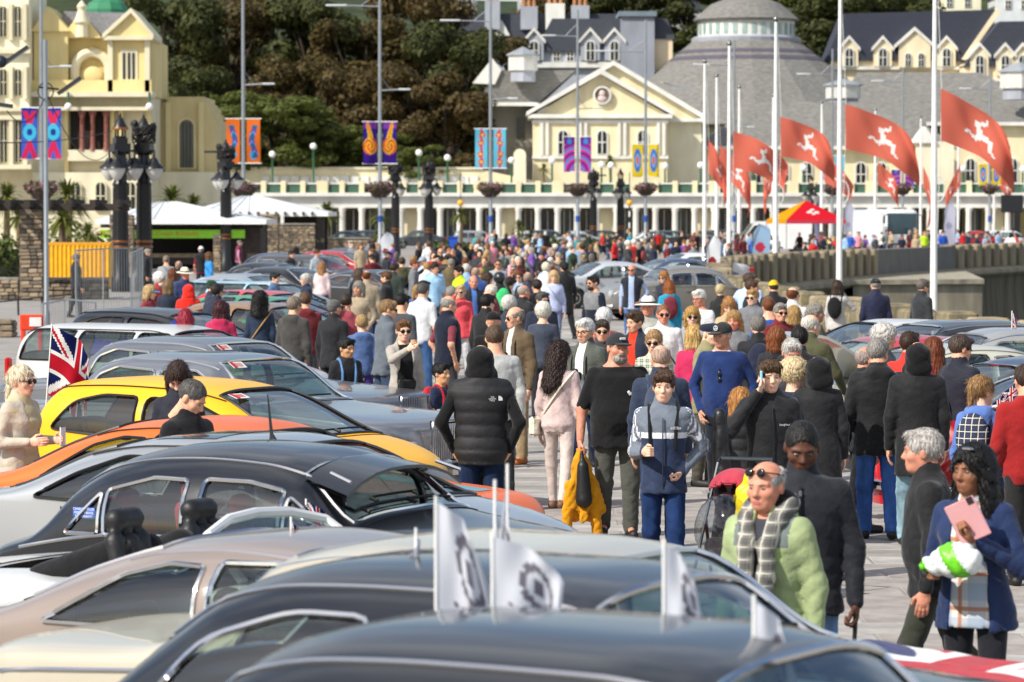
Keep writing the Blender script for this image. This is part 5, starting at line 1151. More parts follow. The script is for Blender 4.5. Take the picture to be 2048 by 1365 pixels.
# ================================================================== STREET FURNITURE, FLAGS, KIOSKS
def cloth_grid(nu, nv, fn, colfn, name, mats, parent, flip=False):
    V = [fn(i / nu, j / nv) for i in range(nu + 1) for j in range(nv + 1)]; k = nv + 1; F = []; I = []
    for i in range(nu):
        for j in range(nv): F.append((i * k + j, (i + 1) * k + j, (i + 1) * k + j + 1, i * k + j + 1)); I.append(colfn((i + .5) / nu, (j + .5) / nv))
    return link(name, mesh_from(name, V, np.array(F), I, mats, True), parent)
def seg_d(p, a, b):
    ax, ay = b[0] - a[0], b[1] - a[1]; t = max(0, min(1, ((p[0] - a[0]) * ax + (p[1] - a[1]) * ay) / (ax * ax + ay * ay))); return math.hypot(p[0] - a[0] - t * ax, p[1] - a[1] - t * ay), t
def three_legs(u, v, asp):                            # three running legs joined at the thigh
    x, y = (u - .5) * asp, v - .5
    for k in range(3):
        a = R(100 + 120 * k); P = [(0, 0), (.2, 0), (.2 + .13 * math.cos(R(-75)), .17 * math.sin(R(-75)) - .0), (.2 + .2, -.2)]
        P = [(0, 0), (.2, .03), (.27, -.15), (.35, -.15)]; Q = [(px * math.cos(a) - py * math.sin(a), px * math.sin(a) + py * math.cos(a)) for px, py in P]
        for i, (w0, w1) in enumerate(((.06, .05), (.045, .03), (.03, .022))):
            d, t = seg_d((x, y), Q[i], Q[i + 1])
            if d < w0 + (w1 - w0) * t: return 1
    return 0
FLAGRED = mat('flag', '#d46e5a'); FLAGW = mat('flag', '#e8e6e2'); FLAGB = mat('flag', '#141d52')
poles = [  # px, D, hoist top (px, y), hoist len m, droop deg, fly, sway, label bits
 (1868, 113, 178, 38, 3.1, .45, 'tallest white flagpole standing nearest on the sea wall bastion', 'red three-legged flag folding over on the tallest pole'),
 (1679, 130, 209, 29, 3.2, .35, 'second white flagpole rising from the bastion behind woman with backpack', 'large red flag showing the white three legs most clearly'),
 (1551, 148, 234, 28, 2.6, .4, 'white flagpole with silver ball top above man in yellow cap', 'red flag with white legs streaming from the pole above the yellow cap'),
 (1458, 169, 263, 30, 3.1, .5, 'white flagpole at the bend of the sea wall', 'red flag rippling in dark folds at the bend of the wall'),
 (1409, 189, 280, 66, 2.6, .4, 'slim white flagpole in front of the cream hall wing corner', 'red flag hanging steeply before the hall wing corner'),
 (1433, 208, 291, 52, 3.2, .4, 'white flagpole just past the hall corner with small ball', 'red flag trailing low behind the bend pole'),
 (1478, 227, 316, 78, 2.6, .3, 'white flagpole behind the rippling flag', 'small red flag drooping almost straight down behind others'),
 (1546, 243, 322, 112, 2.5, .3, 'far white flagpole half hidden by the silver ball pole', 'small red flag blowing back over its own pole'),
 (1643, 258, 318, 42, 3.0, .4, 'far white flagpole by the red and yellow tent', 'narrow red flag above the red and yellow tent'),
 (1750, 275, 325, 52, 2.9, .4, 'far white flagpole beside the coach windscreen', 'red flag above the coach partly behind the big flag'),
 (1841, 297, 333, 80, 4.2, .2, 'far white flagpole by the porch pediment', 'red flag hanging limp by the porch'),
 (1916, 318, 332, 112, 4.0, .25, 'far thin white flagpole past the tallest pole', 'small red flag blowing left past the tallest pole'),
 (1988, 330, 330, 68, 4.3, .25, 'farthest thin white flagpole by the dark screen', 'farthest small red flag by the dark screen')]
for px, D, yh, droop, fly, sway, lp, lf in poles:
    x = X(px, D); t = thing('flagpole', lp, 'flagpole', (x, D, 0), 0, 'white flagpoles along the sea wall')
    zb_ = -1.21 if D < 140 else -.01; b = MB(); b.lathe([(.24, zb_), (.24, zb_ + .14), (.12, zb_ + .22), (.105, 3), (.06, 11)], 12); b.build('pole', WPAINT, t, True)
    b = MB(); b.ball((0, 0, 11.1), .13, 12, 8); b.build('finial', mat('metal', '#8d8d88', .3), t, True)
    z0 = Z(yh, D); b = MB(); b.tube([(.06, 0, 10.9), (.22, -.03, z0 + .1), (.2, -.05, z0 - 1.8), (.1, -.05, 2.2)], .012, 4); b.build('halyard', mat('plain', '#d8d6d0'), t)
    b = MB(); b.tube([(.12 + .22 * math.cos(a), -.05, 3.7 + .42 * math.sin(a)) for a in np.linspace(0, 6.28, 20, endpoint=False)], .02, 5, closed=True); b.build('rope_ring', mat('plain', '#d8d6d0'), t)
    a = R(droop); H = 1.65 if D < 150 else 1.75; sg = -1 if droop > 90 else 1; dr = a if sg > 0 else math.pi - a; ph = px * .1
    f = tag(link('flag', None, loc=(x + .2, D - .05, z0)), lf, 'flag', 'red flags with three white legs')
    def fn(u, v, dr=dr, sg=sg, H=H, fly=fly, sway=sway, ph=ph):
        d = dr - .2 + .28 * u * u; w_ = sway * u * math.sin(6.8 * u + 2.2 * (1 - v) + ph) + .13 * u * math.sin(15 * u + 6 * v + ph)
        return (sg * (math.cos(d) * u * fly + .12 * u * math.sin(9 * u + 4 * v + ph)), w_ - .2 * u, -math.sin(d) * u * fly * .92 - (1 - v) * H * (1 - .12 * u))
    cloth_grid(44 if D < 180 else 28, 24 if D < 180 else 16, fn, lambda u, v: three_legs(u, v, 1.7), 'flag_cloth', [FLAGRED, FLAGW], f)
# --- banners on tall lamp posts
def ban_eye(u, v):
    x = abs(u - .5); y = abs(v - .5)
    if v > .93: return 1
    d = abs(y - .12 - .0) ; e = math.hypot((u - .5) * 1.0, (v - .52) * 2.6)
    if e < .17: return 1
    if e < .42: return 2
    if abs(x - (y - .18) * 1.1) < .16 and y > .12: return 3
    if math.hypot(x - .1, (y - .3) * 2) < .1: return 4
    return 0 if v < .8 else 1
def ban_fig(u, v):
    e = math.hypot((u - .5 - .12 * math.sin(v * 9)) / .2, 1e-6)
    if .12 < v < .85 and e < 1: return [1, 2, 3, 1, 4][int(v * 23 + e * 2) % 5]
    if math.hypot((u - .5), (v - .2) * 2.2) < .26: return 2
    return 0
def ban_spiral(u, v):
    d = math.hypot((u - .5) * .9, (v - .42) * 2.2); a = math.atan2(v - .42, u - .5); k = (d * 13 + a / 1.05) % 3
    if d < .46 and v < .8: return 1 + int(k) % 3
    if abs(u - .5 - (v - .7) * .7) < .17 - (v - .75) * .3 and v > .6: return 1 if abs(u - .5 - (v - .7) * .7) > .08 else 3
    return 0 if v < .84 else 4
def ban_flower(u, v):
    for c in (.16, .36, .64, .84):
        d = math.hypot(u - .5 - .08 * math.sin(c * 20), (v - c) * 3)
        if d < .11: return 3
        if d < .3 and (math.sin(6 * math.atan2((v - c) * 3, u - .5)) > -.4): return 1 if d < .24 else 2
    if abs(u - .5) < .1: return 4
    return 0
def ban_wave(u, v):
    k = (math.hypot(u + .1, v * 2.6) * 6) % 4
    return int(k) if v < .8 else (2 if abs(u - .5) + abs(v - .87) * 2 < .25 else 0)
def ban_oval(u, v):
    d = math.hypot((u - .5) / .36, (v - .5) / .36)
    if d < .35: return 2
    if d < .6: return 3
    if d < 1: return 1
    return 0
BP = [(ban_eye, '#3f62c4 #2b3c9c #49c0dc #d8305c #e07c2c'), (ban_fig, '#e8742c #2d52b8 #3fa7d8 #8c3c90 #2c7c58'), (ban_spiral, '#3a2080 #e0c42c #d83a3a #e87a2c #7a3c98'), (ban_flower, '#62c4e0 #d83a3a #e8803c #e8c83c #c44c7c'), (ban_wave, '#6a2c8c #d8408c #3c8cd0 #a83c9c #3c2c7c'), (ban_oval, '#e8cc2c #4c78c8 #d86a3c #7ca8dc #4c78c8')]
def lamp_post(px, D, bi, ybt, ybb, arms, top, lab, lab2, basket=True, bandcol=True):
    x = X(px, D); zt_ = Z(top, D); t = thing('lamp_post', lab, 'lamp post', (x, D, 0), 0, 'tall silver lamp posts')
    b = MB(); b.lathe([(.2, 0), (.2, 1.2), (.13, 1.4), (.12, 6), (.08, zt_)], 10); b.build('pole', GALV, t, True)
    for ya, dx in arms:
        za = Z(ya, D); L = dx * D / FPX; b = MB(); b.tube([(0, 0, za + (.9 if abs(dx) > 40 else .6)), (L * .35, 0, za)], .02, 4); b.tube([(0, 0, za - .05), (L * .5, 0, za), (L, 0, za + .05)], .05, 6); am = b.build('arm', GALV, t, True); b = MB(); b.rbox((L * .82, 0, za + .02), (abs(L) * .42, .28, .12), .05); b.build('lamp_head', mat('plain', '#c9cdd0', .4), am, True)
    if bandcol: b = MB(); b.lathe([(.17, Z(444, D)), (.17, Z(432, D))], 10); b.build('blue_band', mat('plain', '#1c4a9c'), t)
    if bi is not None:
        z0, z1 = Z(ybb, D), Z(ybt, D); fnc, pal = BP[bi]; mats = [mat('flag', c) for c in pal.split()]; wd = .82
        for sg in (-1, 1):
            bn = tag(link('street_banner', None, loc=(x, D - .05, 0)), lab2 + (' hanging on the sea side of its post' if sg > 0 else ' hanging on the town side of its post'), 'banner', 'patterned banners on lamp posts')
            tw = rng.uniform(-.06, .06)
            cloth_grid(18, 48, lambda u, v, sg=sg, tw=tw: (sg * (.2 + u * wd), .1 * math.sin(v * 5 + sg) * u + tw * u * (1 - v) * 4, z0 + (z1 - z0) * v), fnc, 'cloth', mats, bn)
            b = MB(); b.tube([(sg * .05, 0, z1), (sg * 1.1, 0, z1)], .035, 6); b.tube([(sg * .05, 0, z0), (sg * 1.1, 0, z0)], .035, 6); b.build('bar', WPAINT, bn, True)
    if basket:
        zb = Z(376, D); g = MB(); bl_ = [((.0, 0, zb), (1.0, 1.0, .42)), ((.0, 0, zb - .3), (.6, .6, .4))]
        h = tag(link('flower_basket', None, loc=(x, D, 0)), 'mauve flower basket ringing the ' + lab[:60].replace('tall ', ''), 'flower basket', 'hanging flower baskets')
        V, F = leaves(bl_, 420, .12, px); tag(link('foliage', mesh_from('foliage', V, F, None, [mat('leaf', '#4c4a2c', c2='#6e5c44', scale=3)], False), h), kind='stuff'); V, F = leaves(bl_, 260, .09, px + 1); tag(link('flowers', mesh_from('flowers', V, F, None, [mat('leaf', '#8c5470', c2='#c08ca4', scale=3)], False), h), kind='stuff')
        b = MB(); b.lathe([(.35, zb - .6), (.75, zb - .2), (.8, zb)], 12); b.build('bowl', mat('plain', '#3a3028'), h, True)
lamp_post(84, 180, 0, 216, 318, [(134, 60)], -60, 'tall silver lamp post in front of the yellow theatre', 'blue banner with pink fish and eye pattern', True)
lamp_post(487, 211, 1, 238, 327, [(169, 62)], -70, 'tall silver lamp post with orange banners', 'orange banner with blue knotted figures')
lamp_post(760, 217, 2, 244, 328, [(180, 60), (12, -105)], -70, 'tall silver lamp post with purple spiral banners', 'purple banner with yellow and red spiral')
lamp_post(981, 233, 3, 258, 337, [(198, 54), (42, -98)], -60, 'tall silver lamp post with turquoise banners', 'turquoise banner with red flower pattern')
lamp_post(1155, 261, 4, 274, 344, [(217, 50), (72, -70)], 20, 'silver lamp post with purple and pink banners', 'purple banner with pink and blue waves')
lamp_post(1291, 266, 5, 289, 354, [(103, -100)], 40, 'silver lamp post with yellow banners', 'yellow banner with blue oval pattern')
lamp_post(1468, 286, None, 0, 0, [(130, -80), (255, 40)], 80, 'thin silver lamp post behind the bend flagpole', '', False)
lamp_post(1664, 300, 3, 312, 362, [(149, -70)], 98, 'thin silver lamp post behind the second flagpole', 'blue far banner half hidden behind red flag')
lamp_post(1805, 314, 4, 340, 375, [(163, -62)], 135, 'thin silver lamp post above the coach', 'red pink far banner above the coach')
lamp_post(1979, 328, 5, 328, 371, [(178, -60)], 140, 'thin silver lamp post by the dark screen', 'lime yellow far banner by the dark screen')
# --- black ornate columns
def column_proto():
    t = thing('lamp_column', 'tmp', 'lamp column'); b = MB(); b.lathe([(.36, 0), (.36, .5), (.3, .6), (.29, 1.75), (.27, 3.9), (.3, 4.0), (.24, 4.1), (.22, 5.3)], 20)
    b.build('shaft', BLACK, t, True)
    for z in (1.62, 1.82): q = MB(); q.lathe([(.3, z), (.325, z + .03), (.325, z + .06), (.3, z + .09)], 20); q.build('copper_band', COPPER, t, True)
    for k in range(12):
        a = k * math.pi / 6; q = MB(); q.tube([(.285 * math.cos(a), .285 * math.sin(a), 1.95), (.268 * math.cos(a), .268 * math.sin(a), 3.85)], .022, 5); q.build('flute', BLACK, t)
    b = MB(); b.box((0, 0, 5.35), (.62, .62, .3)); b.box((0, 0, 5.6), (.45, .45, .24)); b.lathe([(.3, 5.1), (.36, 5.2)], 12); b.build('capital', BLACK, t)
    for a in (0, 2.094, 4.189):
        cx, cy_ = .55 * math.cos(a), .55 * math.sin(a); q = MB(); q.tube([(.15 * math.cos(a), .15 * math.sin(a), 5.2), (cx, cy_, 5.25), (cx, cy_, 4.95)], .05, 6); q.lathe([(.4, 4.58), (.38, 4.64), (.2, 4.78), (.1, 4.98)], 14, (cx, cy_, 0)); br = q.build('lamp_bracket', BLACK, t, True)
        q = MB(); q.lathe([(.05, 4.12), (.16, 4.2), (.3, 4.45), (.33, 4.58)], 14, (cx, cy_, 0)); q.build('lamp_glass', mat('plain', '#c9c8c4', .2), br, True)
    b = MB(); b.lathe([(.22, 5.72), (.24, 5.78)], 10); [b.tube([(.2 * math.cos(a), .2 * math.sin(a), 5.75), (.2 * math.cos(a), .2 * math.sin(a), 6.05)], .02, 4) for a in np.linspace(0, 6.28, 8, endpoint=False)]; b.lathe([(.3, 6.05), (.28, 6.1), (.1, 6.45), (.04, 6.5), (.06, 6.56), (.01, 6.66)], 12); b.build('lantern', BLACK, t, True); q = MB(); q.lathe([(.305, 6.02), (.31, 6.06), (.3, 6.1)], 14); q.build('lantern_band', COPPER, t, True)
    return t
cp = column_proto()
for i, (px, D, lb, bundle) in enumerate(((241, 130, 'tall black fluted lamp column left of its twin by the kiosk', 0), (288, 131, 'tall black lamp column tangled with dark festoon cables', 1), (452, 175, 'black lamp column in front of the white kiosk roof', 1), (791, 241, 'black lamp column beside the white feather flag', 1), (858, 238, 'black lamp column right of the feather flag and blue bin', 1), (1187, 284, 'far black lamp column left of its pair before the arcade', 1), (1241, 286, 'far black lamp column right of its pair before the arcade', 0), (1622, 330, 'farthest black lamp column behind the red and yellow tent', 0))):
    c = cp if i == 0 else copy_tree(cp); c.location = (X(px, D), D, 0); c.rotation_euler = (0, 0, .4 + i); c['label'] = lb; c['group'] = 'black ornate lamp columns'
    if bundle:
        b = MB(); r = random.Random(i)
        for k in range(9): b.tube([(.42 * math.cos(a + k) * (1 + .2 * math.sin(3 * a + k)), .42 * math.sin(a + k), 5.75 + .1 * k * .4 + .22 * math.sin(2 * a + k)) for a in np.linspace(0, 6.28, 18, endpoint=False)], .035, 5, closed=True)
        for k in range(4): a = r.uniform(0, 6.28); b.ball((.35 * math.cos(a), .35 * math.sin(a), 5.9 + .12 * k), .16, 7, 5)
        b.build('cable_bundle', mat('plain', '#141414', .6), c, True); b = MB(); b.box((.95, 0, 6.0), (.9, .18, .12), .3, M=Matrix.Translation((0, 0, 0))); b.build('floodlight', BLACK, c)
# --- galvanised post with floodlight and festoon cables
D = 91; x = X(92, D); t = thing('galvanised_post', 'bare galvanised steel post with floodlight and looping black cables', 'post', (x, D, 0)); b = MB(); b.lathe([(.09, 0), (.09, .3), (.065, .4), (.06, Z(80, D))], 10); b.build('pole', GALV, t, True)
z = Z(175, D); b = MB(); b.tube([(-.15, 0, z), (.35, 0, z - .05)], .03, 6); b.tube([(.2 * math.cos(a), .05, z - .1 + .22 * math.sin(a)) for a in np.linspace(0, 6.28, 16, endpoint=False)], .018, 5, closed=True); b.build('bracket', BLACK, t, True)
def flood(parent, c, ln, ang): M = Matrix.Translation(c) @ Matrix.Rotation(ang, 4, 'Y'); b = MB(); b.box((0, 0, 0), (ln, .14, .09), M=M); f = b.build('floodlight', mat('plain', '#2a2a2c', .5), parent); b = MB(); b.box((ln * .05, 0, -.055), (ln * .85, .11, .02), M=M); b.build('lens', mat('plain', '#b0b4b8', .1), f)
flood(t, (.62, 0, Z(172, D)), .72, R(-35))
def cable(name, label, pts, r=.014):
    b = MB(); b.tube(pts, r, 5); tag(b.build(name, mat('plain', '#17171a', .7), smooth=True), label, 'cable')
def hang(a, b_, sag, n=16): return [Vector(a).lerp(Vector(b_), i / n) - Vector((0, 0, sag * 4 * (i / n) * (1 - i / n))) for i in range(n + 1)]
cable('festoon_cable', 'black festoon cable sagging from the galvanised post to the twin columns', hang(at(97, 195, 91), at(222, 300, 129), .9))
cable('festoon_cable', 'black cable looping from the frame edge to galvanised post', hang(at(14, 222, 88), at(90, 195, 91), .45))
cable('festoon_cable', 'thin black cable crossing in front of the theatre loggia', hang(at(-10, 286, 80), at(226, 262, 129), .12))
for px, py, ln, a, lb in ((30, 112, .8, R(-35), 'black angled floodlight at the upper frame edge'), (6, 210, .5, R(8), 'black bell shaped floodlight below at the frame edge')):
    D = 88; f = thing('floodlight', lb, 'floodlight', at(px, py, D)); flood(f, (0, 0, 0), ln, a); b = MB(); b.ball((-.35, 0, -.15 if a < 0 else .12), .16, 8, 6); b.build('mount', mat('plain', '#1b2230', .4), f, True)
mp = thing('galvanised_mast', 'second galvanised mast just outside carrying floodlights', 'post', (X(-22, 88.3), 88.3, 0)); b = MB(); b.lathe([(.08, 0), (.07, 7.6)], 8); b.build('pole', GALV, mp, True); b = MB(); b.tube([(0, 0, Z(120, 88)), (.6, -.3, Z(118, 88))], .03, 5); b.tube([(0, 0, Z(212, 88)), (.35, -.3, Z(212, 88))], .03, 5); b.build('bracket', BLACK, mp)

# --- stonework, pergola, kiosks
STN = [mat('stone', c, .95, scale=6, amt=.25) for c in ('#7d705e', '#8f8068', '#6a6054', '#9a8a74', '#5c5348', '#867460')]
_stone = []
for i in range(6):
    q = MB(); q.rbox((0, 0, 0), ((.34, .26, .42, .3, .22, .38)[i], .12, (.11, .14, .1, .16, .12, .13)[i]), .025); _stone.append(q.mesh('stone', STN[i]))
def stone_face(t, x0, x1, y, z0, z1, r, axis=0, mx=140):
    z = z0 + .07
    while z < z1 - .04:
        h = r.uniform(.11, .17); x_ = x0 + r.uniform(0, .1)
        while x_ < x1 - .05:
            i = r.randrange(6); ln = min((.34, .26, .42, .3, .22, .38)[i], x1 - x_)
            xx = x_ + ln / 2; link('stone', _stone[i], t, loc=(xx, y + r.uniform(-.015, .015), z) if axis == 0 else (y + r.uniform(-.015, .015), xx, z), rot=(0, 0, 0 if axis == 0 else R(90)), scale=(ln / (.34, .26, .42, .3, .22, .38)[i], 1, h / (.11, .14, .1, .16, .12, .13)[i] * .88)); x_ += ln + .012
        z += h
def stone_pillar(px0, px1, ytop, D, label, d=.7, seed=1):
    x0, x1 = X(px0, D), X(px1, D); z1 = Z(ytop, D); t = thing('stone_pillar', label, 'pillar', (0, 0, 0)); r = random.Random(seed)
    b = MB(); b.b2(x0 + .03, x1 - .03, D + .03, D + d, 0, z1 - .02); b.build('core', STN[2], t); stone_face(t, x0, x1, D, 0, z1, r); stone_face(t, D + .06, D + d, x1 - .04, 0, z1, r, 1); return t
stone_pillar(37, 85, 418, 117, 'square stone pillar carrying the timber pergola beside steel post', seed=1); stone_pillar(218, 266, 430, 172, 'stone pier at the corner of the kiosk behind twin columns', seed=2); stone_pillar(425, 441, 468, 172, 'narrow stone pier beside the kiosk hatch', seed=3); stone_pillar(522, 556, 428, 186, 'stone pier holding the second white roof', seed=4); stone_pillar(-8, 24, 640, 82, 'broken stone pier end at the frame edge', seed=5)
def stone_wall(px0, px1, ytop, D, label, seed, th_=.4):
    t = thing('stone_wall', label, 'wall'); r = random.Random(seed); x0, x1, z1 = X(px0, D), X(px1, D), Z(ytop, D); b = MB(); b.b2(x0, x1, D + .05, D + th_, 0, z1 - .02); b.build('core', STN[2], t); stone_face(t, x0, x1, D, 0, z1, r); b = MB(); b.b2(x0, x1, D - .05, D + th_ + .05, z1, z1 + .08); b.build('coping', mat('stone', '#8d8880', .95), t); return t
stone_wall(-20, 36, 560, 118, 'low rubble stone wall at the frame edge behind iron railing', 7); stone_wall(86, 215, 560, 119, 'low rubble stone wall below the yellow container', 8); stone_wall(556, 630, 450, 189, 'rough stone wall inside second shelter', 9); stone_wall(640, 740, 478, 215, 'low stone planter wall by parked dark cars', 10); stone_wall(1010, 1290, 486, 268, 'low planter wall with hedge before the arcade cars', 11)
pg = thing('timber_pergola', 'weathered dark timber pergola beams at the frame edge', 'pergola'); D = 117; b = MB(); b.b2(X(-60, D), X(258, D), D + .1, D + .3, Z(422, D), Z(408, D)); b.build('main_beam', mat('stone', '#3a322c', .9), pg)
for px in (-10, 24, 62, 104, 146, 192, 240): b = MB(); b.b2(X(px - 6, D), X(px + 6, D), D - 1.0, D + 2.4, Z(421, D) + .1, Z(400, D)); b.build('rafter', mat('stone', '#332b26', .9), pg)
def hip_roof(t, px0, px1, yeave, D, yridge, r0, r1, depth, m):
    xa, xb, ze, zr = X(px0, D), X(px1, D), Z(yeave, D), Z(yridge, D); ya, yb = D - .6, D + depth; ra, rb = X(r0, D), X(r1, D); ym = (ya + yb) / 2
    b = MB(); b.add([(xa, ya, ze), (xb, ya, ze), (xb, yb, ze), (xa, yb, ze), (ra, ym, zr), (rb, ym, zr)], [[0, 1, 5, 4], [1, 2, 5], [2, 3, 4, 5], [3, 0, 4], [3, 2, 1, 0]]); rf = b.build('roof', m, t)
    b = MB(); b.b2(xa - .05, xb + .05, ya - .08, ya - .01, ze - .22, ze + .02); b.b2(xb + .01, xb + .08, ya, yb, ze - .22, ze + .02); b.build('fascia', WPAINT, rf)
    for k in range(1, 9): u = k / 9; b = MB(); b.tube([(xa + (xb - xa) * u, ya, ze + .02), (ra + (rb - ra) * u, ym, zr + .02)], .025, 4); b.build('seam', mat('plain', '#cfd3d4', .4), rf)
    return rf
k1 = thing('snack_kiosk', 'low snack kiosk with white hipped roof and lime green sign board', 'kiosk'); D = 175; WR = mat('wall', '#c6cacc')
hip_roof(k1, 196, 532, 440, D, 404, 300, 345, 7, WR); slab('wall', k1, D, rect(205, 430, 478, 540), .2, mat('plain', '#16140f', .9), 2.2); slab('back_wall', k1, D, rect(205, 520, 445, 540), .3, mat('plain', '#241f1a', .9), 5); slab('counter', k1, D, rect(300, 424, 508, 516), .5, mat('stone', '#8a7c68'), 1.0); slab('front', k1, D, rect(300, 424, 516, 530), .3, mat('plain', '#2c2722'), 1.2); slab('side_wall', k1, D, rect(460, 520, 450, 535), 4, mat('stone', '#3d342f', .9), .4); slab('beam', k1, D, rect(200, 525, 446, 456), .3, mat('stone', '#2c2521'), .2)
sg = slab('sign_board', k1, D, rect(200, 490, 460, 477), .06, mat('plain', '#8fd42c', .5), -.1)
for k, (txt, px) in enumerate((('HOT FOOD', 225), ('Ice Cream & Snacks', 345))):
    m_ = text_mesh(txt, .32, mat('plain', '#e0661c', .5)); link('lettering', m_, sg, loc=(X(px, D), D - .11, Z(468, D)), rot=(R(90), 0, 0))
k2 = thing('open_shelter', 'open shelter with white hipped roof and stone piers beyond kiosk', 'shelter'); D = 190
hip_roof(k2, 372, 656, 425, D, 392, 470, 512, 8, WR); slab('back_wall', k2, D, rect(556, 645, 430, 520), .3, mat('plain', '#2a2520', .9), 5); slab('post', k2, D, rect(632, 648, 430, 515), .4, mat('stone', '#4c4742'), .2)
for i in range(9): slab('rafter_end', k2, D, rect(480 + i * 18, 484 + i * 18, 424, 431), .5, mat('plain', '#3a342e'), -.85)
yc = thing('storage_container', 'bright yellow ribbed storage container behind the steel post', 'container'); D = 135
slab('body', yc, D, rect(90, 219, 490, 575), 2.2, mat('plain', '#ecb616', .5)); slab('top_rail', yc, D, rect(88, 221, 486, 491), 2.3, mat('plain', '#d8920c', .5), -.05)
for i in range(15): slab('rib', yc, D, rect(93 + i * 8.6, 96.5 + i * 8.6, 491, 575), .06, mat('plain', '#ecb616', .5), -.055)
# --- fences and barriers
def mesh_panel(label, p0, p1, h, bars, name='fence_panel', cat='fence', z0=.06, rad=.02):
    t = thing(name, label, cat); a, c = Vector((*p0, 0)), Vector((*p1, 0)); up = Vector((0, 0, h)); b = MB(); b.tube([a + Vector((0, 0, z0)), a + up, c + up, c + Vector((0, 0, z0))], rad, 8); b.tube([a + Vector((0, 0, z0 + .1)), c + Vector((0, 0, z0 + .1))], rad * .8, 6); b.build('frame', GALV, t, True)
    b = MB()
    for i in range(1, bars): q = a.lerp(c, i / bars); b.tube([q + Vector((0, 0, z0 + .1)), q + up], rad * .28, 4)
    tag(b.build('mesh_bars', GALV, t), kind='stuff'); b = MB(); b.box((a.x, a.y, .05), (.22, .6, .1)); b.box((c.x, c.y, .05), (.22, .6, .1)); b.build('feet', mat('plain', '#2a2a2a'), t); return t
g = lambda px, D: (X(px, D), D)
mesh_panel('tall steel mesh fence panel facing us in front of yellow container', g(151, 86), g(206, 90), 2.0, 13); mesh_panel('tall steel mesh fence panel angled beside black columns', g(206, 90.2), g(284, 92), 2.0, 15); mesh_panel('steel mesh fence panel running back along parked cars', g(285, 92.2), g(262, 80), 2.0, 12)
mesh_panel('grey crowd barrier by blue hatchback', g(128, 74), g(190, 71), 1.1, 14, 'crowd_barrier', 'barrier', .1); mesh_panel('grey crowd barrier next to orange plastic barrier', g(84, 70), g(128, 73), 1.1, 12, 'crowd_barrier', 'barrier', .1)
t = thing('plastic_barrier', 'orange and white plastic road barrier beside stone pier', 'barrier', (X(62, 66), 66, 0), .2); b = MB(); b.rbox((0, 0, .85), (.44, .08, .3), .02); b.rbox((-.16, 0, .36), (.09, .07, .72), .02); b.rbox((.16, 0, .36), (.09, .07, .72), .02); b.rbox((0, 0, .08), (.5, .4, .1), .03); b.build('frame', mat('plain', '#e0401c', .5), t); b = MB(); b.rbox((.07, -.045, .86), (.22, .02, .17), .005); b.build('white_panel', mat('plain', '#e8e6e2'), t)
t = thing('iron_railing', 'thin black iron railing along the stone wall', 'railing'); D = 100; b = MB()
for y in (588, 632): b.tube([at(-20, y + 18, D), at(150, y, D)], .025, 5)
for px in (36, 84, 140): b.tube([at(px, 596, D), (X(px, D), D, 0)], .03, 5)
b.build('rails', BLACK, t, True)
# --- palms and hedges
def palm_proto(seed, H=2.6, n=110):
    r = random.Random(seed); b = MB(); b.tube([(0, 0, 0), (.06, .03, H * .4), (.02, .08, H * .75), (.08, .05, H)], [.16, .13, .12, .1], 8); tk = b.mesh('trunk', mat('stone', '#6b5a44', .95), True); q = MB()
    for i in range(n):
        a, e = r.uniform(0, 6.28), r.uniform(-.5, 1.4); L = r.uniform(.75, 1.15); P = []
        for k in range(4): u = k / 3; P.append(Vector((math.cos(a) * L * u * math.cos(e), math.sin(a) * L * u * math.cos(e), H + L * u * math.sin(e) - .45 * u * u * L)))
        s_ = Vector((-math.sin(a), math.cos(a), 0)); V = []
        for k, wd in enumerate((.03, .045, .035, .003)): V += [P[k] - s_ * wd + Vector((.08, .05, 0)), P[k] + s_ * wd + Vector((.08, .05, 0))]
        q.add(V, [[0, 1, 3, 2], [2, 3, 5, 4], [4, 5, 7, 6]])
    return q.mesh('fronds', mat('leaf', '#4c5a24', c2='#7a7a34', scale=2)), tk
PP = [palm_proto(i, 2.2 + .4 * i) for i in range(3)]
for i, (px, ytop, D, sc, lb) in enumerate(((122, 385, 150, 1.5, 'spiky palm behind the yellow container'), (176, 430, 142, 1.1, 'low spiky palm close beside the yellow container'), (40, 395, 160, 1.6, 'spiky palm at the frame edge behind stone pillar'), (345, 350, 215, 2.0, 'tall palm before the plain buff block'), (385, 372, 216, 1.5, 'shorter palm next to the tall buff block palm'), (318, 392, 210, 1.3, 'low palm between black columns and kiosk roof'), (655, 388, 240, 1.5, 'palm at the shelter roof corner'), (762, 405, 236, 1.9, 'palm left of the black column with feather flag'), (922, 403, 232, 2.0, 'palm beside the blue bin'), (1060, 452, 250, 1.0, 'low palm in the planter'), (1087, 320, 338.5, 3.0, 'palm on terrace in front of the hall'), (1222, 302, 338.6, 3.4, 'tall terrace palm in front of the middle hall window'), (140, 335, 190, 2.2, 'tall palm in front of the theatre'), (755, 450, 228, .9, 'low spiky plant by the bin'), (10, 345, 165, 2.2, 'dark tall palm in corner by theatre tower'), (1037, 430, 249, 1.3, 'thin stemmed palm in the planter'))):
    z = 0 if D < 330 else Z(386, D); v = i % 3; H = (2.2 + .4 * v) + .9; s_ = (Z(ytop, D) - z) / H; t = thing('palm_tree', lb, 'palm', (X(px, D), D, z), i * 1.3, 'spiky palms'); link('crown', PP[v][0], t, scale=(max(s_, .6) * 1.0,) * 2 + (s_,)); link('trunk', PP[v][1], t, scale=(max(s_, .6),) * 2 + (s_,))
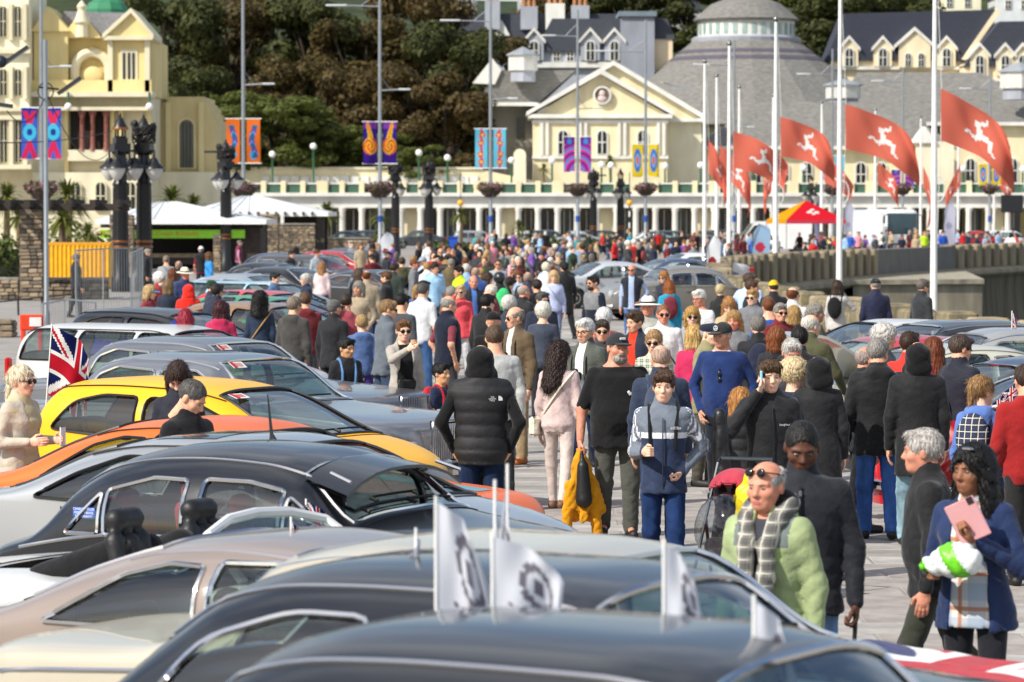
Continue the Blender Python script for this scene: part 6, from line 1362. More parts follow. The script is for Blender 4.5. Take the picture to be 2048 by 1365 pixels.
for px0, px1, D, h, lb in ((640, 760, 222, .9, 'clipped green hedge strip by the dark parked car'), (865, 1010, 246, 1.0, 'hedge strip behind the blue bin'), (1020, 1330, 262, 1.1, 'long dark hedge in front of the arcade cars'), (-30, 36, 150, 2.2, 'dark shrub bed at the frame edge'), (95, 215, 165, 2.6, 'mixed shrub bed behind the yellow container'), (250, 420, 222, 2.6, 'shrub bed between black columns and buff block')):
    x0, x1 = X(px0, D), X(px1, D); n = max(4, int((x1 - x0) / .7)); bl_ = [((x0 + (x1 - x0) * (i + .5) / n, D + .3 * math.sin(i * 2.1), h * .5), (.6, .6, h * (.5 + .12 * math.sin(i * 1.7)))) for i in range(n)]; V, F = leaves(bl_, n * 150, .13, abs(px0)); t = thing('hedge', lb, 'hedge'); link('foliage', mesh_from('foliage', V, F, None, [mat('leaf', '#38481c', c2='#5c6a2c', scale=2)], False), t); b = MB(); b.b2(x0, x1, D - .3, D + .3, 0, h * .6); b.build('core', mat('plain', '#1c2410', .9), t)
# --- feather flags, tent, bin, sign lollipops
def feather(px, ytop, D, lb, col='#e4e6ea', emb='#9c2c28', h=None, wd=.85, flipx=1):
    h = h or Z(ytop, D); t = thing('feather_flag', lb, 'flag', (X(px, D), D, 0), 0, 'feather flags'); b = MB(); b.tube([(0, 0, 0), (0, 0, h * .6), (.03 * flipx, 0, h * .85), (.3 * flipx, 0, h)], .025, 6); b.lathe([(.3, 0), (.3, .06), (.05, .1)], 10); b.build('pole', mat('plain', '#2a2a2c'), t, True)
    def fn(u, v): z = .25 + (h - .27) * v; e = 0 if v < .75 else .3 * ((v - .75) / .25) ** 2; wid = wd * (1 - .12 * (1 - v)) * (1 if v < .8 else math.sqrt(max(0, 1 - ((v - .8) / .2) ** 2))) ; return (flipx * (e + u * max(.01, wid - e * .5)), .09 * math.sin(5 * v + 3 * u + px), z)
    cloth_grid(12, 40, fn, lambda u, v: 1 if math.hypot((u - .45) * wd, (v - .55) * h * .9) < wd * .27 else 0, 'cloth', [mat('flag', col), mat('flag', emb)], t)
feather(760, 464, 150, 'white feather flag with dark red emblem left of the crowd', wd=.58); feather(1122, 470, 165, 'white feather flag with red emblem in the middle of the crowd', wd=.5); feather(1412, 470, 118, 'tall white feather flag with dark red emblem by the sea wall bend', wd=.5); feather(1505, 448, 150, 'pale blue teardrop flag with red ring near the tent', '#9cbcd8', '#c43c54', wd=.8); feather(1687, 405, 245, 'thin pale grey feather flag right of the tent', '#b8b8c8', '#9a9ab0', wd=.7); feather(1888, 405, 230, 'pale lilac feather flag by the coach', '#c4c4d4', '#a0a0b4', wd=.8); feather(1628, 400, 250, 'dark thin feather flag in front of the tent', '#7c7c94', '#6a6a84', wd=.4)
t = thing('gazebo_tent', 'pop-up tent with red and yellow roof and white riding figure', 'tent', (X(1612, 225), 225, 0), .25); hw, ze, zp = 2.0, Z(440, 225), Z(401, 225)
for i, c in enumerate(('#d82030', '#e8a010', '#d82030', '#e8a010')):
    a = [(-hw, -hw), (hw, -hw), (hw, hw), (-hw, hw)]; p, q_ = a[i], a[(i + 1) % 4]; b = MB(); b.add([(*p, ze), (*q_, ze), (0, 0, zp)], [[0, 1, 2]]); rp = b.build('roof_panel', mat('flag', c), t); b = MB(); b.add([(*p, ze - .25), (*q_, ze - .25), (*q_, ze), (*p, ze)], [[0, 1, 2, 3]]); b.build('valance', mat('flag', '#d84860' if i % 2 == 0 else c), rp)
    b = MB(); b.tube([(*p, 0), (*p, ze)], .03, 6); b.build('leg', GALV, t)
b = MB(); n_ = Vector((0, -zp + ze, 0)); 
for cx, cz, r_ in ((-.2, .45, .16), (.05, .6, .13), (.25, .42, .15), (.0, .35, .1)): zz = ze + cz; b.ball((cx, -hw * (1 - cz / (zp - ze)) - .03, zz), r_, 8, 6, (1.3, .12, .8))
b.build('rider_emblem', mat('plain', '#f0ece8'), t, True)
t = thing('wheelie_bin', 'bright blue wheelie bin beside palms', 'bin', (X(907, 225), 225, 0)); b = MB(); b.box((0, 0, .75), (.5, .5, 1.2), taper=1.15); b.build('body', mat('plain', '#1c50b8', .4), t); b = MB(); b.box((0, -.02, 1.4), (.64, .66, .1)); b.build('lid', mat('plain', '#1844a0', .4), t)
for px, lb in ((921, 'yellow globe beacon on striped pole left of centre lamp column'), (1259, 'yellow globe beacon on striped pole near the second column pair')):
    D = 270; t = thing('belisha_beacon', lb, 'beacon', (X(px, D), D, 0), 0, 'yellow crossing beacons'); zb = Z(411, D)
    for k in range(8): b = MB(); b.lathe([(.06, k * zb / 8), (.06, (k + 1) * zb / 8)], 8); b.build('pole_band', BLACK if k % 2 else WPAINT, t)
    b = MB(); b.ball((0, 0, zb + .18), .24, 12, 8); b.build('globe', mat('plain', '#f0a80c', .3), t, True); b = MB(); b.tube([(0, 0, zb + .4), (0, 0, Z(345, D))], .035, 5); b.build('rod', BLACK, t)
t = thing('display_screen', 'dark outdoor display screen on a stand past the far flags', 'screen', (X(2024, 300), 300, 0)); b = MB(); b.rbox((0, 0, Z(408, 300)), (1.9, .2, 1.5), .05); b.build('panel', mat('plain', '#1c1e22', .3), t); b = MB(); b.tube([(0, .1, 0), (0, .1, 3)], .08, 8); b.build('stand', BLACK, t)
# ================================================================== PARKED CARS
def union_jack(u, v, asp=2.0):
    x, y = (u - .5) * asp, v - .5
    if abs(x) < .1 or abs(y) < .1: return 1
    if abs(x) < .1667 or abs(y) < .1667: return 0
    k = asp; d = abs(abs(y) * 1.0 - abs(x) / k) * k / math.hypot(1, k); e = (abs(y) - abs(x) / k) * k / math.hypot(1, k)
    s_ = 1 if x * y > 0 else -1
    if d < .1: return 1 if (0 < e * s_ < .067) else 0
    return 2
UJ = [FLAGW, mat('flag', '#b8182c'), FLAGB]
YAW = R(-30)
CARS = {}
def park(key, spec, col, px, D, label, yaw=YAW, metal=0, **k):
    r_, c, o = build_car('parked_car', label, spec, paint(col, metal), (X(px, D), D), yaw, group=k.pop('group', 'classic cars parked in rows'), **k); CARS[key] = (r_, c, o); return r_, c, o
rowA = 'cars parked nose out along the town side'
park('A', vintage(H=1.7), '#17181c', 1350, 10.2, 'nearest dark grey saloon roof with chrome window line at bottom of picture', fine=.06)
park('B', vintage(H=1.63), '#0b0c12', 1150, 12.8, 'black tall vintage saloon with white club flags behind nearest roof', fine=.06)
park('C', saloon_box(L=5.3, H=1.47), '#b9b19e', 1085, 15.4, 'cream saloon with union flag over its bonnet between beige coupe and black saloon', fine=.06)
park('D', coupe(H=1.31), '#8b7d74', 640, 17.5, 'beige coupe with chrome framed side windows', fine=.05)
park('F', round50(), '#080a12', 590, 21.6, 'black rounded saloon with sun visor and red seats', fine=.05, seat='#b4201a', glass='#dde6e0')
park('G', modern(H=1.42), '#b9bbbc', 530, 23.6, 'silver modern coupe with sunroof and roof aerial', metal=.6, trim='black', fine=.06, glass='#c4d4cc')
park('H', coupe(L=4.9, H=1.37), '#e0661a', 480, 26.3, 'orange coupe with pale blue bonnet stripe', trim='black', fine=.06)
park('I', hatch(), '#f2b200', 478, 30.6, 'bright yellow hatchback with dark rear glass', trim='black', fine=.055, glass='#c4d4cc')
park('J', saloon_box(), '#8f9196', 455, 35.6, 'silver square luxury saloon with amber lamps and tall chrome grille', R(-35), metal=.7, fine=.06, glass='#c4d4cc')
park('K', saloon_box(), '#7c7e84', 425, 40.2, 'grey square luxury saloon behind the silver one', R(-32), metal=.6, fine=.07, glass='#c4d4cc')
park('L', estate(H=1.45), '#c6c6c4', 345, 45.8, 'white estate car behind the grey luxury saloon', trim='black', fine=.09)
park('M', hatch(L=4.1, H=1.45), '#1c1c7c', 375, 54, 'dark blue hatchback with black roof and yellow spoiler', trim='black', fine=.08, roof=mat('paint', '#121214'), roofx=(.3, 2.2))
park('N', hatch(H=1.42), '#26262a', 560, 59, 'dark hatchback with tan roof stripes', trim='black', fine=.1, roof=mat('paint', '#8a6844'), roofx=(.5, 2.1))
park('O', hatch(L=3.6, H=1.36), '#0e8c4c', 545, 66, 'bright green small car', trim='black', fine=.1); park('P', hatch(L=3.6, H=1.36), '#d0201c', 548, 71, 'bright red small car with roof rails', trim='black', fine=.1)
park('Q', estate(L=4.2, H=1.42), '#d2d8da', 520, 77, 'white and pale blue car behind the red one', trim='black', fine=.12, roof=mat('paint', '#9cc4d4'), roofx=(.3, 2.4))
park('R', modern(), '#a9b0b8', 490, 86, 'silver car with blue stripe by straw hat man', fine=.12, metal=.5); park('S', modern(H=1.5), '#14161c', 570, 94, 'black saloon in mid row', fine=.12); park('T', round50(), '#15161c', 545, 104, 'black rounded saloon further along row', fine=.12)
park('U', estate(H=1.55), '#6e3c1c', 628, 116, 'brown wood trimmed estate car', fine=.12, roof=mat('paint', '#3c3a3a'), roofx=(.2, 2.6)); park('V', round50(), '#141c34', 565, 128, 'navy blue rounded saloon at far end of row', fine=.14); park('W', hatch(), '#9c1820', 690, 138, 'dark red car at far end of row', fine=.15)
park('X1', modern(), '#2a2c30', 748, 92, 'dark saloon with bonnet raised showing brown lining', fine=.12); park('X2', modern(), '#3c3e44', 700, 150, 'far dark saloon by feather flag', fine=.15)
YR = R(180 + 22)
park('g1', round50(L=4.5, W=1.7), '#77746f', 1345, 96, 'matt grey classic saloon beside the sea wall crowd', R(180 + 18), fine=.09); park('g2', modern(), '#2c3c5c', 1345, 116, 'dark blue saloon behind matt grey classic', R(200), fine=.14); park('g3', modern(), '#b0b4b8', 1215, 108, 'silver car with black bonnet raised in the crowd', R(200), fine=.14); park('g4', modern(), '#d8d8d8', 1380, 132, 'white saloon near the tall feather flag', R(200), fine=.15)
rowR = 'cars parked nose in along the sea side'
park('r1', modern(H=1.4), '#c9c9c7', 1790, 50, 'white saloon on the sea side behind grey haired couple', YR, fine=.09, trim='black'); park('r2', saloon_box(), '#1a1b1d', 1895, 46.5, 'black roofed saloon on the sea side', YR, fine=.09); park('r3', estate(), '#a9a8a2', 2010, 43, 'silver grey estate car with tailgate raised', R(180 + 15), fine=.09, metal=.4); park('r4', coupe(H=1.36), '#bdbba9', 1900, 41.5, 'cream classic coupe with long grey bonnet raised', YR, fine=.09); park('r5', coupe(H=1.38), '#16203c', 2085, 37.5, 'navy soft-top roadster at the frame edge', YR, fine=.1); park('r6', hatch(), '#b4141c', 2125, 33, 'red hatchback with tailgate raised at the frame edge', R(180 + 30), fine=.09)
park('r7', coupe(), '#b01820', 1800, 44.2, 'red classic car hidden behind people in black coats', YR, fine=.12)
bgs = ['#1c1e22', '#26282c', '#3c4046', '#8a8e92', '#d8d8d6', '#22303c', '#a0a4a8', '#1a1a1c', '#d4d6d8', '#2c2e34', '#30343a', '#16181a', '#9c1c1c', '#c8ccd0']
for i, px in enumerate((690, 745, 838, 958, 1042, 1100, 1150, 1215, 1300, 1350, 1405, 1460, 1950, 2020)):
    D = 282 + (i % 3) * 5; nm = ['black', 'charcoal', 'dark grey', 'grey', 'white', 'blue black', 'silver', 'black', 'white', 'charcoal', 'slate grey', 'black', 'red', 'pale silver'][i]; where = ['left of first feather flag', 'behind the first feather flag', 'between the two lamp columns', 'behind the blue bin', 'behind the middle planter palm', 'behind planter hedge', 'behind the white mid-crowd feather flag', 'between the far pair of columns', 'under the yellow banner lamp post', 'right of yellow banner lamp post', 'by the first short flagpole', 'under the bend flagpole', 'right of the coach', 'below the dark screen'][i]
    build_car('parked_car', nm + ' far parked car on the road ' + where, (estate if i % 2 else modern)(H=1.55), paint(bgs[i]), (X(px, D), D), R(8 if i % 2 else 186), fine=.3, trim='black', group='cars on the road before the arcade')
# --- raised lids
def lid(key, x0, x1, ang, name, col, front=True, inner='#2c2a28', wy=.72):
    r_, c, o = CARS[key]; n = 12; V = []; F = []; k = 9; hinge = x0; z0 = float(c.T(x0)) + .01; sg = 1 if x1 > x0 else -1
    for i in range(n):
        x = x0 + (x1 - x0) * i / (n - 1); u = abs(x - x0)
        for j in range(k):
            f = (j / (k - 1) * 2 - 1) * wy; p = c.P(x, c.v_y(x, abs(f))); dz_ = p[2] - z0; V.append((hinge + sg * (u * math.cos(ang) - dz_ * math.sin(ang)) - c.L / 2, math.copysign(p[1], f), z0 + u * math.sin(ang) + dz_ * math.cos(ang)))
    m = len(V); V += [(a, b_, z_ - .035) for a, b_, z_ in V]
    for i in range(n - 1):
        for j in range(k - 1): q = i * k + j; F += [[q, q + k, q + k + 1, q + 1], [m + q, m + q + 1, m + q + k + 1, m + q + k]]
    for i in range(n - 1): F += [[i * k, m + i * k, m + (i + 1) * k, (i + 1) * k], [i * k + k - 1, (i + 1) * k + k - 1, m + (i + 1) * k + k - 1, m + i * k + k - 1]]
    e = (n - 1) * k; F += [[e + j, e + j + 1, m + e + j + 1, m + e + j][::-1] for j in range(k - 1)]
    me = mesh_from(name, V, F, None, [paint(col)], True); me.set_sharp_from_angle(angle=R(40)); link(name, me, r_)
lid('r4', 3.35, 4.55, R(40), 'raised_bonnet', '#9a9a92'); lid('X1', 3.6, 4.5, R(52), 'raised_bonnet', '#15151a'); lid('g3', 3.6, 4.5, R(42), 'raised_bonnet', '#121214'); lid('r3', .32, -.55, R(12), 'raised_tailgate', '#b0aea6', wy=.6); lid('r6', .42, -.35, R(10), 'raised_tailgate', '#c0141c', wy=.62); lid('M', .3, -.02, R(8), 'rear_spoiler', '#e0a010', wy=.6)
# --- white open sports car: shell without roof, hood folded, screen frame
r_, c, o = park('E', dict(coupe(L=4.2, W=1.68, H=1.3), car=lambda: Car(4.2, 1.68, [(0, .55), (.05, .75), (.3, .86), (1.3, .93), (1.5, .9), (2.5, .88), (2.75, .94), (3.3, .9), (3.9, .82), (4.1, .7), (4.2, .5)], [(0, .48), (.1, .68), (.6, .8), (2.5, .84), (3.2, .83), (3.9, .72), (4.2, .45)], 3.2, plan=7), side=[], doors=(1.75, 2.7), wheel_x=(.85, 3.35), seat_x=(), beltline=(.2, .3, 0)), '#c9c9c7', 430, 19.6, 'white open sports car with black hood folded and headrests', fine=.06)
for ch in list(r_.children):
    if ch.name.split('.')[0] in ('windscreen', 'rear_window'):
        for q in list(ch.children): bpy.data.objects.remove(q)
        bpy.data.objects.remove(ch)
sx = 2.75 - 2.1; b = MB(); ring = [(sx, -.68, .93), (sx - .3, -.58, 1.16), (sx - .36, -.3, 1.22), (sx - .38, 0, 1.235), (sx - .36, .3, 1.22), (sx - .3, .58, 1.16), (sx, .68, .93)]; b.tube(ring, .03, 8); b.build('screen_frame', paint('#e4e4e2'), r_, True); b = MB(); b.add(ring, [[0, 1, 2, 3], [0, 3, 6], [3, 4, 5, 6]]); b.build('windscreen', mat('glass', '#9fb3ad'), r_)
f = Field((-1.2, -.9, .6), (.3, .9, 1.35), .03); [f.cap((-.75, y, .8), (-.35, y * .8, 1.02), .16, .09, .06) for y in (-.55, -.2, .2, .55)]; V, F = f.mesh(); link('folded_hood', mesh_from('folded_hood', V, F, None, [mat('cloth', '#141416')]), r_)
for y in (-.36, .36):
    f = Field((-.7, y - .3, .5), (.1, y + .3, 1.35), .025); f.cap((-.25, y - .12, .7), (-.35, y - .12, 1.08), .07, .06, .0); f.cap((-.25, y + .12, .7), (-.35, y + .12, 1.08), .07, .06, .03); f.cap((-.28, y, .7), (-.35, y, 1.05), .09, .08, .03); f.cap((-.37, y - .08, 1.2), (-.37, y + .08, 1.2), .065, .065, .03); V, F = f.mesh(); link('seat', mesh_from('seat', V, F, None, [mat('shiny', '#131315', .5)]), r_)
# --- details on the near cars
r_, c, o = CARS['F']       # sun visor, aerial, sticker, hanging mascot
b = MB(); V = []
for i in range(9):
    y = (i / 8 * 2 - 1) * .66; z = 1.425 - .1 * (abs(y) / .66) ** 2.4; V += [(2.62 - 2.15, y * .92, z), (2.95 - 2.15, y, z - .05 - .04 * (abs(y) / .66) ** 3)]
b.add(V + [(x, y, z - .02) for x, y, z in V], [[2 * i, 2 * i + 1, 2 * i + 3, 2 * i + 2] for i in range(8)] + [[18 + 2 * i + 2, 18 + 2 * i + 3, 18 + 2 * i + 1, 18 + 2 * i] for i in range(8)] + [[2 * i + 1, 18 + 2 * i + 1, 18 + 2 * i + 3, 2 * i + 3] for i in range(8)]); b.build('sun_visor', paint('#0a0b10'), r_, True, 50)
b = MB(); [b.tube([(2.8 - 2.15, s_ * .6, 1.36), (2.96 - 2.15, s_ * .63, 1.31)], .012, 6) for s_ in (-1, 1)]; b.build('visor_bracket', CHR, r_, True)
b = MB(); b.rbox((1.12 - 2.15, -.79, 1.065), (.17, .01, .07), .004); st = b.build('blue_sticker', mat('plain', '#2c5cb0'), r_)
for k, tx in enumerate(('CHARLES HOUSE', 'MORRIS MINOR', 'MOTORSHOP')): link('lettering', text_mesh(tx, .021, mat('plain', '#e8ecf4')), st, loc=(1.12 - 2.15, -.797, 1.088 - k * .022), rot=(R(90), 0, 0))
r_, c, o = CARS['G']; b = MB(); p = Vector((2.62 - c.L / 2, -.3, 1.38)); b.tube([p + Vector((0, 0, -.01)), p + Vector((-.02, 0, .06)), p + Vector((-.05, 0, .32))], [.035, .012, .004], 6); b.build('roof_aerial', BLACK, r_, True); V = [tuple(c.P(1.75 + .5 * i / 7, c.v_y(1.75 + .5 * i / 7, abs(j / 5 - 1) * .5)) * (1, 1 if j < 5 else -1, 1) + (-c.L / 2, 0, .004)) for i in range(8) for j in range(11)]; link('sunroof', mesh_from('sunroof', V, [[i * 11 + j, (i + 1) * 11 + j, (i + 1) * 11 + j + 1, i * 11 + j + 1][::-1] for i in range(7) for j in range(10)], None, [mat('pane', '#3a4046')], True), r_)
for k in ('I', 'J', 'K', 'G'):                        # show entry cards inside the screens
    r_, c, o = CARS[k]; sp = {'I': (2.1, 2.95), 'J': (3.12, 3.72), 'K': (3.12, 3.72), 'G': (2.78, 3.55)}[k]; x = sp[0] + .1; y = .45
    p = c.P(x, c.v_y(x, y / float(c.w(x)))); p2 = c.P(x + .1, c.v_y(x + .1, y / float(c.w(x)))); a_ = math.atan2(p2[2] - p[2], .1); M = Matrix.Translation((x + .03 - c.L / 2, -y, float(p[2]) + .006)) @ Matrix.Rotation(-a_, 4, 'Y'); b = MB(); b.box((0, 0, 0), (.1, .2, .004), M=M); q = b.build('entry_card', mat('plain', '#e4e2dc'), r_); b = MB(); b.box((0, -.07, .004), (.1, .05, .003), M=M); [b.box((0, -.03 + .028 * i, .004), (.06, .012, .003), M=M) for i in range(4)]; b.build('card_print', mat('plain', '#b02c34'), q)
r_, c, o = CARS['H']; V = []; F = []
for i in range(14):
    x = 3.42 + 1.0 * i / 13
    for j in range(4): f = (.22 + .26 * j / 3); p = c.P(x, c.v_y(x, f)); V.append((p[0] - c.L / 2, p[1], p[2] + .004))
F = [[i * 4 + j, i * 4 + j + 1, (i + 1) * 4 + j + 1, (i + 1) * 4 + j] for i in range(13) for j in range(3)]; link('bonnet_stripe', mesh_from('bonnet_stripe', V, F, None, [paint('#8ccbe0')], True), r_)
# union flag draped over the black saloon's bonnet
r_, c, o = CARS['C']
def drape(u, v):
    x = 3.85 + 1.25 * v; f = (u * 2 - 1); s_ = 1 if f >= 0 else -1; a = abs(f); vv = 2 - 1.15 * a; p = c.P(x, vv); return (p[0] - c.L / 2 + .004 * math.sin(30 * u), s_ * (p[1] + .012 * min(1, a * 2)), p[2] + .014 + .004 * math.sin(23 * v + 9 * u))
uj = tag(link('draped_union_flag', None, loc=r_.location, rot=(0, 0, YAW)), 'union flag spread over the cream saloon bonnet in the lower corner', 'flag'); cloth_grid(110, 80, drape, union_jack, 'cloth', [mat('cloth', '#e4e2e0'), mat('cloth', '#b01828'), mat('cloth', '#18225c')], uj)
# --- flags on sticks
def stick_flag(px, ytop, D, z_base, w_, h, label, colfn, mats, droop=.5, sg=1, yaw=0, sway=.05, cat='flag', group=None, nu=36, nv=20, px_base=None, kite=0):
    top = at(px, ytop, D); t = thing('stick_flag', label, cat, (top.x, D, 0), yaw, group); dx = 0 if px_base is None else X(px_base, D) - top.x; b = MB(); b.tube([(dx, 0, z_base), (0, 0, top.z)], .006, 6); b.build('stick', WPAINT, t, True); ph = px * .13
    def fn(u, v):
        d = droop + .5 * u; zz = top.z - .02 - (1 - v) * h * (1 - .15 * u); kk = 1 - kite * v ** 1.3; lx = dx * (1 - v) * h / max(.1, top.z - z_base); k = sway * u * (math.sin(7 * u + 3.5 * v + ph) + .6 * math.sin(13 * u - 5 * v + ph))
        return (lx + sg * kk * (math.cos(d) * u * w_ * (.92 + .08 * math.sin(ph)) + .35 * k), 1.3 * k * kk, zz - math.sin(d) * u * w_ * (.55 + .45 * (1 - v)) * (.4 + .6 * kk))
    cloth_grid(nu, nv, fn, colfn, 'cloth', mats, t); return t
def ring(u, v): d = math.hypot((u - .5) * 1.45, v - .55); return 1 if .2 < d < .32 and not (int(math.degrees(math.atan2(v - .55, u - .5)) / 9) % 4 == 0 and d > .27) else (1 if d < .1 or (.1 < v < .15 and .15 < u < .85 and int(u * 40) % 3) else 0)
WF = [mat('flag', '#dfe1e8'), mat('flag', '#77747f')]
gp = 'white club flags on the nearest car roofs'
stick_flag(872, 992, 11.6, 1.5, .42, .36, 'white club flag with ring emblem furthest toward the cream roof', ring, WF, .45, 1, 0, .05, group=gp, kite=.5); stick_flag(985, 1062, 11.2, 1.52, .36, .22, 'white club flag blowing open over the nearest roof', ring, WF, .35, 1, 0, .03, group=gp); stick_flag(990, 960, 12.4, 1.55, .2, .3, 'white club flag folded narrow behind the open one', ring, WF, 1.1, 1, .3, .04, group=gp, kite=.9); stick_flag(1015, 928, 13.4, 1.5, .2, .3, 'tallest narrow white club flag in middle of roofs', ring, WF, 1.3, 1, .5, .04, group=gp, kite=.9); stick_flag(1328, 1078, 11.0, 1.5, .34, .26, 'white club flag over the windscreen end of near roofs', ring, WF, .5, 1, 0, .05, group=gp, kite=.45); stick_flag(1508, 1190, 10.1, 1.35, .34, .26, 'white club flag drooping at the front corner of nearest car', ring, WF, .6, 1, 0, .05, group=gp, kite=.4); stick_flag(832, 1056, 13.0, 1.5, .14, .16, 'tiny white club flag by the cream roof', ring, WF, 1.2, 1, 0, .03, group=gp)
t = stick_flag(104, 648, 31.6, .7, .7, .62, 'large union flag on a leaning pole behind the fleece lady', union_jack, UJ, .55, 1, 0, .05, nu=60, nv=36, px_base=82)
stick_flag(582, 1034, 17.6, 1.1, .14, .12, 'small union flag by the white sports car screen', union_jack, UJ, .9, 1, 0, .03); stick_flag(612, 998, 20.4, 1.2, .2, .18, 'small union flag inside black saloon windscreen', union_jack, UJ, .3, 1, 0, .02); stick_flag(2024, 622, 43.5, 1.4, .3, .34, 'small union flag on the silver estate roof', union_jack, UJ, .9, 1, 0, .05)
b = None
bt = thing('bunting_string', 'string of small union flags across red car at the frame edge', 'bunting')
p0, p1 = at(1985, 815, 31.4), at(2060, 740, 31.4); b = MB(); b.tube(hang(p0, p1, .05), .006, 4); b.build('cord', WPAINT, bt)
for i in range(3):
    u = (i + .5) / 3; q = p0.lerp(p1, u); q.z -= .04; cloth_grid(24, 14, lambda a, v, q=q: (q.x - .09 + a * .17, q.y - .02 + .02 * math.sin(a * 6 + i), q.z - .14 + v * .13 + a * .13), union_jack, 'pennant', UJ, bt)
# coach and vans before the arcade
t = thing('coach', 'white coach with large dark windscreen facing us before the arcade', 'coach', (X(1800, 262), 262, 0), R(12)); b = MB(); b.rbox((0, 4.5, 1.75), (2.5, 10, 2.95), .22); b.build('body', mat('paint', '#dfe2e4'), t, True); b = MB(); b.rbox((0, -.5, 2.15), (2.3, .06, 1.55), .04); b.build('windscreen', mat('pane', '#28404a'), t); b = MB(); b.rbox((1.24, 4.5, 2.3), (.06, 8.6, .9), .03); b.build('side_windows', mat('pane', '#20282c'), t)
for s_ in (-1, 1):
    b = MB(); b.tube([(s_ * 1.15, -.5, 2.9), (s_ * 1.45, -.8, 2.75)], .04, 6); b.rbox((s_ * 1.5, -.82, 2.45), (.16, .12, .55), .03); b.build('mirror', BLACK, t); b = MB(); b.rbox((s_ * .95, -.52, .85), (.4, .08, .18), .03); b.build('headlight', HEADL, t)
    for yy in (1.6, 7.6): b = MB(); b.lathe([(.48, -.14), (.48, .14)], 16, (s_ * 1.12, yy, .48), Matrix.Rotation(R(90), 4, 'Y')); b.build('wheel', mat('plain', '#141414'), t)
b = MB(); b.rbox((0, -.52, .62), (2.3, .06, .2), .02); b.build('bumper', mat('plain', '#6c7074'), t)
t = thing('white_van', 'tall white van parked beside the red and yellow tent', 'van', (X(1545, 255), 255, 0), R(185)); b = MB(); b.prism([(-2.7, .35), (2.75, .35), (2.75, .95), (2.2, 1.25), (1.55, 2.15), (1.2, 2.35), (-2.6, 2.4), (-2.75, 2.2)], -1, 1, 'y'); b.build('body', mat('paint', '#e4e4e2'), t); 
for s_ in (-1, 1): b = MB(); b.prism([(1.0, 1.35), (2.05, 1.35), (1.5, 2.05), (1.0, 2.1)], s_ * 1.0 - .015, s_ * 1.0 + .015, 'y'); b.build('window', PANE, t); [MB().lathe([(.34, -.1), (.34, .1)], 14, (xx, s_ * .92, .34), Matrix.Rotation(R(90), 4, 'X')).build('wheel', mat('plain', '#141414'), t) for xx in (-1.7, 1.8)]
b = MB(); b.add([(2.2, -.9, 1.27), (2.2, .9, 1.27), (1.57, .85, 2.16), (1.57, -.85, 2.16)], [[0, 1, 2, 3]]); ws = b.build('windscreen', PANE, t); ws.location = (.03, 0, .02)
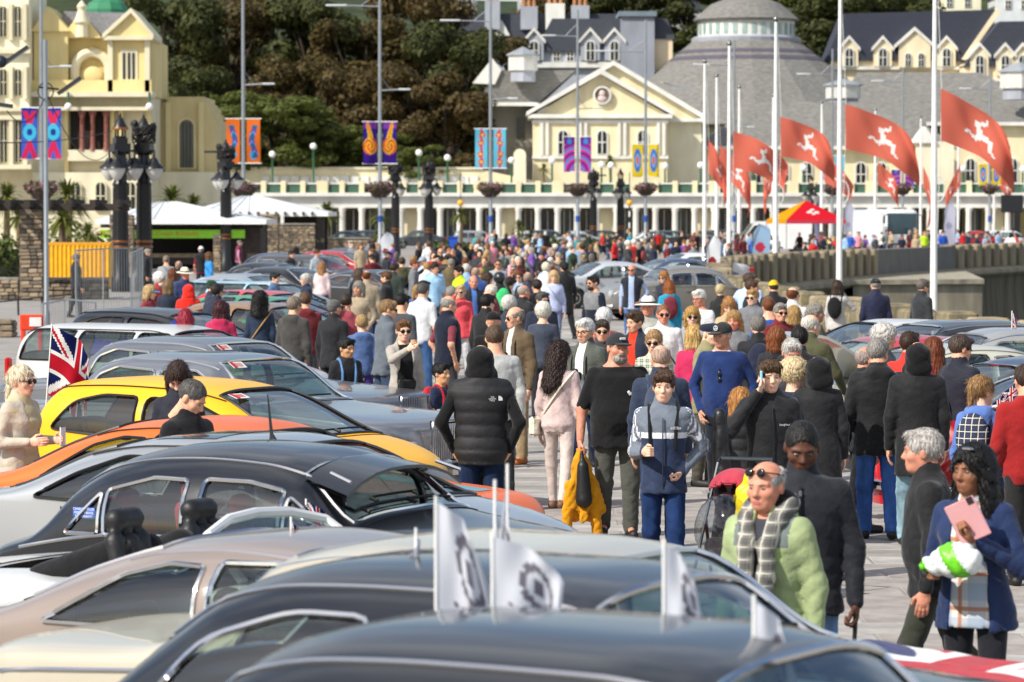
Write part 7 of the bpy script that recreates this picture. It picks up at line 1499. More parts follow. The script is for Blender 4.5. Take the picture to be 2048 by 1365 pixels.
# ================================================================== PEOPLE IN THE PICTURE
T_ = [
# near, middle
(1235, 666, 1.83, 5, 'r', 'crop:#6b6560', 'tee:#141416', 'cloth:#4d4e48', 'big man in black T-shirt and dark cap carrying a yellow jacket', dict(g=1.27, belly=.09, hat='cap:#2c2d31', beard='#8d8781', look=12, arms='down down', fist=(0, 1), key='tee', stride=.08)),
(1328, 741, 1.69, -5, 'p', 'tuft:#4a3424', 'jacket:#22304c', 'denim:#20355e', 'young man in navy and grey track jacket with white stripe', dict(stride=.16, arms='elbow bent', look=-8, fist=(1, 1), key='track', g=.96, bag='pack:#141416')),
(1118, 683, 1.65, 165, 'p', 'wavy:#2a1a15', 'sweater:#c2aca8', 'leggings:#c9b8b0', 'woman in pale pink cardigan and white trousers seen from behind', dict(fem=1, stride=.22, look=-30, bag='sling:#e0d6c0', shoes='#6b4a36')),
(962, 690, 1.80, 176, 'a', 'none:#222222', 'pgilet:#17171a hoodie:#131315', 'denim:#1c2a44', 'man in black padded gilet and black hood seen from behind', dict(hat='hood:#131315', arms='pocket pocket', g=1.1, key='puffer')),
(990, 652, 1.80, 184, 'a', 'short:#5a4838', 'sweater:#b0b2b0', 'cloth:#161618', 'man in pale grey jumper and black trousers walking away', dict(stride=.3, g=1.05)),
(1030, 614, 1.82, -35, 'a', 'bald:#8a8078', 'jacket:#5c4c36 shirt:#d8d8d4', 'cloth:#9a8462', 'bald man in brown tweed jacket and tan trousers', dict(specs='dark', open_=.05, shoes='#b0602c', look=-20, bag='camera:#111111')),
(893, 592, 1.80, 115, 'a', 'bald:#9a958e', 'gilet:#161c2c polo:#7a3440', 'cloth:#3c3e42', 'bald man in navy gilet and burgundy shirt', dict(arms='pocket pocket', look=-10, belly=.04, g=1.08)),
(806, 640, 1.69, 20, 'p', 'short:#6b4a2c', 'coat:#a39c92 crop:#121214', 'cloth:#121214', 'woman in long pale tweed coat and sunglasses pointing at us', dict(fem=1, specs='dark', open_=.11, arms='down point', bag='bumbag:#111111')),
(690, 676, 1.42, 25, 'e', 'short:#0f0d0c', 'hoodjacket:#15151a', 'cloth:#17171a', 'boy with black hair, dark hoodie and blue backpack', dict(look=25, bag='pack:#5f86b8')),
(880, 726, 1.22, 60, 'e', 'short:#0f0d0c', 'tee:#1c2740', 'cloth:#3a3a40', 'small boy with red straps on navy top', dict(bag='pack:#b02430')),
(724, 630, 1.52, 190, 'p', 'short:#a98a5c', 'hoodie:#4c6490', 'cloth:#3a2c6c', 'fair haired boy in blue hoodie seen from behind', dict(arms='down bent')),
(768, 600, 1.78, 110, 'a', 'short:#8a6c48', 'shirt:#5c636b', 'denim:#3c4a60', 'man with sandy hair and sunglasses in grey shirt', dict(specs='dark')),
(800, 588, 1.76, 150, 'a', 'short:#17130f', 'tee:#44484e', 'denim:#2c3a52', 'dark haired man in charcoal T-shirt', {}),
(842, 567, 1.80, 150, 'a', 'short:#55524e', 'polo:#c8cacc', 'denim:#3c5a84', 'grey haired man in white polo shirt', dict(arms='bent down', g=1.05)),
(690, 588, 1.78, 178, 'a', 'crop:#3a2c22', 'hoodie:#9c4650', 'cloth:#44444c', 'man in faded red hoodie seen from behind', dict(g=1.12)),
(610, 585, 1.75, 184, 'a', 'short:#5c4430', 'hoodie:#6c2428', 'cloth:#4a4a50', 'man in maroon hoodie next to dark grey hoodie', {}),
(586, 594, 1.77, 150, 'a', 'short:#8a7c6c', 'hoodie:#44423f', 'cloth:#3e3e44', 'man in dark grey hoodie with glasses', dict(specs='clear')),
(520, 586, 1.70, 178, 'p', 'curly:#161210', 'jacket:#1a2a40', 'cloth:#17181c', 'woman with dark curly hair and tan strap across navy jacket', dict(fem=1, bag='sling:#a8844c')),
(440, 603, 1.66, 172, 'p', 'bob:#3c1418', 'hoodie:#b02850', 'cloth:#26262c', 'woman with dark red hair in bright pink hoodie', dict(fem=1, g=1.12)),
(370, 619, 1.64, 180, 'p', 'long:#8c1c30', 'tee:#141416', 'cloth:#141416', 'woman with long crimson hair in black top', dict(fem=1)),
(432, 568, 1.76, 150, 'a', 'short:#2c2824', 'jacket:#1b2438', 'cloth:#20232a', 'dark haired man in navy coat left of the curly haired woman', {}),
(922, 570, 1.66, -8, 'p', 'short:#c0a878', 'jacket:#d84a54', 'cloth:#c0c0c4', 'blonde woman in coral jacket shading her eyes', dict(fem=1, specs='dark', arms='down brow')),
(970, 589, 1.76, 140, 'p', 'short:#171310', 'jacket:#141418', 'denim:#202838', 'dark haired man in black jacket with white blue cuff scarf', {}),
(987, 624, 1.72, 178, 'a', 'none:#222222', 'shirt:#121212', 'cloth:#161616', 'person in black cap bending behind pale jumper', dict(hat='cap:#121214')),
(1016, 594, 1.66, 150, 'p', 'fluffy:#cfcac2', 'jacket:#24303e', 'cloth:#202228', 'woman with fluffy white hair left of tweed man', dict(fem=1)),
(1086, 607, 1.66, 170, 'p', 'fluffy:#d8d2c4', 'sweater:#3c4250', 'cloth:#2a2c34', 'woman with white wavy hair in slate blue sweatshirt', dict(fem=1, g=1.1)),
(1083, 584, 1.75, 20, 'a', 'short:#4a4844', 'jacket:#1a2236', 'cloth:#22242a', 'man with dark greying hair and glasses in navy fleece', dict(specs='dark')),
(1046, 570, 1.72, 130, 'r', 'bald:#a89c90', 'jacket:#1a1a1c tee:#c82c1c', 'cloth:#222222', 'bald man in black jacket with red panels', {}),
(1190, 552, 1.78, -50, 'a', 'short:#2a1f18', 'sweater:#1a2030', 'denim:#24324c', 'bearded man in sunglasses and grey quilted navy top', dict(specs='dark', beard='#2a1f18', g=1.1)),
(1172, 638, 1.80, -35, 'a', 'short:#d0cdc8', 'jacket:#4c5048 polo:#e4e4e0', 'denim:#1b2740', 'white haired man in glasses and grey jacket with camera', dict(specs='clear', open_=.07, bag='camera:#111111', look=-10)),
(1208, 619, 1.62, 170, 'p', 'fluffy:#dcd8d2', 'sweater:plaidd', 'cloth:#333333', 'short person with white hair in front of bearded man', dict(fem=1)),
(1203, 640, 1.68, 10, 'a', 'short:#3c342c', 'shirt:#3a3c40', 'cloth:#2a2a2a', 'man in sunglasses half hidden behind camera man', dict(specs='dark')),
(1273, 622, 1.78, -30, 'a', 'short:#4a3626', 'jacket:#1c2434 polo:#d83c24', 'cloth:#222632', 'man in orange red polo and dark jacket', dict(open_=.08, look=-12)),
(1297, 594, 1.80, -10, 'r', 'crop:#b0a8a0', 'shirt:#a0a098', 'cloth:#55524c', 'man in white wide brimmed hat with black band', dict(hat='brim:#e6e2d6', g=1.15)),
(1327, 610, 1.74, 0, 'r', 'crop:#8c5c40', 'shirt:#dcdcd8', 'denim:#3a4a66', 'red faced man in sunglasses and white shirt with strap', dict(specs='dark', bag='sling:#222222')),
(1308, 660, 1.66, 0, 'p', 'pony:#a8865c', 'tee:plaidf', 'cloth:#1e1e22', 'woman in sunglasses and dark floral top', dict(fem=1, specs='dark')),
(1322, 690, 1.76, 180, 'a', 'bald:#b09484', 'jacket:#202c44', 'denim:#2c3c58', 'bald man with grey backpack seen from behind', dict(bag='pack:#3c4658', hat=None)),
(1447, 645, 1.80, -15, 'b', 'crop:#8c8680', 'sweater:#1c3060', 'cloth:#191b26', 'man in blue jumper and grey cap with sunglasses at his collar', dict(hat='cap:#2a2c2c', arms='pocket pocket', key='navy', belly=.05, g=1.06, look=-20)),
(1413, 644, 1.75, 60, 'p', 'crop:#b8b4ac', 'jacket:#8a8460', 'cloth:#4a463c', 'elderly man in navy flat cap and olive tweed jacket', dict(hat='flatcap:#1c2438')),
(1388, 652, 1.62, 165, 'p', 'bob:#c09c60', 'jacket:#b82050', 'cloth:#333333', 'woman in raspberry pink jacket with blonde bob', dict(fem=1)),
(1482, 778, 1.36, 178, 'p', 'bob:#a8743c', 'puffer:#121214', 'cloth:#202024', 'girl with ginger bob in shiny black padded jacket', dict(fem=1)),
(1540, 722, 1.74, 0, 'p', 'tuft:#4c3822', 'hoodjacket:#19191c', 'cloth:#1a1a1e', 'young man in black fleece holding phone to his ear', dict(arms='down ear', fist=(0, 1), key='phone')),
(1590, 720, 1.62, 100, 'p', 'fluffy:#c8b48c', 'sweater:#1c2436', 'cloth:#24262e', 'woman with blonde curls and patterned scarf', dict(fem=1)),
(1583, 679, 1.72, 15, 'r', 'short:#b0aca6', 'jacket:#33343a', 'cloth:#2c2c30', 'white haired red faced man looking down', dict(nod=15)),
(1637, 712, 1.66, 180, 'p', 'none:#111111', 'coat:#17171a', 'cloth:#17171c', 'person in long black coat with fur trimmed hood up', dict(fem=1, hat='hood:#141416', g=1.1)),
(1757, 679, 1.78, 182, 'a', 'short:#8f8a84', 'hoodjacket:#131417', 'denim:#3f63a4', 'grey haired man in black hooded coat and bright blue jeans', dict(stride=.12, g=1.12, look=-25)),
(1836, 684, 1.78, 178, 'a', 'none:#111111', 'coat:#131316', 'denim:#7d98a4', 'hooded person in black coat and pale washed jeans', dict(hat='hood:#0f0f11', stride=.14, shoes='#1c1e1c')),
(1722, 693, 1.70, 100, 'r', 'bald:#a09088', 'jacket:#15181e', 'cloth:#1c1c20', 'bald man with blue mask strap between black coats', {}),
(1764, 651, 1.76, 60, 'a', 'fluffy:#b8b4ae', 'jacket:#4c5058', 'cloth:#333333', 'man with bushy white hair behind the black coats', {}),
(1820, 664, 1.76, 160, 'a', 'short:#3a281c', 'jacket:#c8281c', 'cloth:#222222', 'brown haired man in red jacket partly hidden', {}),
(1868, 676, 1.66, 185, 'p', 'long:#6b3418', 'jacket:#1a1a1e', 'cloth:#1c1c20', 'auburn haired woman between hooded person and navy coat man', dict(fem=1)),
(1922, 671, 1.76, 125, 'a', 'short:#4a3c34', 'jacket:#171a28', 'cloth:#1c1e28', 'man in navy coat with white drawstring bag', dict(bag='drawbag:#e2ded4', nod=12, g=1.1)),
(1962, 752, 1.62, 155, 'p', 'pony:#8c6a42', 'hoodie:#5674b4', 'denim:#2c3a5c', 'young woman in blue hoodie with floral backpack', dict(fem=1, bag='packf:#1b2236', look=-30)),
(2058, 730, 1.72, 190, 'a', 'short:#3a2a20', 'hoodie:#8c1c1c', 'cloth:#222222', 'person in dark red hoodie cut by the frame edge', dict(g=1.1)),
# near right
(1548, 918, 1.66, -30, 'r', 'bald:#a8a4a0', 'hoodjacket:#98a678 sweater:#3d4048', 'cloth:#8a8c48', 'bald man in lime green waterproof jacket with checked scarf', dict(open_=.06, g=1.1, key='lime', look=-12, lean=.1, res=.0135)),
(1606, 845, 1.80, -8, 'k', 'crop:#1c1a18', 'jacket:#181a22', 'denim:#7494c0', 'man in black bomber jacket and pale jeans with walking stick', dict(nod=22, key='bomber', g=1.12, fist=(1, 0), res=.0135)),
(1870, 858, 1.68, -95, 'r', 'short:#a8a29c', 'jacket:#151517', 'cloth:#33352c', 'grey haired man in black jacket walking behind woman with braids', dict(stride=.35, belly=.05, res=.0125)),
(1955, 890, 1.70, -25, 'm', 'braids:#0a0808', 'jacket:#1a2c54 shirt:plaidw', 'leggings:#1c1d24', 'woman with black braids in navy jacket holding pink tablet', dict(fem=1, open_=.12, arms='chest bent', fist=(1, 1), key='braids', g=1.12, res=.0135, look=-15)),
# left
(38, 731, 1.66, 60, 'p', 'pony:#d0c4a8', 'jacket:#b4ac9c pgilet:#b5aa86', 'cloth:#b04848', 'woman in cream fleece and sunglasses holding a phone', dict(fem=1, specs='dark', open_=.1, arms='bent bent', bag='phone:#e8e8ec', g=1.12, key='fleece')),
(362, 762, 1.72, 50, 'a', 'crop:#4f4b48', 'gilet:#17171a hoodie:#3a3735', 'cloth:#222222', 'grey haired man in dark gilet leaning over the orange car', dict(nod=30, look=10, lean=.12, D=24.9)),
(356, 725, 1.68, 0, 'p', 'long:#2c1a12', 'jacket:#151a28', 'cloth:#1c1e24', 'woman with parted brown hair looking down beside yellow car', dict(fem=1, nod=40, D=28.7)),
# middle distance, left side
(366, 536, 1.78, 40, 'r', 'crop:#8a8480', 'jacket:#26355c', 'cloth:#3a3a40', 'man in cream cowboy hat', dict(hat='brim:#e2dac0')),
(316, 546, 1.74, 60, 'r', 'fluffy:#d8d4d0', 'shirt:#9a2c30', 'cloth:#444444', 'white haired bearded man left of the cowboy hat', dict(beard='#d8d4d0')),
(296, 571, 1.64, 60, 'p', 'bob:#b09468', 'jacket:#7c2030', 'cloth:#333333', 'woman in bright blue cap and maroon jacket', dict(fem=1, hat='cap:#2888d0')),
(335, 561, 1.64, 175, 'p', 'bob:#7c6444', 'jacket:#1a2236', 'cloth:#222222', 'woman with brown bob in navy jacket by the blue cap', dict(fem=1)),
(376, 568, 1.62, 180, 'p', 'none:#222222', 'hoodie:#d8281c', 'cloth:#222222', 'person in scarlet hoodie with hood up', dict(hat='hood:#d8281c')),
(345, 538, 1.66, 150, 'p', 'bob:#6b3c20', 'jacket:#35405a', 'cloth:#222222', 'woman with chestnut hair just left of cowboy hat', dict(fem=1)),
(422, 561, 1.7, 90, 'a', 'crop:#444444', 'jacket:#20283a', 'cloth:#222222', 'man in dark green cap beside the green car', dict(hat='cap:#1c3a24')),
(402, 493, 1.76, 200, 'r', 'crop:#888888', 'gilet:#26262a tee:#6c1c30', 'denim:#26324a', 'man in white cap and dark gilet by the kiosk', dict(hat='cap:#e0e2e6')),
(332, 512, 1.76, 180, 'a', 'short:#8c8070', 'sweater:#8d9094', 'cloth:#3a3c40', 'man in grey fleece near the kiosk front', {}),
(357, 522, 1.74, 180, 'r', 'bald:#a08c80', 'jacket:#1c1d22', 'cloth:#222222', 'bald man in black near the kiosk front', {}),
(152, 499, 1.78, 120, 'a', 'short:#77706a', 'jacket:#1c1c20', 'cloth:#2a2a2c', 'man in black standing behind steel mesh fence', dict(D=97)),
(291, 498, 1.74, 90, 'a', 'short:#8d8a86', 'jacket:#16171c', 'cloth:#1c1c20', 'grey haired man in black beside the black columns', {}),
(477, 481, 1.74, 90, 'a', 'crop:#777777', 'gilet:#6c2a44 shirt:#c888a4', 'cloth:#333a48', 'man in pink shirt and grey cap at the kiosk corner', dict(hat='cap:#6c6a66')),
(418, 505, 1.68, 120, 'p', 'bob:#6c4c30', 'jacket:#2c86c8', 'cloth:#333333', 'person in sky blue jacket at the kiosk', dict(fem=1)),
(612, 548, 1.66, -70, 'p', 'pony:#c4c0b8', 'jacket:#16233c', 'cloth:#20242c', 'woman with silver ponytail in navy', dict(fem=1)),
(547, 546, 1.62, 60, 'p', 'short:#12100e', 'jacket:#48668c', 'cloth:#222222', 'person with black hair in denim blue by the pale cars', dict(fem=1)),
(580, 501, 1.76, 60, 'a', 'short:#17120f', 'jacket:#15161c', 'cloth:#222222', 'dark haired man in black among far left cars', {}),
(592, 493, 1.78, 180, 'a', 'none:#111111', 'hoodie:#15151a', 'cloth:#222222', 'hooded dark figure behind far left cars', dict(hat='hood:#15151a')),
(643, 524, 1.66, 170, 'p', 'long:#9c7048', 'sweater:#d8c0c0', 'cloth:#333333', 'woman with long light brown hair by the raised bonnet', dict(fem=1)),
(633, 500, 1.72, 40, 'r', 'short:#5c3018', 'shirt:#98a0a8', 'cloth:#333333', 'auburn haired man past the wooden estate', {}),
(598, 590, 1.62, 120, 'p', 'fluffy:#9c988f', 'jacket:#33343c', 'cloth:#222222', 'grey curly haired woman behind the curly dark haired one', dict(fem=1)),
(664, 600, 1.7, 150, 'a', 'crop:#777777', 'jacket:#18181c', 'cloth:#222222', 'man in grey cap between two red hoodies', dict(hat='cap:#5c5c58')),
# middle distance, centre
(745, 508, 1.8, 200, 'a', 'crop:#5c4c40', 'hoodie:#5c1c20', 'denim:#33415c', 'man in dark red hoodie and black cap reaching to the bonnet', dict(hat='cap:#141416', arms='down out')),
(771, 502, 1.78, 110, 'r', 'crop:#777777', 'jacket:#1a1c22', 'cloth:#222222', 'man in navy cap beside the feather flag', dict(hat='flatcap:#1a2030')),
(802, 519, 1.68, 0, 'm', 'pony:#120e0c', 'hoodie:#8a8c8e', 'cloth:#222222', 'dark haired woman in sunglasses and grey hoodie', dict(fem=1, specs='dark')),
(774, 543, 1.76, -100, 'p', 'short:#5c3a20', 'jacket:#121215', 'denim:#2c3648', 'bearded auburn man in black', dict(beard='#7c4420')),
(786, 527, 1.78, 150, 'a', 'short:#3a2a1e', 'jacket:#26322a', 'cloth:#222222', 'man in dark green jacket near the sunglasses woman', {}),
(848, 514, 1.76, -60, 'a', 'crop:#888888', 'shirt:#c0c8dc', 'denim:#4a5a78', 'man in grey and yellow cap', dict(hat='cap:#9aa4b4')),
(868, 527, 1.80, 20, 'b', 'short:#2c2018', 'polo:#9cc4e4', 'denim:#3c4c68', 'man in light blue polo shirt', dict(look=25)),
(818, 572, 1.3, 180, 'p', 'crop:#555555', 'jacket:#2c58b0', 'cloth:#333333', 'child in blue cap and coat', dict(hat='cap:#3c6cc0', D=66)),
(845, 562, 1.72, 120, 'a', 'short:#2c2420', 'jacket:#1c1c22', 'cloth:#222222', 'dark haired person behind white polo man', {}),
(881, 497, 1.78, 0, 'a', 'bald:#8c7c70', 'jacket:#141518', 'cloth:#222222', 'bald man in sunglasses and black jacket', dict(specs='dark')),
(898, 492, 1.74, 10, 'r', 'short:#3a2a20', 'tee:#dcdcdc', 'denim:#3c4a66', 'man in sunglasses and white T-shirt', dict(specs='dark')),
(902, 518, 1.76, 180, 'a', 'short:#8c867c', 'jacket:#5c5038', 'cloth:#444444', 'man in khaki brown jacket seen from behind', {}),
(920, 533, 1.76, -60, 'b', 'short:#1a1410', 'gilet:#b8e020 jacket:#1c1c20', 'cloth:#222222', 'man in yellow hi-vis vest', {}),
(951, 535, 1.78, 180, 'r', 'bald:#a89080', 'jacket:#2c4c8c', 'cloth:#333333', 'bald man in royal blue jacket', {}),
(946, 551, 1.74, 10, 'r', 'bald:#8a8078', 'jacket:#16171c shirt:#4c70b0', 'cloth:#222222', 'bald man in black jacket and blue shirt', dict(open_=.07)),
(975, 546, 1.64, 100, 'p', 'bob:#3c2c20', 'jacket:#24406c', 'cloth:#222222', 'person in blue bucket cap', dict(hat='cap:#2c4c84')),
(1000, 546, 1.74, 200, 'p', 'none:#111111', 'jacket:#16181a', 'cloth:#222222', 'person in black helmet with green trim', dict(hat='helmet:#15171a', bag='pack:#3cb46c')),
(996, 518, 1.78, 0, 'b', 'crop:#4a3a30', 'tee:#9b9ea2', 'denim:#3c4860', 'man in grey T-shirt and sunglasses', dict(specs='dark')),
(1028, 511, 1.64, -20, 'p', 'short:#c4b494', 'polo:#dc9ca8', 'cloth:#cccccc', 'fair haired woman in pink top', dict(fem=1)),
(1048, 506, 1.7, 10, 'p', 'fluffy:#b4b0aa', 'jacket:#7c7e80', 'cloth:#44464a', 'white haired woman in grey jacket', dict(fem=1)),
(1088, 494, 1.68, 180, 'p', 'bob:#a8642c', 'sweater:#9c78cc', 'cloth:#333333', 'woman in lilac jumper with ginger hair', dict(fem=1)),
(1056, 544, 1.76, 180, 'r', 'bald:#a09084', 'puffer:#1b2436', 'cloth:#222222', 'bald man in navy quilted jacket', {}),
(1092, 527, 1.66, 180, 'p', 'fluffy:#d8cfb8', 'shirt:#e0e0e0', 'cloth:#444444', 'white haired person in white shirt', dict(fem=1)),
(1107, 542, 1.66, 10, 'p', 'bob:#c4a878', 'sweater:#b4bcdc', 'cloth:#7c88a8', 'smiling blonde woman in pale lilac jumper', dict(fem=1, g=1.12, bag='sling:#9098b0')),
(1130, 525, 1.8, 200, 'p', 'tuft:#1c1410', 'coat:#141416', 'cloth:#17171a', 'person in black coat walking away past lilac jumper', dict(stride=.3)),
(1264, 529, 1.80, -10, 'r', 'bald:#a89084', 'gilet:#23262e shirt:plaidb', 'denim:#4a6a9c', 'man in blue checked shirt and dark gilet with sunglasses', dict(specs='dark', open_=.07, arms='elbow down')),
(1339, 561, 1.66, 185, 'p', 'long:#8c4c1c', 'hoodjacket:#1c88a8', 'cloth:#333333', 'ginger woman in teal jacket with burgundy rucksack', dict(fem=1, bag='pack:#6c2430')),
(1328, 543, 1.7, -40, 'p', 'long:#a8703c', 'jacket:#1c2230', 'cloth:#222222', 'woman in sunglasses behind teal jacket', dict(fem=1, specs='dark')),
(1399, 580, 1.78, -30, 'r', 'short:#d8d4cc', 'tee:#dcdee4', 'cloth:#444a55', 'white haired man in glasses and white T-shirt', dict(specs='clear')),
(1386, 614, 1.68, -10, 'p', 'bob:#b08848', 'tank:#8c98a4', 'cloth:#222222', 'blonde woman in sunglasses and sleeveless print top', dict(fem=1, specs='dark')),
(1459, 595, 1.68, -5, 'p', 'long:#a47440', 'coat:#b09a78', 'cloth:#333333', 'young woman with very long fair hair looking down', dict(fem=1, nod=18)),
(1442, 569, 1.66, 150, 'p', 'short:#c0b088', 'jacket:#15161a', 'cloth:#222222', 'short haired blonde person in black', dict(fem=1)),
(1498, 547, 1.82, 150, 'a', 'short:#4c3a30', 'shirt:plaidl', 'denim:#4c5a70', 'man in pale blue checked shirt pointing along the wall', dict(g=1.12, arms='out down', look=-60)),
(1548, 561, 1.74, 180, 'a', 'crop:#333333', 'jacket:#15151a', 'cloth:#222222', 'man in bright yellow cap and black jacket', dict(hat='cap:#e0b810')),
(1536, 595, 1.68, 5, 'p', 'bun:#6c5038', 'sweater:#18181c', 'cloth:#222222', 'woman with piled up hair and glasses in black', dict(fem=1, specs='clear', nod=12)),
(1517, 632, 1.74, 182, 'a', 'short:#77726c', 'jacket:#16171b', 'cloth:#222228', 'grey haired man in black jacket with dark rucksack', dict(bag='pack:#22263a')),
(1553, 655, 1.64, 180, 'p', 'bob:#7c4420', 'jacket:#1c1c20', 'cloth:#222222', 'woman with auburn bob seen from behind', dict(fem=1)),
(1599, 655, 1.72, 170, 'a', 'short:#14100e', 'jacket:#18181c', 'cloth:#222222', 'black haired man beside the raised grey bonnet', {}),
(1675, 562, 1.64, 160, 'p', 'bob:#3a281e', 'jacket:#b4b0ac', 'cloth:#444444', 'woman in pale jacket with black rucksack by the sea wall', dict(fem=1, bag='pack:#141416', arms='down ear')),
(1752, 557, 1.78, 185, 'a', 'crop:#8c8a86', 'jacket:#171c38', 'cloth:#1c2030', 'man in black cap and navy coat by the sea wall', dict(hat='cap:#141416')),
(1844, 559, 1.8, 120, 'a', 'short:#6c645c', 'jacket:#24272b', 'cloth:#2a2c30', 'man in dark waterproof with orange collar by the sea wall', dict(specs='clear')),
]
for a in T_:
    person(*a[:9], **a[9])
# --- more of the middle crowd, dressed at random where the photo shows only hair, shoulders and colours
r4 = random.Random(5); used_l = set(); placed0 = [(o.location.x, o.location.y) for o, _ in PEOPLE.values()]
CC = [('black', '#16171a'), ('navy', '#1a2236'), ('grey', '#6c6e72'), ('white', '#d2d2d0'), ('pale blue', '#88a4c4'), ('dark red', '#6c2028'), ('olive', '#4c4c34'), ('beige', '#a0917a'), ('royal blue', '#284c94'), ('charcoal', '#33353a')]
HH = [('dark', '#2a1f18'), ('brown', '#4a3626'), ('grey', '#8c867e'), ('white', '#cfcac0'), ('fair', '#a88450'), ('auburn', '#6c3a1c')]
for k in range(400):
    if len(used_l) >= 34: break
    px = r4.choice((r4.uniform(700, 1110), r4.uniform(700, 1060), r4.uniform(1380, 1640))); D = r4.uniform(58, 100) if px < 1200 else r4.uniform(34, 62); x = X(px, D)
    if any((x - a) ** 2 + (D - b_) ** 2 < .5 for a, b_ in placed0) or x > 5.2 or (px < 800 and D > 84): continue
    fem = r4.random() < .5; h = r4.uniform(1.58, 1.7) if fem else r4.uniform(1.68, 1.82); (cn, cc), (hn, hc) = r4.choice(CC), r4.choice(HH); tk = r4.choice(('jacket', 'hoodie', 'tee', 'shirt', 'sweater', 'hoodjacket')); tn = {'hoodjacket': 'hooded jacket', 'tee': 'T-shirt'}.get(tk, tk); ln = r4.choice((('denim:#2c3c5c', 'jeans'), ('cloth:#1c1c20', 'black trousers'), ('cloth:#5c5848', 'khaki trousers')))
    lb_ = ('woman' if fem else 'man') + ' with ' + hn + ' hair, ' + cn + ' ' + tn + ' and ' + ln[1] + (', among the middle crowd' if px < 1200 else ', near the sea side cars')
    if lb_ in used_l: continue
    used_l.add(lb_); placed0.append((x, D)); yt = int(682.5 + (CAMZ - h) * FPX / D - (682.5 - HORIZON)); person(int(px), yt, h, r4.choice((180, 160, 200, 20, -20, 90, -90, 140)), r4.choice('aapbr'), (r4.choice(('bob', 'long', 'pony', 'short')) if fem else r4.choice(('short', 'crop', 'short', 'bald'))) + ':' + hc, tk + ':' + cc, ln[0], lb_, fem=fem, g=r4.uniform(.95, 1.15), arms=r4.choice(('down down', 'bent down', 'pocket pocket', 'down fwd', 'bent bent', 'down ear')), D=D, specs=r4.choice((None, None, 'dark')), res=.036)
# --- the rest of the crowd: figures further off, each one built, many alike
FARV = []
for i in range(12):
    fem = i % 2; h = 1.64 if fem else 1.75; hb = ('bob', 'short', 'long', 'crop', 'bob', 'bald', 'pony', 'short', 'fluffy', 'short', 'bob', 'crop')[i]; tk = ('tee', 'jacket', 'sweater', 'shirt', 'jacket', 'hoodie')[i % 6]
    P, I = body_parts(h, 1 + .1 * (i % 3), bool(fem), 0, (('down', 'down'), ('bent', 'down'), ('pocket', 'pocket'), ('down', 'fwd'), ('bent', 'bent'))[i % 5], (.0, .2, .08)[i % 3], 0, [(tk, 0)], ('denim', 0), 0, .034, i)
    hv, hf, hi_ = HEADS[(.013, bool(fem))]; pc = [(P['body'][0], P['body'][1], 0), (hv * I['hs'] + I['head'], hf, np.where(hi_ == 4, 4, 0))]
    for s_ in (1, -1): W = I['A'][s_][2]; f = Field(W - .1, W + .1, .03); f.ell(W + (0, -.01, -.06), (.025, .045, .085), 0); pc.append((*f.mesh(), 0))
    pc += [(*P[tk + '0'], 1), (*P['legs'], 2)] + [(*q, 3) for q in P['shoes']]; f = hair_mesh(hb, .02); pc.append((f[0] * I['hs'] + I['head'], f[1], 4))
    if i % 3 == 0: f = Field((-.3, 0, .8), (.3, .4, 1.6), .034); f.ell((0, .2, .68 * h), (.15, .1, .22), 0); pc.append((*f.mesh(), 3))
    if i % 4 == 1: pc.append((*Field((-.2, -.3, 1.3), (.2, .3, 2), .022).ell(tuple(I['head'] + (0, .012, .035)), (.1, .12, .1), 0).clip(zmin=float(I['head'][2]) + .03).mesh(), 3))
    V, F, MI = join(pc); FARV.append(mesh_from('person', V, F, MI, [mat('skin', SKIN['a'])] * 5))
CN = [('black', '#17171a', 7), ('navy', '#1a2236', 6), ('grey', '#77797c', 4), ('white', '#d8d8d6', 4), ('red', '#b42426', 2), ('pale blue', '#8caccc', 3), ('beige', '#a8987c', 2), ('dark green', '#2c3c2c', 1), ('purple', '#6c4898', 1), ('pink', '#d88c9c', 2), ('hi-vis yellow', '#b8dc28', .5), ('royal blue', '#2450a8', 2), ('maroon', '#5c2028', 1.5), ('charcoal', '#3a3c40', 4), ('turquoise', '#2c98a8', 1)]
HC = ['#2a1f18', '#4a3626', '#8c867e', '#cfcac0', '#a88450', '#6c4c30', '#17120f']
r3 = random.Random(21)
TRN = {'#22304a': 'dark jeans', '#1a1a1e': 'black trousers', '#3a3a40': 'grey trousers', '#4c5a74': 'blue jeans', '#77705c': 'khaki trousers'}
HCN = {'#2a1f18': 'dark hair', '#4a3626': 'brown hair', '#8c867e': 'grey hair', '#cfcac0': 'white hair', '#a88450': 'fair hair', '#6c4c30': 'light brown hair', '#17120f': 'black hair'}
def far_person(px, D, nm, col, wh):
    for _ in range(60):
        i = r3.randrange(12); tr, hc = r3.choice(list(TRN)), r3.choice(HC)
        if (nm, tr, hc, wh) not in used_l: break
    else: return
    used_l.add((nm, tr, hc, wh))
    o = tag(link('person', FARV[i], loc=(X(px, D), D, 0), rot=(0, 0, r3.uniform(0, 6.28)), scale=r3.uniform(.95, 1.05)), 'distant person, ' + HCN[hc] + ', ' + nm + ' top, ' + TRN[tr] + ', ' + wh, 'person', 'people ' + wh, 'thing')
    setmats(o, [mat('skin', SKIN[r3.choice('aabrp')]), mat('cloth', col), mat('denim', tr), mat('plain', r3.choice(['#1c1a19', '#2c3040', '#5c5448', '#7c2c2c', '#3a4a3c']), .6), mat('hair', hc)])
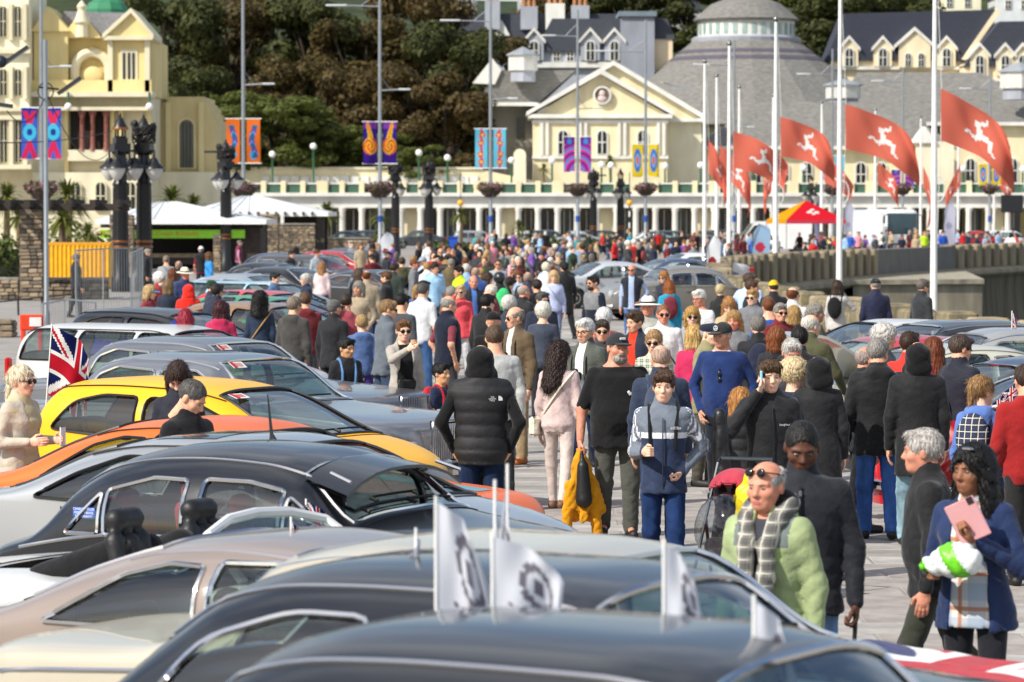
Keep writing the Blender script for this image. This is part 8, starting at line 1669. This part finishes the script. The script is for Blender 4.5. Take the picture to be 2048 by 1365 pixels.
zones = [  # px range, depth range, count, where
 (880, 1120, 118, 150, 24, 'between the white feather flags'), (690, 890, 125, 165, 15, 'around the left feather flag'), (1120, 1330, 130, 175, 26, 'right of the mid feather flag'), (1330, 1460, 140, 185, 16, 'behind the tall feather flag'), (940, 1440, 185, 245, 34, 'below the arcade'), (1440, 1700, 165, 230, 28, 'near the tent'), (1640, 2048, 200, 262, 36, 'near the coach'), (1010, 1180, 92, 116, 7, 'by the walker in black'), (860, 1010, 98, 116, 6, 'by the blue polo man')]
placed = [(o.location.x, o.location.y) for o, _ in PEOPLE.values()]
for x0, x1, d0, d1, n, wh in zones:
    for k in range(n):
        for tr_ in range(30):
            px, D = r3.uniform(x0, x1), r3.uniform(d0, d1); x = X(px, D)
            wx = float(np.interp(D, [p[1] for p in WALL[:-1]], [p[0] for p in WALL[:-1]]))
            if x < wx - .5 and all((x - a) ** 2 + (D - b_) ** 2 > .42 for a, b_ in placed): break
        else: continue
        placed.append((x, D)); nm, col, _ = r3.choices(CN, [c_[2] for c_ in CN])[0]; far_person(px, D, nm, col, wh)
# ================================================================== DETAILS ON AND WITH PEOPLE
def part_of(o, nm): return next(c for c in o.children if c.name.split('.')[0] == nm)
def recolor(ob, mats, fn):
    me = ob.data; n = len(me.polygons); c = np.zeros(n * 3, np.float32); me.polygons.foreach_get('center', c); c = c.reshape(-1, 3)
    for m in mats: me.materials.append(m)
    me.polygons.foreach_set('material_index', fn(c).astype(np.int32)); me.update()
def held(name, label, cat, o, build):                 # a thing of its own, built in the frame of the person who has it
    t = tag(link(name, None, loc=o.location, rot=o.rotation_euler), label, cat, None, 'thing'); build(t); return t
def decal(o, I, th, x, z, me, name, front=True, dy=.014):
    ry, cy = chest_y(I, x, z, th); y = cy - ry - dy if front else cy + ry + dy; T = np.array(I['tab']); rx = float(np.interp(z, T[:, 0], T[:, 1])) + th; a = math.atan2(x * ry / rx, math.sqrt(max(1e-4, rx * rx - x * x)))
    return link(name, me, o, loc=I['tors']((x, y, z)), rot=(R(90), 0, a if front else math.pi - a))
WH = mat('plain', '#e6e6e4', .6)
o, I = PEOPLE['tee']
q = MB(); q.tube([(-.05, .01, 0), (-.03, -.012, 0), (-.012, -.015, 0), (0, .015, 0), (.018, .045, 0), (.038, .055, 0), (.05, .04, 0)], [.013, .016, .012, .015, .016, .014, .01], 6); decal(o, I, .012, .12, .72 * 1.83, q.mesh('chest_mark', WH, True), 'chest_mark')
cp_ = part_of(o, 'cap'); q = MB(); q.rbox((0, -.1, .085), (.05, .012, .022), .004); q.build('cap_badge', mat('plain', '#c9c9c6'), cp_)
def yj(t):
    W = np.array(I['A'][-1][2]) + (0, -.02, -.1); f = Field(W + (-.35, -.3, -.8), W + (.35, .3, .12), .013); x, y, z = f.pts((slice(None),) * 3); u = np.clip((W[2] - z) / .62, 0, 1); cx = W[0] + .05 * np.sin(u * 3) * u; a = np.arctan2(y - W[1], x - cx); rp = 1 + .2 * u * np.sin(5 * a + 3 * u) + .1 * u * np.sin(11 * a - 4 * u)
    rx = (.035 + .15 * u ** .7) * rp; ry_ = (.035 + .06 * u ** .7) * rp; e = np.sqrt(((x - cx) / rx) ** 2 + ((y - W[1]) / ry_) ** 2); f.F = np.maximum((e - 1) * np.minimum(rx, ry_), np.maximum(z - W[2] - .03, W[2] - .56 - .07 * np.sin(3 * a) - z))
    for dx, dz in ((-.13, -.7), (.15, -.74)): f.cap(W + (dx * .7, -.03, -.3), W + (dx, -.02, dz), .055, .045, .03)
    f.wrinkle(.008, 3, 70, 40); link('jacket', mesh_from('jacket', *f.mesh(), None, [mat('cloth', '#cf8d10')]), t)
    for dx, dz in ((-.13, -.7), (.15, -.74)): q = MB(); q.lathe([(.042, dz - .06), (.05, dz + .01)], 10, tuple(W + (dx, -.02, 0))); q.build('cuff', mat('cloth', '#c07c08'), t, True)
    f = Field(W + (-.15, -.3, -.55), W + (.15, .05, .05), .014); f.cap(W + (.01, -.1, -.12), W + (.02, -.1, -.42), .05, .075, .0); f.cap(W + (0, -.08, 0), W + (.01, -.1, -.12), .018, .03, .02); link('black_bag', mesh_from('black_bag', *f.mesh(), None, [mat('shiny', '#151517', .5)]), t)
held('carried_jacket', 'mustard yellow jacket and black bag hanging from big man hand', 'jacket', o, yj)
o, I = PEOPLE['track']; j = part_of(o, 'jacket'); h = 1.69
A = I['A']
def trackfn(c):
    r = np.zeros(len(c)); z = c[:, 2]; r[z > .71 * h] = 1; r[(z > .695 * h) & (z < .722 * h)] = 2
    for s_ in (1, -1):
        S, E, W = [np.array(p) for p in A[s_]]; 
        for a, b_ in ((S, E), (E, W)):
            ab = b_ - a; t = np.clip(((c - a) @ ab) / (ab @ ab), 0, 1); d = np.linalg.norm(c - a - t[:, None] * ab, axis=1); m = (d < .085) & (np.abs(c[:, 0]) > .17); r[m] = 1; n_ = np.cross(ab, (0, 1, 0)); n_ = n_ / np.linalg.norm(n_); k = (c - a) @ np.array((0, 1, 0)); r[m & (np.abs((k % .03) - .015) < .007) & (np.abs(k) < .045) & ((c[:, 0] - a[0]) * s_ > 0)] = 2
    return r
recolor(j, [mat('cloth', '#6c7480'), mat('cloth', '#dcdee2')], trackfn)
q = MB(); ry, cy = chest_y(I, 0, .6 * h, .026); q.tube([I['tors']((0, chest_y(I, 0, z, .026)[1] - chest_y(I, 0, z, .026)[0] - .012, z)) for z in np.linspace(.47 * h, .79 * h, 12)], .006, 5); q.build('zip', mat('metal', '#6c7078'), o, True); decal(o, I, .026, .1, .745 * h, text_mesh('adidas', .035, WH), 'chest_lettering')
def lb(t):
    W = np.array(A[1][1]) + (.13, -.05, .25); f = Field((W[0] - .2, W[1] - .2, .05), (W[0] + .25, W[1] + .2, W[2] + .15), .02); f.cap(W, W + (.02, 0, -.5), .05, .075, 0); f.cap(W + (.02, 0, -.5), (W[0] + .04, W[1], .12), .075, .035, .02); f.wrinkle(.008, 2, 30, 20); link('bag', mesh_from('bag', *f.mesh(), None, [mat('shiny', '#121214', .4)]), t)
    for dx in (-.03, .09): q = MB(); q.lathe([(.055, -.015), (.055, .015)], 14, (W[0] + dx + .03, W[1], .058), Matrix.Rotation(R(90), 4, 'Y')); q.lathe([(.03, -.02), (.03, .02)], 10, (W[0] + dx + .03, W[1], .058), Matrix.Rotation(R(90), 4, 'Y')); q.build('wheel', WH, t, True)
held('folded_buggy_bag', 'long narrow black folded buggy bag upright beside the track jacket youth', 'bag', o, lb)
o, I = PEOPLE['puffer']; x = -.13
for k, tx in enumerate(('THE', 'NORTH', 'FACE')): decal(o, I, .05, x + .02, .765 * 1.8 - k * .014, text_mesh(tx, .018, WH), 'back_lettering', False, .02)
q = MB(); q.prism([(0, -.02), (.035, -.02), (.034, 0), (.02, .015), (0, .02)], -.002, .002); decal(o, I, .05, x - .03, .76 * 1.8, q.mesh('back_logo', WH), 'back_logo', False, .02)
o, I = PEOPLE['navy']; c = part_of(o, 'cap'); q = MB(); q.tube([(.022 * math.cos(a), -.1 - .004, .088 + .022 * math.sin(a)) for a in np.linspace(0, 6.28, 20, endpoint=False)], .0035, 5, closed=True); [q.tube([(0, -.105, .088), (.02 * math.cos(a), -.105, .088 + .02 * math.sin(a))], .003, 4) for a in (1.571, 3.665, 5.76)]; q.build('cap_emblem', WH, c, True)
q = MB(); z = .715 * 1.8; ry, cy = chest_y(I, 0, z, .021); [q.ball((dx, cy - ry - .022, z - dz), .026, 8, 6, (.75, .3, 1.2)) for dx, dz in ((0, .0), (.004, .06))]; q.tube([(0, cy - ry - .018, z + .06), (.004, cy - ry - .02, z - .12)], .004, 4); q.build('hung_sunglasses', mat('shiny', '#111113', .2), o, True)
q = MB(); [q.tube([I['tors']((s_ * .02, -.1, .805 * 1.8)), I['tors']((s_ * .075, -.045, .84 * 1.8)), I['tors']((s_ * .07, .03, .85 * 1.8))], [.02, .024, .018], 6) for s_ in (-1, 1)]; q.build('shirt_collar', mat('cloth', '#b8c4dc'), o, True)
o, I = PEOPLE['phone']; W = np.array(I['A'][-1][2]); q = MB(); q.rbox(tuple(W + (.03, -.0, .1)), (.02, .075, .15), .006); q.build('phone', mat('plain', '#8cc4d8', .2), o); decal(o, I, .029, .11, .72 * 1.74, text_mesh('berghaus', .026, WH), 'chest_lettering'); q = MB(); q.tube([I['tors']((.01, chest_y(I, 0, z, .029)[1] - chest_y(I, 0, z, .029)[0] - .012, z)) for z in np.linspace(.46 * 1.74, .8 * 1.74, 12)], .005, 5); q.build('zip', mat('metal', '#4c5058'), o, True)
o, I = PEOPLE['lime']; h = 1.66
f = Field((-.3, -.4, .75), (.3, .2, 1.5), .012)
for s_, z1 in ((-1, 1.0), (1, .86)):
    P = [(s_ * .1, .04, .865 * h), (s_ * .085, -.075, .83 * h), (s_ * .055, -.15, .76 * h), (s_ * .06, -.19, .66 * h), (s_ * .065, -.2, z1)]; P = [I['tors'](p) for p in P]
    for a, b_ in zip(P, P[1:]): f.cap(a, b_, .045, .042, .02)
f.cap((-.06, .07, .87 * h), (.06, .07, .87 * h), .05, .05, .03); f.wrinkle(.008, 1, 30, 22); link('scarf', mesh_from('scarf', *f.mesh(), None, [plaid('#8c8a80', '#3a3a3e', '#c8c4b8', 16)]), o)
f = Field((-.2, -.2, 1.3), (.2, .2, 1.6), .012); f.cap((-.06, 0, .865 * h), (.06, 0, .865 * h), .075, .075, .0); f.ell((0, -.02, .875 * h), (.1, .1, .06), .03); f.wrinkle(.007, 4, 40, 30); link('neck_warmer', mesh_from('neck_warmer', *f.mesh(), None, [mat('cloth', '#121214')]), o)
g_ = link('raised_sunglasses', GLASS[True], o); hd = Vector(I['head']); g_.matrix_local = Matrix.Translation(hd) @ Matrix.Rotation(R(-12), 4, 'Z') @ Matrix.Translation((0, .018, .052)) @ Matrix.Rotation(R(-12), 4, 'X') @ Matrix.Scale(1.08, 4)
jk = part_of(o, 'jacket'); recolor(jk, [mat('cloth', '#6c7472'), mat('cloth', '#a8bc7c')], lambda c: np.where((np.abs(c[:, 0]) > .1) & (np.abs(c[:, 0]) < .15) & (c[:, 2] > .74 * h) & (c[:, 1] < -.02), 1, np.where((np.abs(c[:, 0]) < .13) & (c[:, 1] < -.1) & (np.abs(c[:, 2] - 1.22) < .06), 2, 0)))
o, I = PEOPLE['bomber']; h = 1.8; q = MB(); q.tube([I['tors']((0, chest_y(I, 0, z, .026)[1] - chest_y(I, 0, z, .026)[0] - .012, z)) for z in np.linspace(.46 * h, .82 * h, 12)], .007, 5); q.build('zip', mat('metal', '#33353c'), o, True); q = MB(); q.rbox(I['tors']((0, chest_y(I, 0, .8 * h, .026)[1] - chest_y(I, 0, .8 * h, .026)[0] - .018, .8 * h)), (.015, .01, .03), .003); q.build('zip_pull', mat('metal', '#c0c4c8'), o)
W = np.array(I['A'][1][2]) + (0, 0, -.1)
def stick(t): q = MB(); q.tube([tuple(W + (0, 0, .06)), tuple(W + (0, -.02, -.02)), (W[0] - .04, W[1] + .05, .02)], [.014, .012, .009], 8); q.build('shaft', mat('plain', '#141416', .4), t, True); q = MB(); q.ball((W[0] - .04, W[1] + .05, .02), .018, 8, 6); q.build('ferrule', mat('plain', '#2a2a2a'), t, True)
held('walking_stick', 'thin black walking stick hanging from bomber jacket man hand', 'walking stick', o, stick)
o, I = PEOPLE['braids']; W = np.array(I['A'][1][2]); V2 = np.array(I['A'][-1][2])
def tab(t): M = Matrix.Translation(tuple(W + (-.02, -.04, .1))) @ Matrix.Rotation(R(-25), 4, 'Y') @ Matrix.Rotation(R(10), 4, 'X'); q = MB(); q.rbox((0, 0, 0), (.17, .014, .22), .006); q.V = [tuple(M @ Vector(v)) for v in q.V]; q.build('case', mat('plain', '#d09a9c', .5), t); q = MB(); q.rbox((.06, -.009, .09), (.035, .004, .035), .002); q.V = [tuple(M @ Vector(v)) for v in q.V]; q.build('camera_lens', mat('plain', '#3a3034', .2), t)
held('tablet', 'pink tablet case held by woman with braids', 'tablet', o, tab)
def cb(t):
    c0 = W + (-.06, -.08, -.1); f = Field(c0 - .25, c0 + .25, .014); f.ell(c0, (.13, .08, .09), 0); f.ell(c0 + (-.1, 0, -.03), (.1, .06, .05), .03); f.wrinkle(.014, 2, 60, 45); V, F = f.mesh(); ctr = V[F].mean(1); link('bag', mesh_from('bag', V, F, (np.sin(ctr[:, 0] * 30 + ctr[:, 2] * 18) > .2).astype(int), [mat('shiny', '#e6e8e6', .4), mat('shiny', '#6cc828', .4)]), t)
held('plastic_bag', 'crumpled green and white plastic bag in front of plaid shirt', 'bag', o, cb)
q = MB(); q.tube([tuple(V2 + (.04 * math.cos(a), .04 * math.sin(a) - .0, .02)) for a in np.linspace(0, 6.28, 14, endpoint=False)], .009, 6, closed=True); q.build('wristband', mat('plain', '#e84c50'), o, True)
hr = part_of(o, 'hair'); q = MB(); q.rbox((.03, -.075, .12), (.06, .02, .016), .004); q.build('hair_clip', mat('chrome', '#e0e0e0'), hr)
# bearded man's two-tone quilted top
o, I = PEOPLE['bearded man in sunglasses and grey quilted navy top']; recolor(part_of(o, 'sweater'), [mat('cloth', '#77797a')], lambda c: ((c[:, 2] > .66 * 1.78) & (np.abs(c[:, 0]) < .2)).astype(int))
# silver helmet held by the boy
o, I = PEOPLE['fair haired boy in blue hoodie seen from behind']; W = np.array(I['A'][-1][2]) + (0, -.02, -.12)
def hl(t): f = Field(W - .22, W + .22, .014); f.ell(W, (.13, .15, .13), 0); f.ell(W + (0, -.12, -.02), (.09, .08, .06), .02, sub=True); link('shell', mesh_from('shell', *f.mesh(), None, [mat('paint', '#b9bcc0', None, metal=.5)]), t); q = MB(); q.ball(tuple(W + (0, -.03, -.01)), .115, 10, 8); q.build('visor', mat('pane', '#202428'), t, True)
held('motorcycle_helmet', 'silver helmet hanging from boy hand by pointing woman', 'helmet', o, hl)
# red pushchair with rain cover and yellow bag
D = 26.0; t = thing('pushchair', 'red pushchair with clear rain cover and yellow shopping bag', 'pushchair', (X(1462, D), D, 0), R(-20))
q = MB()
for s_ in (-1, 1): q.tube([(s_ * .2, .35, 1.02), (s_ * .22, .1, .62), (s_ * .22, -.32, .1)], .013, 6); q.tube([(s_ * .22, .1, .62), (s_ * .23, .3, .1)], .013, 6)
q.tube([(-.23, .3, .12), (.23, .3, .12)], .01, 6); q.tube([(-.2, .35, 1.02), (-.2, .42, 1.05), (.2, .42, 1.05), (.2, .35, 1.02)], .015, 6); q.build('frame', mat('metal', '#55585c'), t, True)
f = Field((-.3, -.4, .2), (.3, .4, 1.0), .018); f.cap((-.13, 0, .42), (.13, 0, .42), .07, .07, 0); f.cap((-.13, .1, .45), (-.13, .22, .82), .05, .04, .03); f.cap((.13, .1, .45), (.13, .22, .82), .05, .04, .03); f.cap((0, .1, .45), (0, .22, .82), .07, .06, .04); f.cap((-.12, -.12, .36), (.12, -.12, .36), .06, .06, .03); link('seat', mesh_from('seat', *f.mesh(), None, [mat('cloth', '#2a2428')]), t)
f = Field((-.35, -.35, .6), (.35, .45, 1.15), .018); f.ell((0, .14, .8), (.21, .23, .2), 0); f.ell((0, .1, .76), (.195, .22, .18), .005, sub=True); f.clip(zmin=.84); link('hood', mesh_from('hood', *f.mesh(), None, [mat('cloth', '#a83848')]), t)
f = Field((-.35, -.5, .3), (.35, .3, .95), .02); f.ell((0, -.1, .56), (.23, .28, .27), 0); f.wrinkle(.012, 2, 40, 30); link('rain_cover', mesh_from('rain_cover', *f.mesh(), None, [mat('glass', '#e8ecee', refl=.06)]), t)
for s_, y in ((-1, -.34), (1, -.34), (-1, .3), (1, .3)): q = MB(); q.lathe([(.04, -.02), (.085, -.022), (.09, 0), (.085, .022), (.04, .02)], 16, (s_ * .23, y, .09), Matrix.Rotation(R(90), 4, 'Y')); q.build('wheel', mat('plain', '#dcdcda', .5), t, True)
def yb(): f = Field((-.2, -.1, -.5), (.25, .15, .15), .016); f.cap((0, 0, 0), (.02, 0, -.3), .04, .1, .0); f.cap((-.06, 0, -.15), (-.04, 0, -.4), .05, .06, .05); f.wrinkle(.012, 3, 40, 24); V, F = f.mesh(); tag(link('shopping_bag', mesh_from('shopping_bag', V, F, None, [mat('shiny', '#e8c808', .45)]), loc=(X(1500, D), D - .1, .98)), 'bright yellow plastic shopping bag hung on the pushchair handle', 'bag')
yb()
o, I = PEOPLE['fleece']
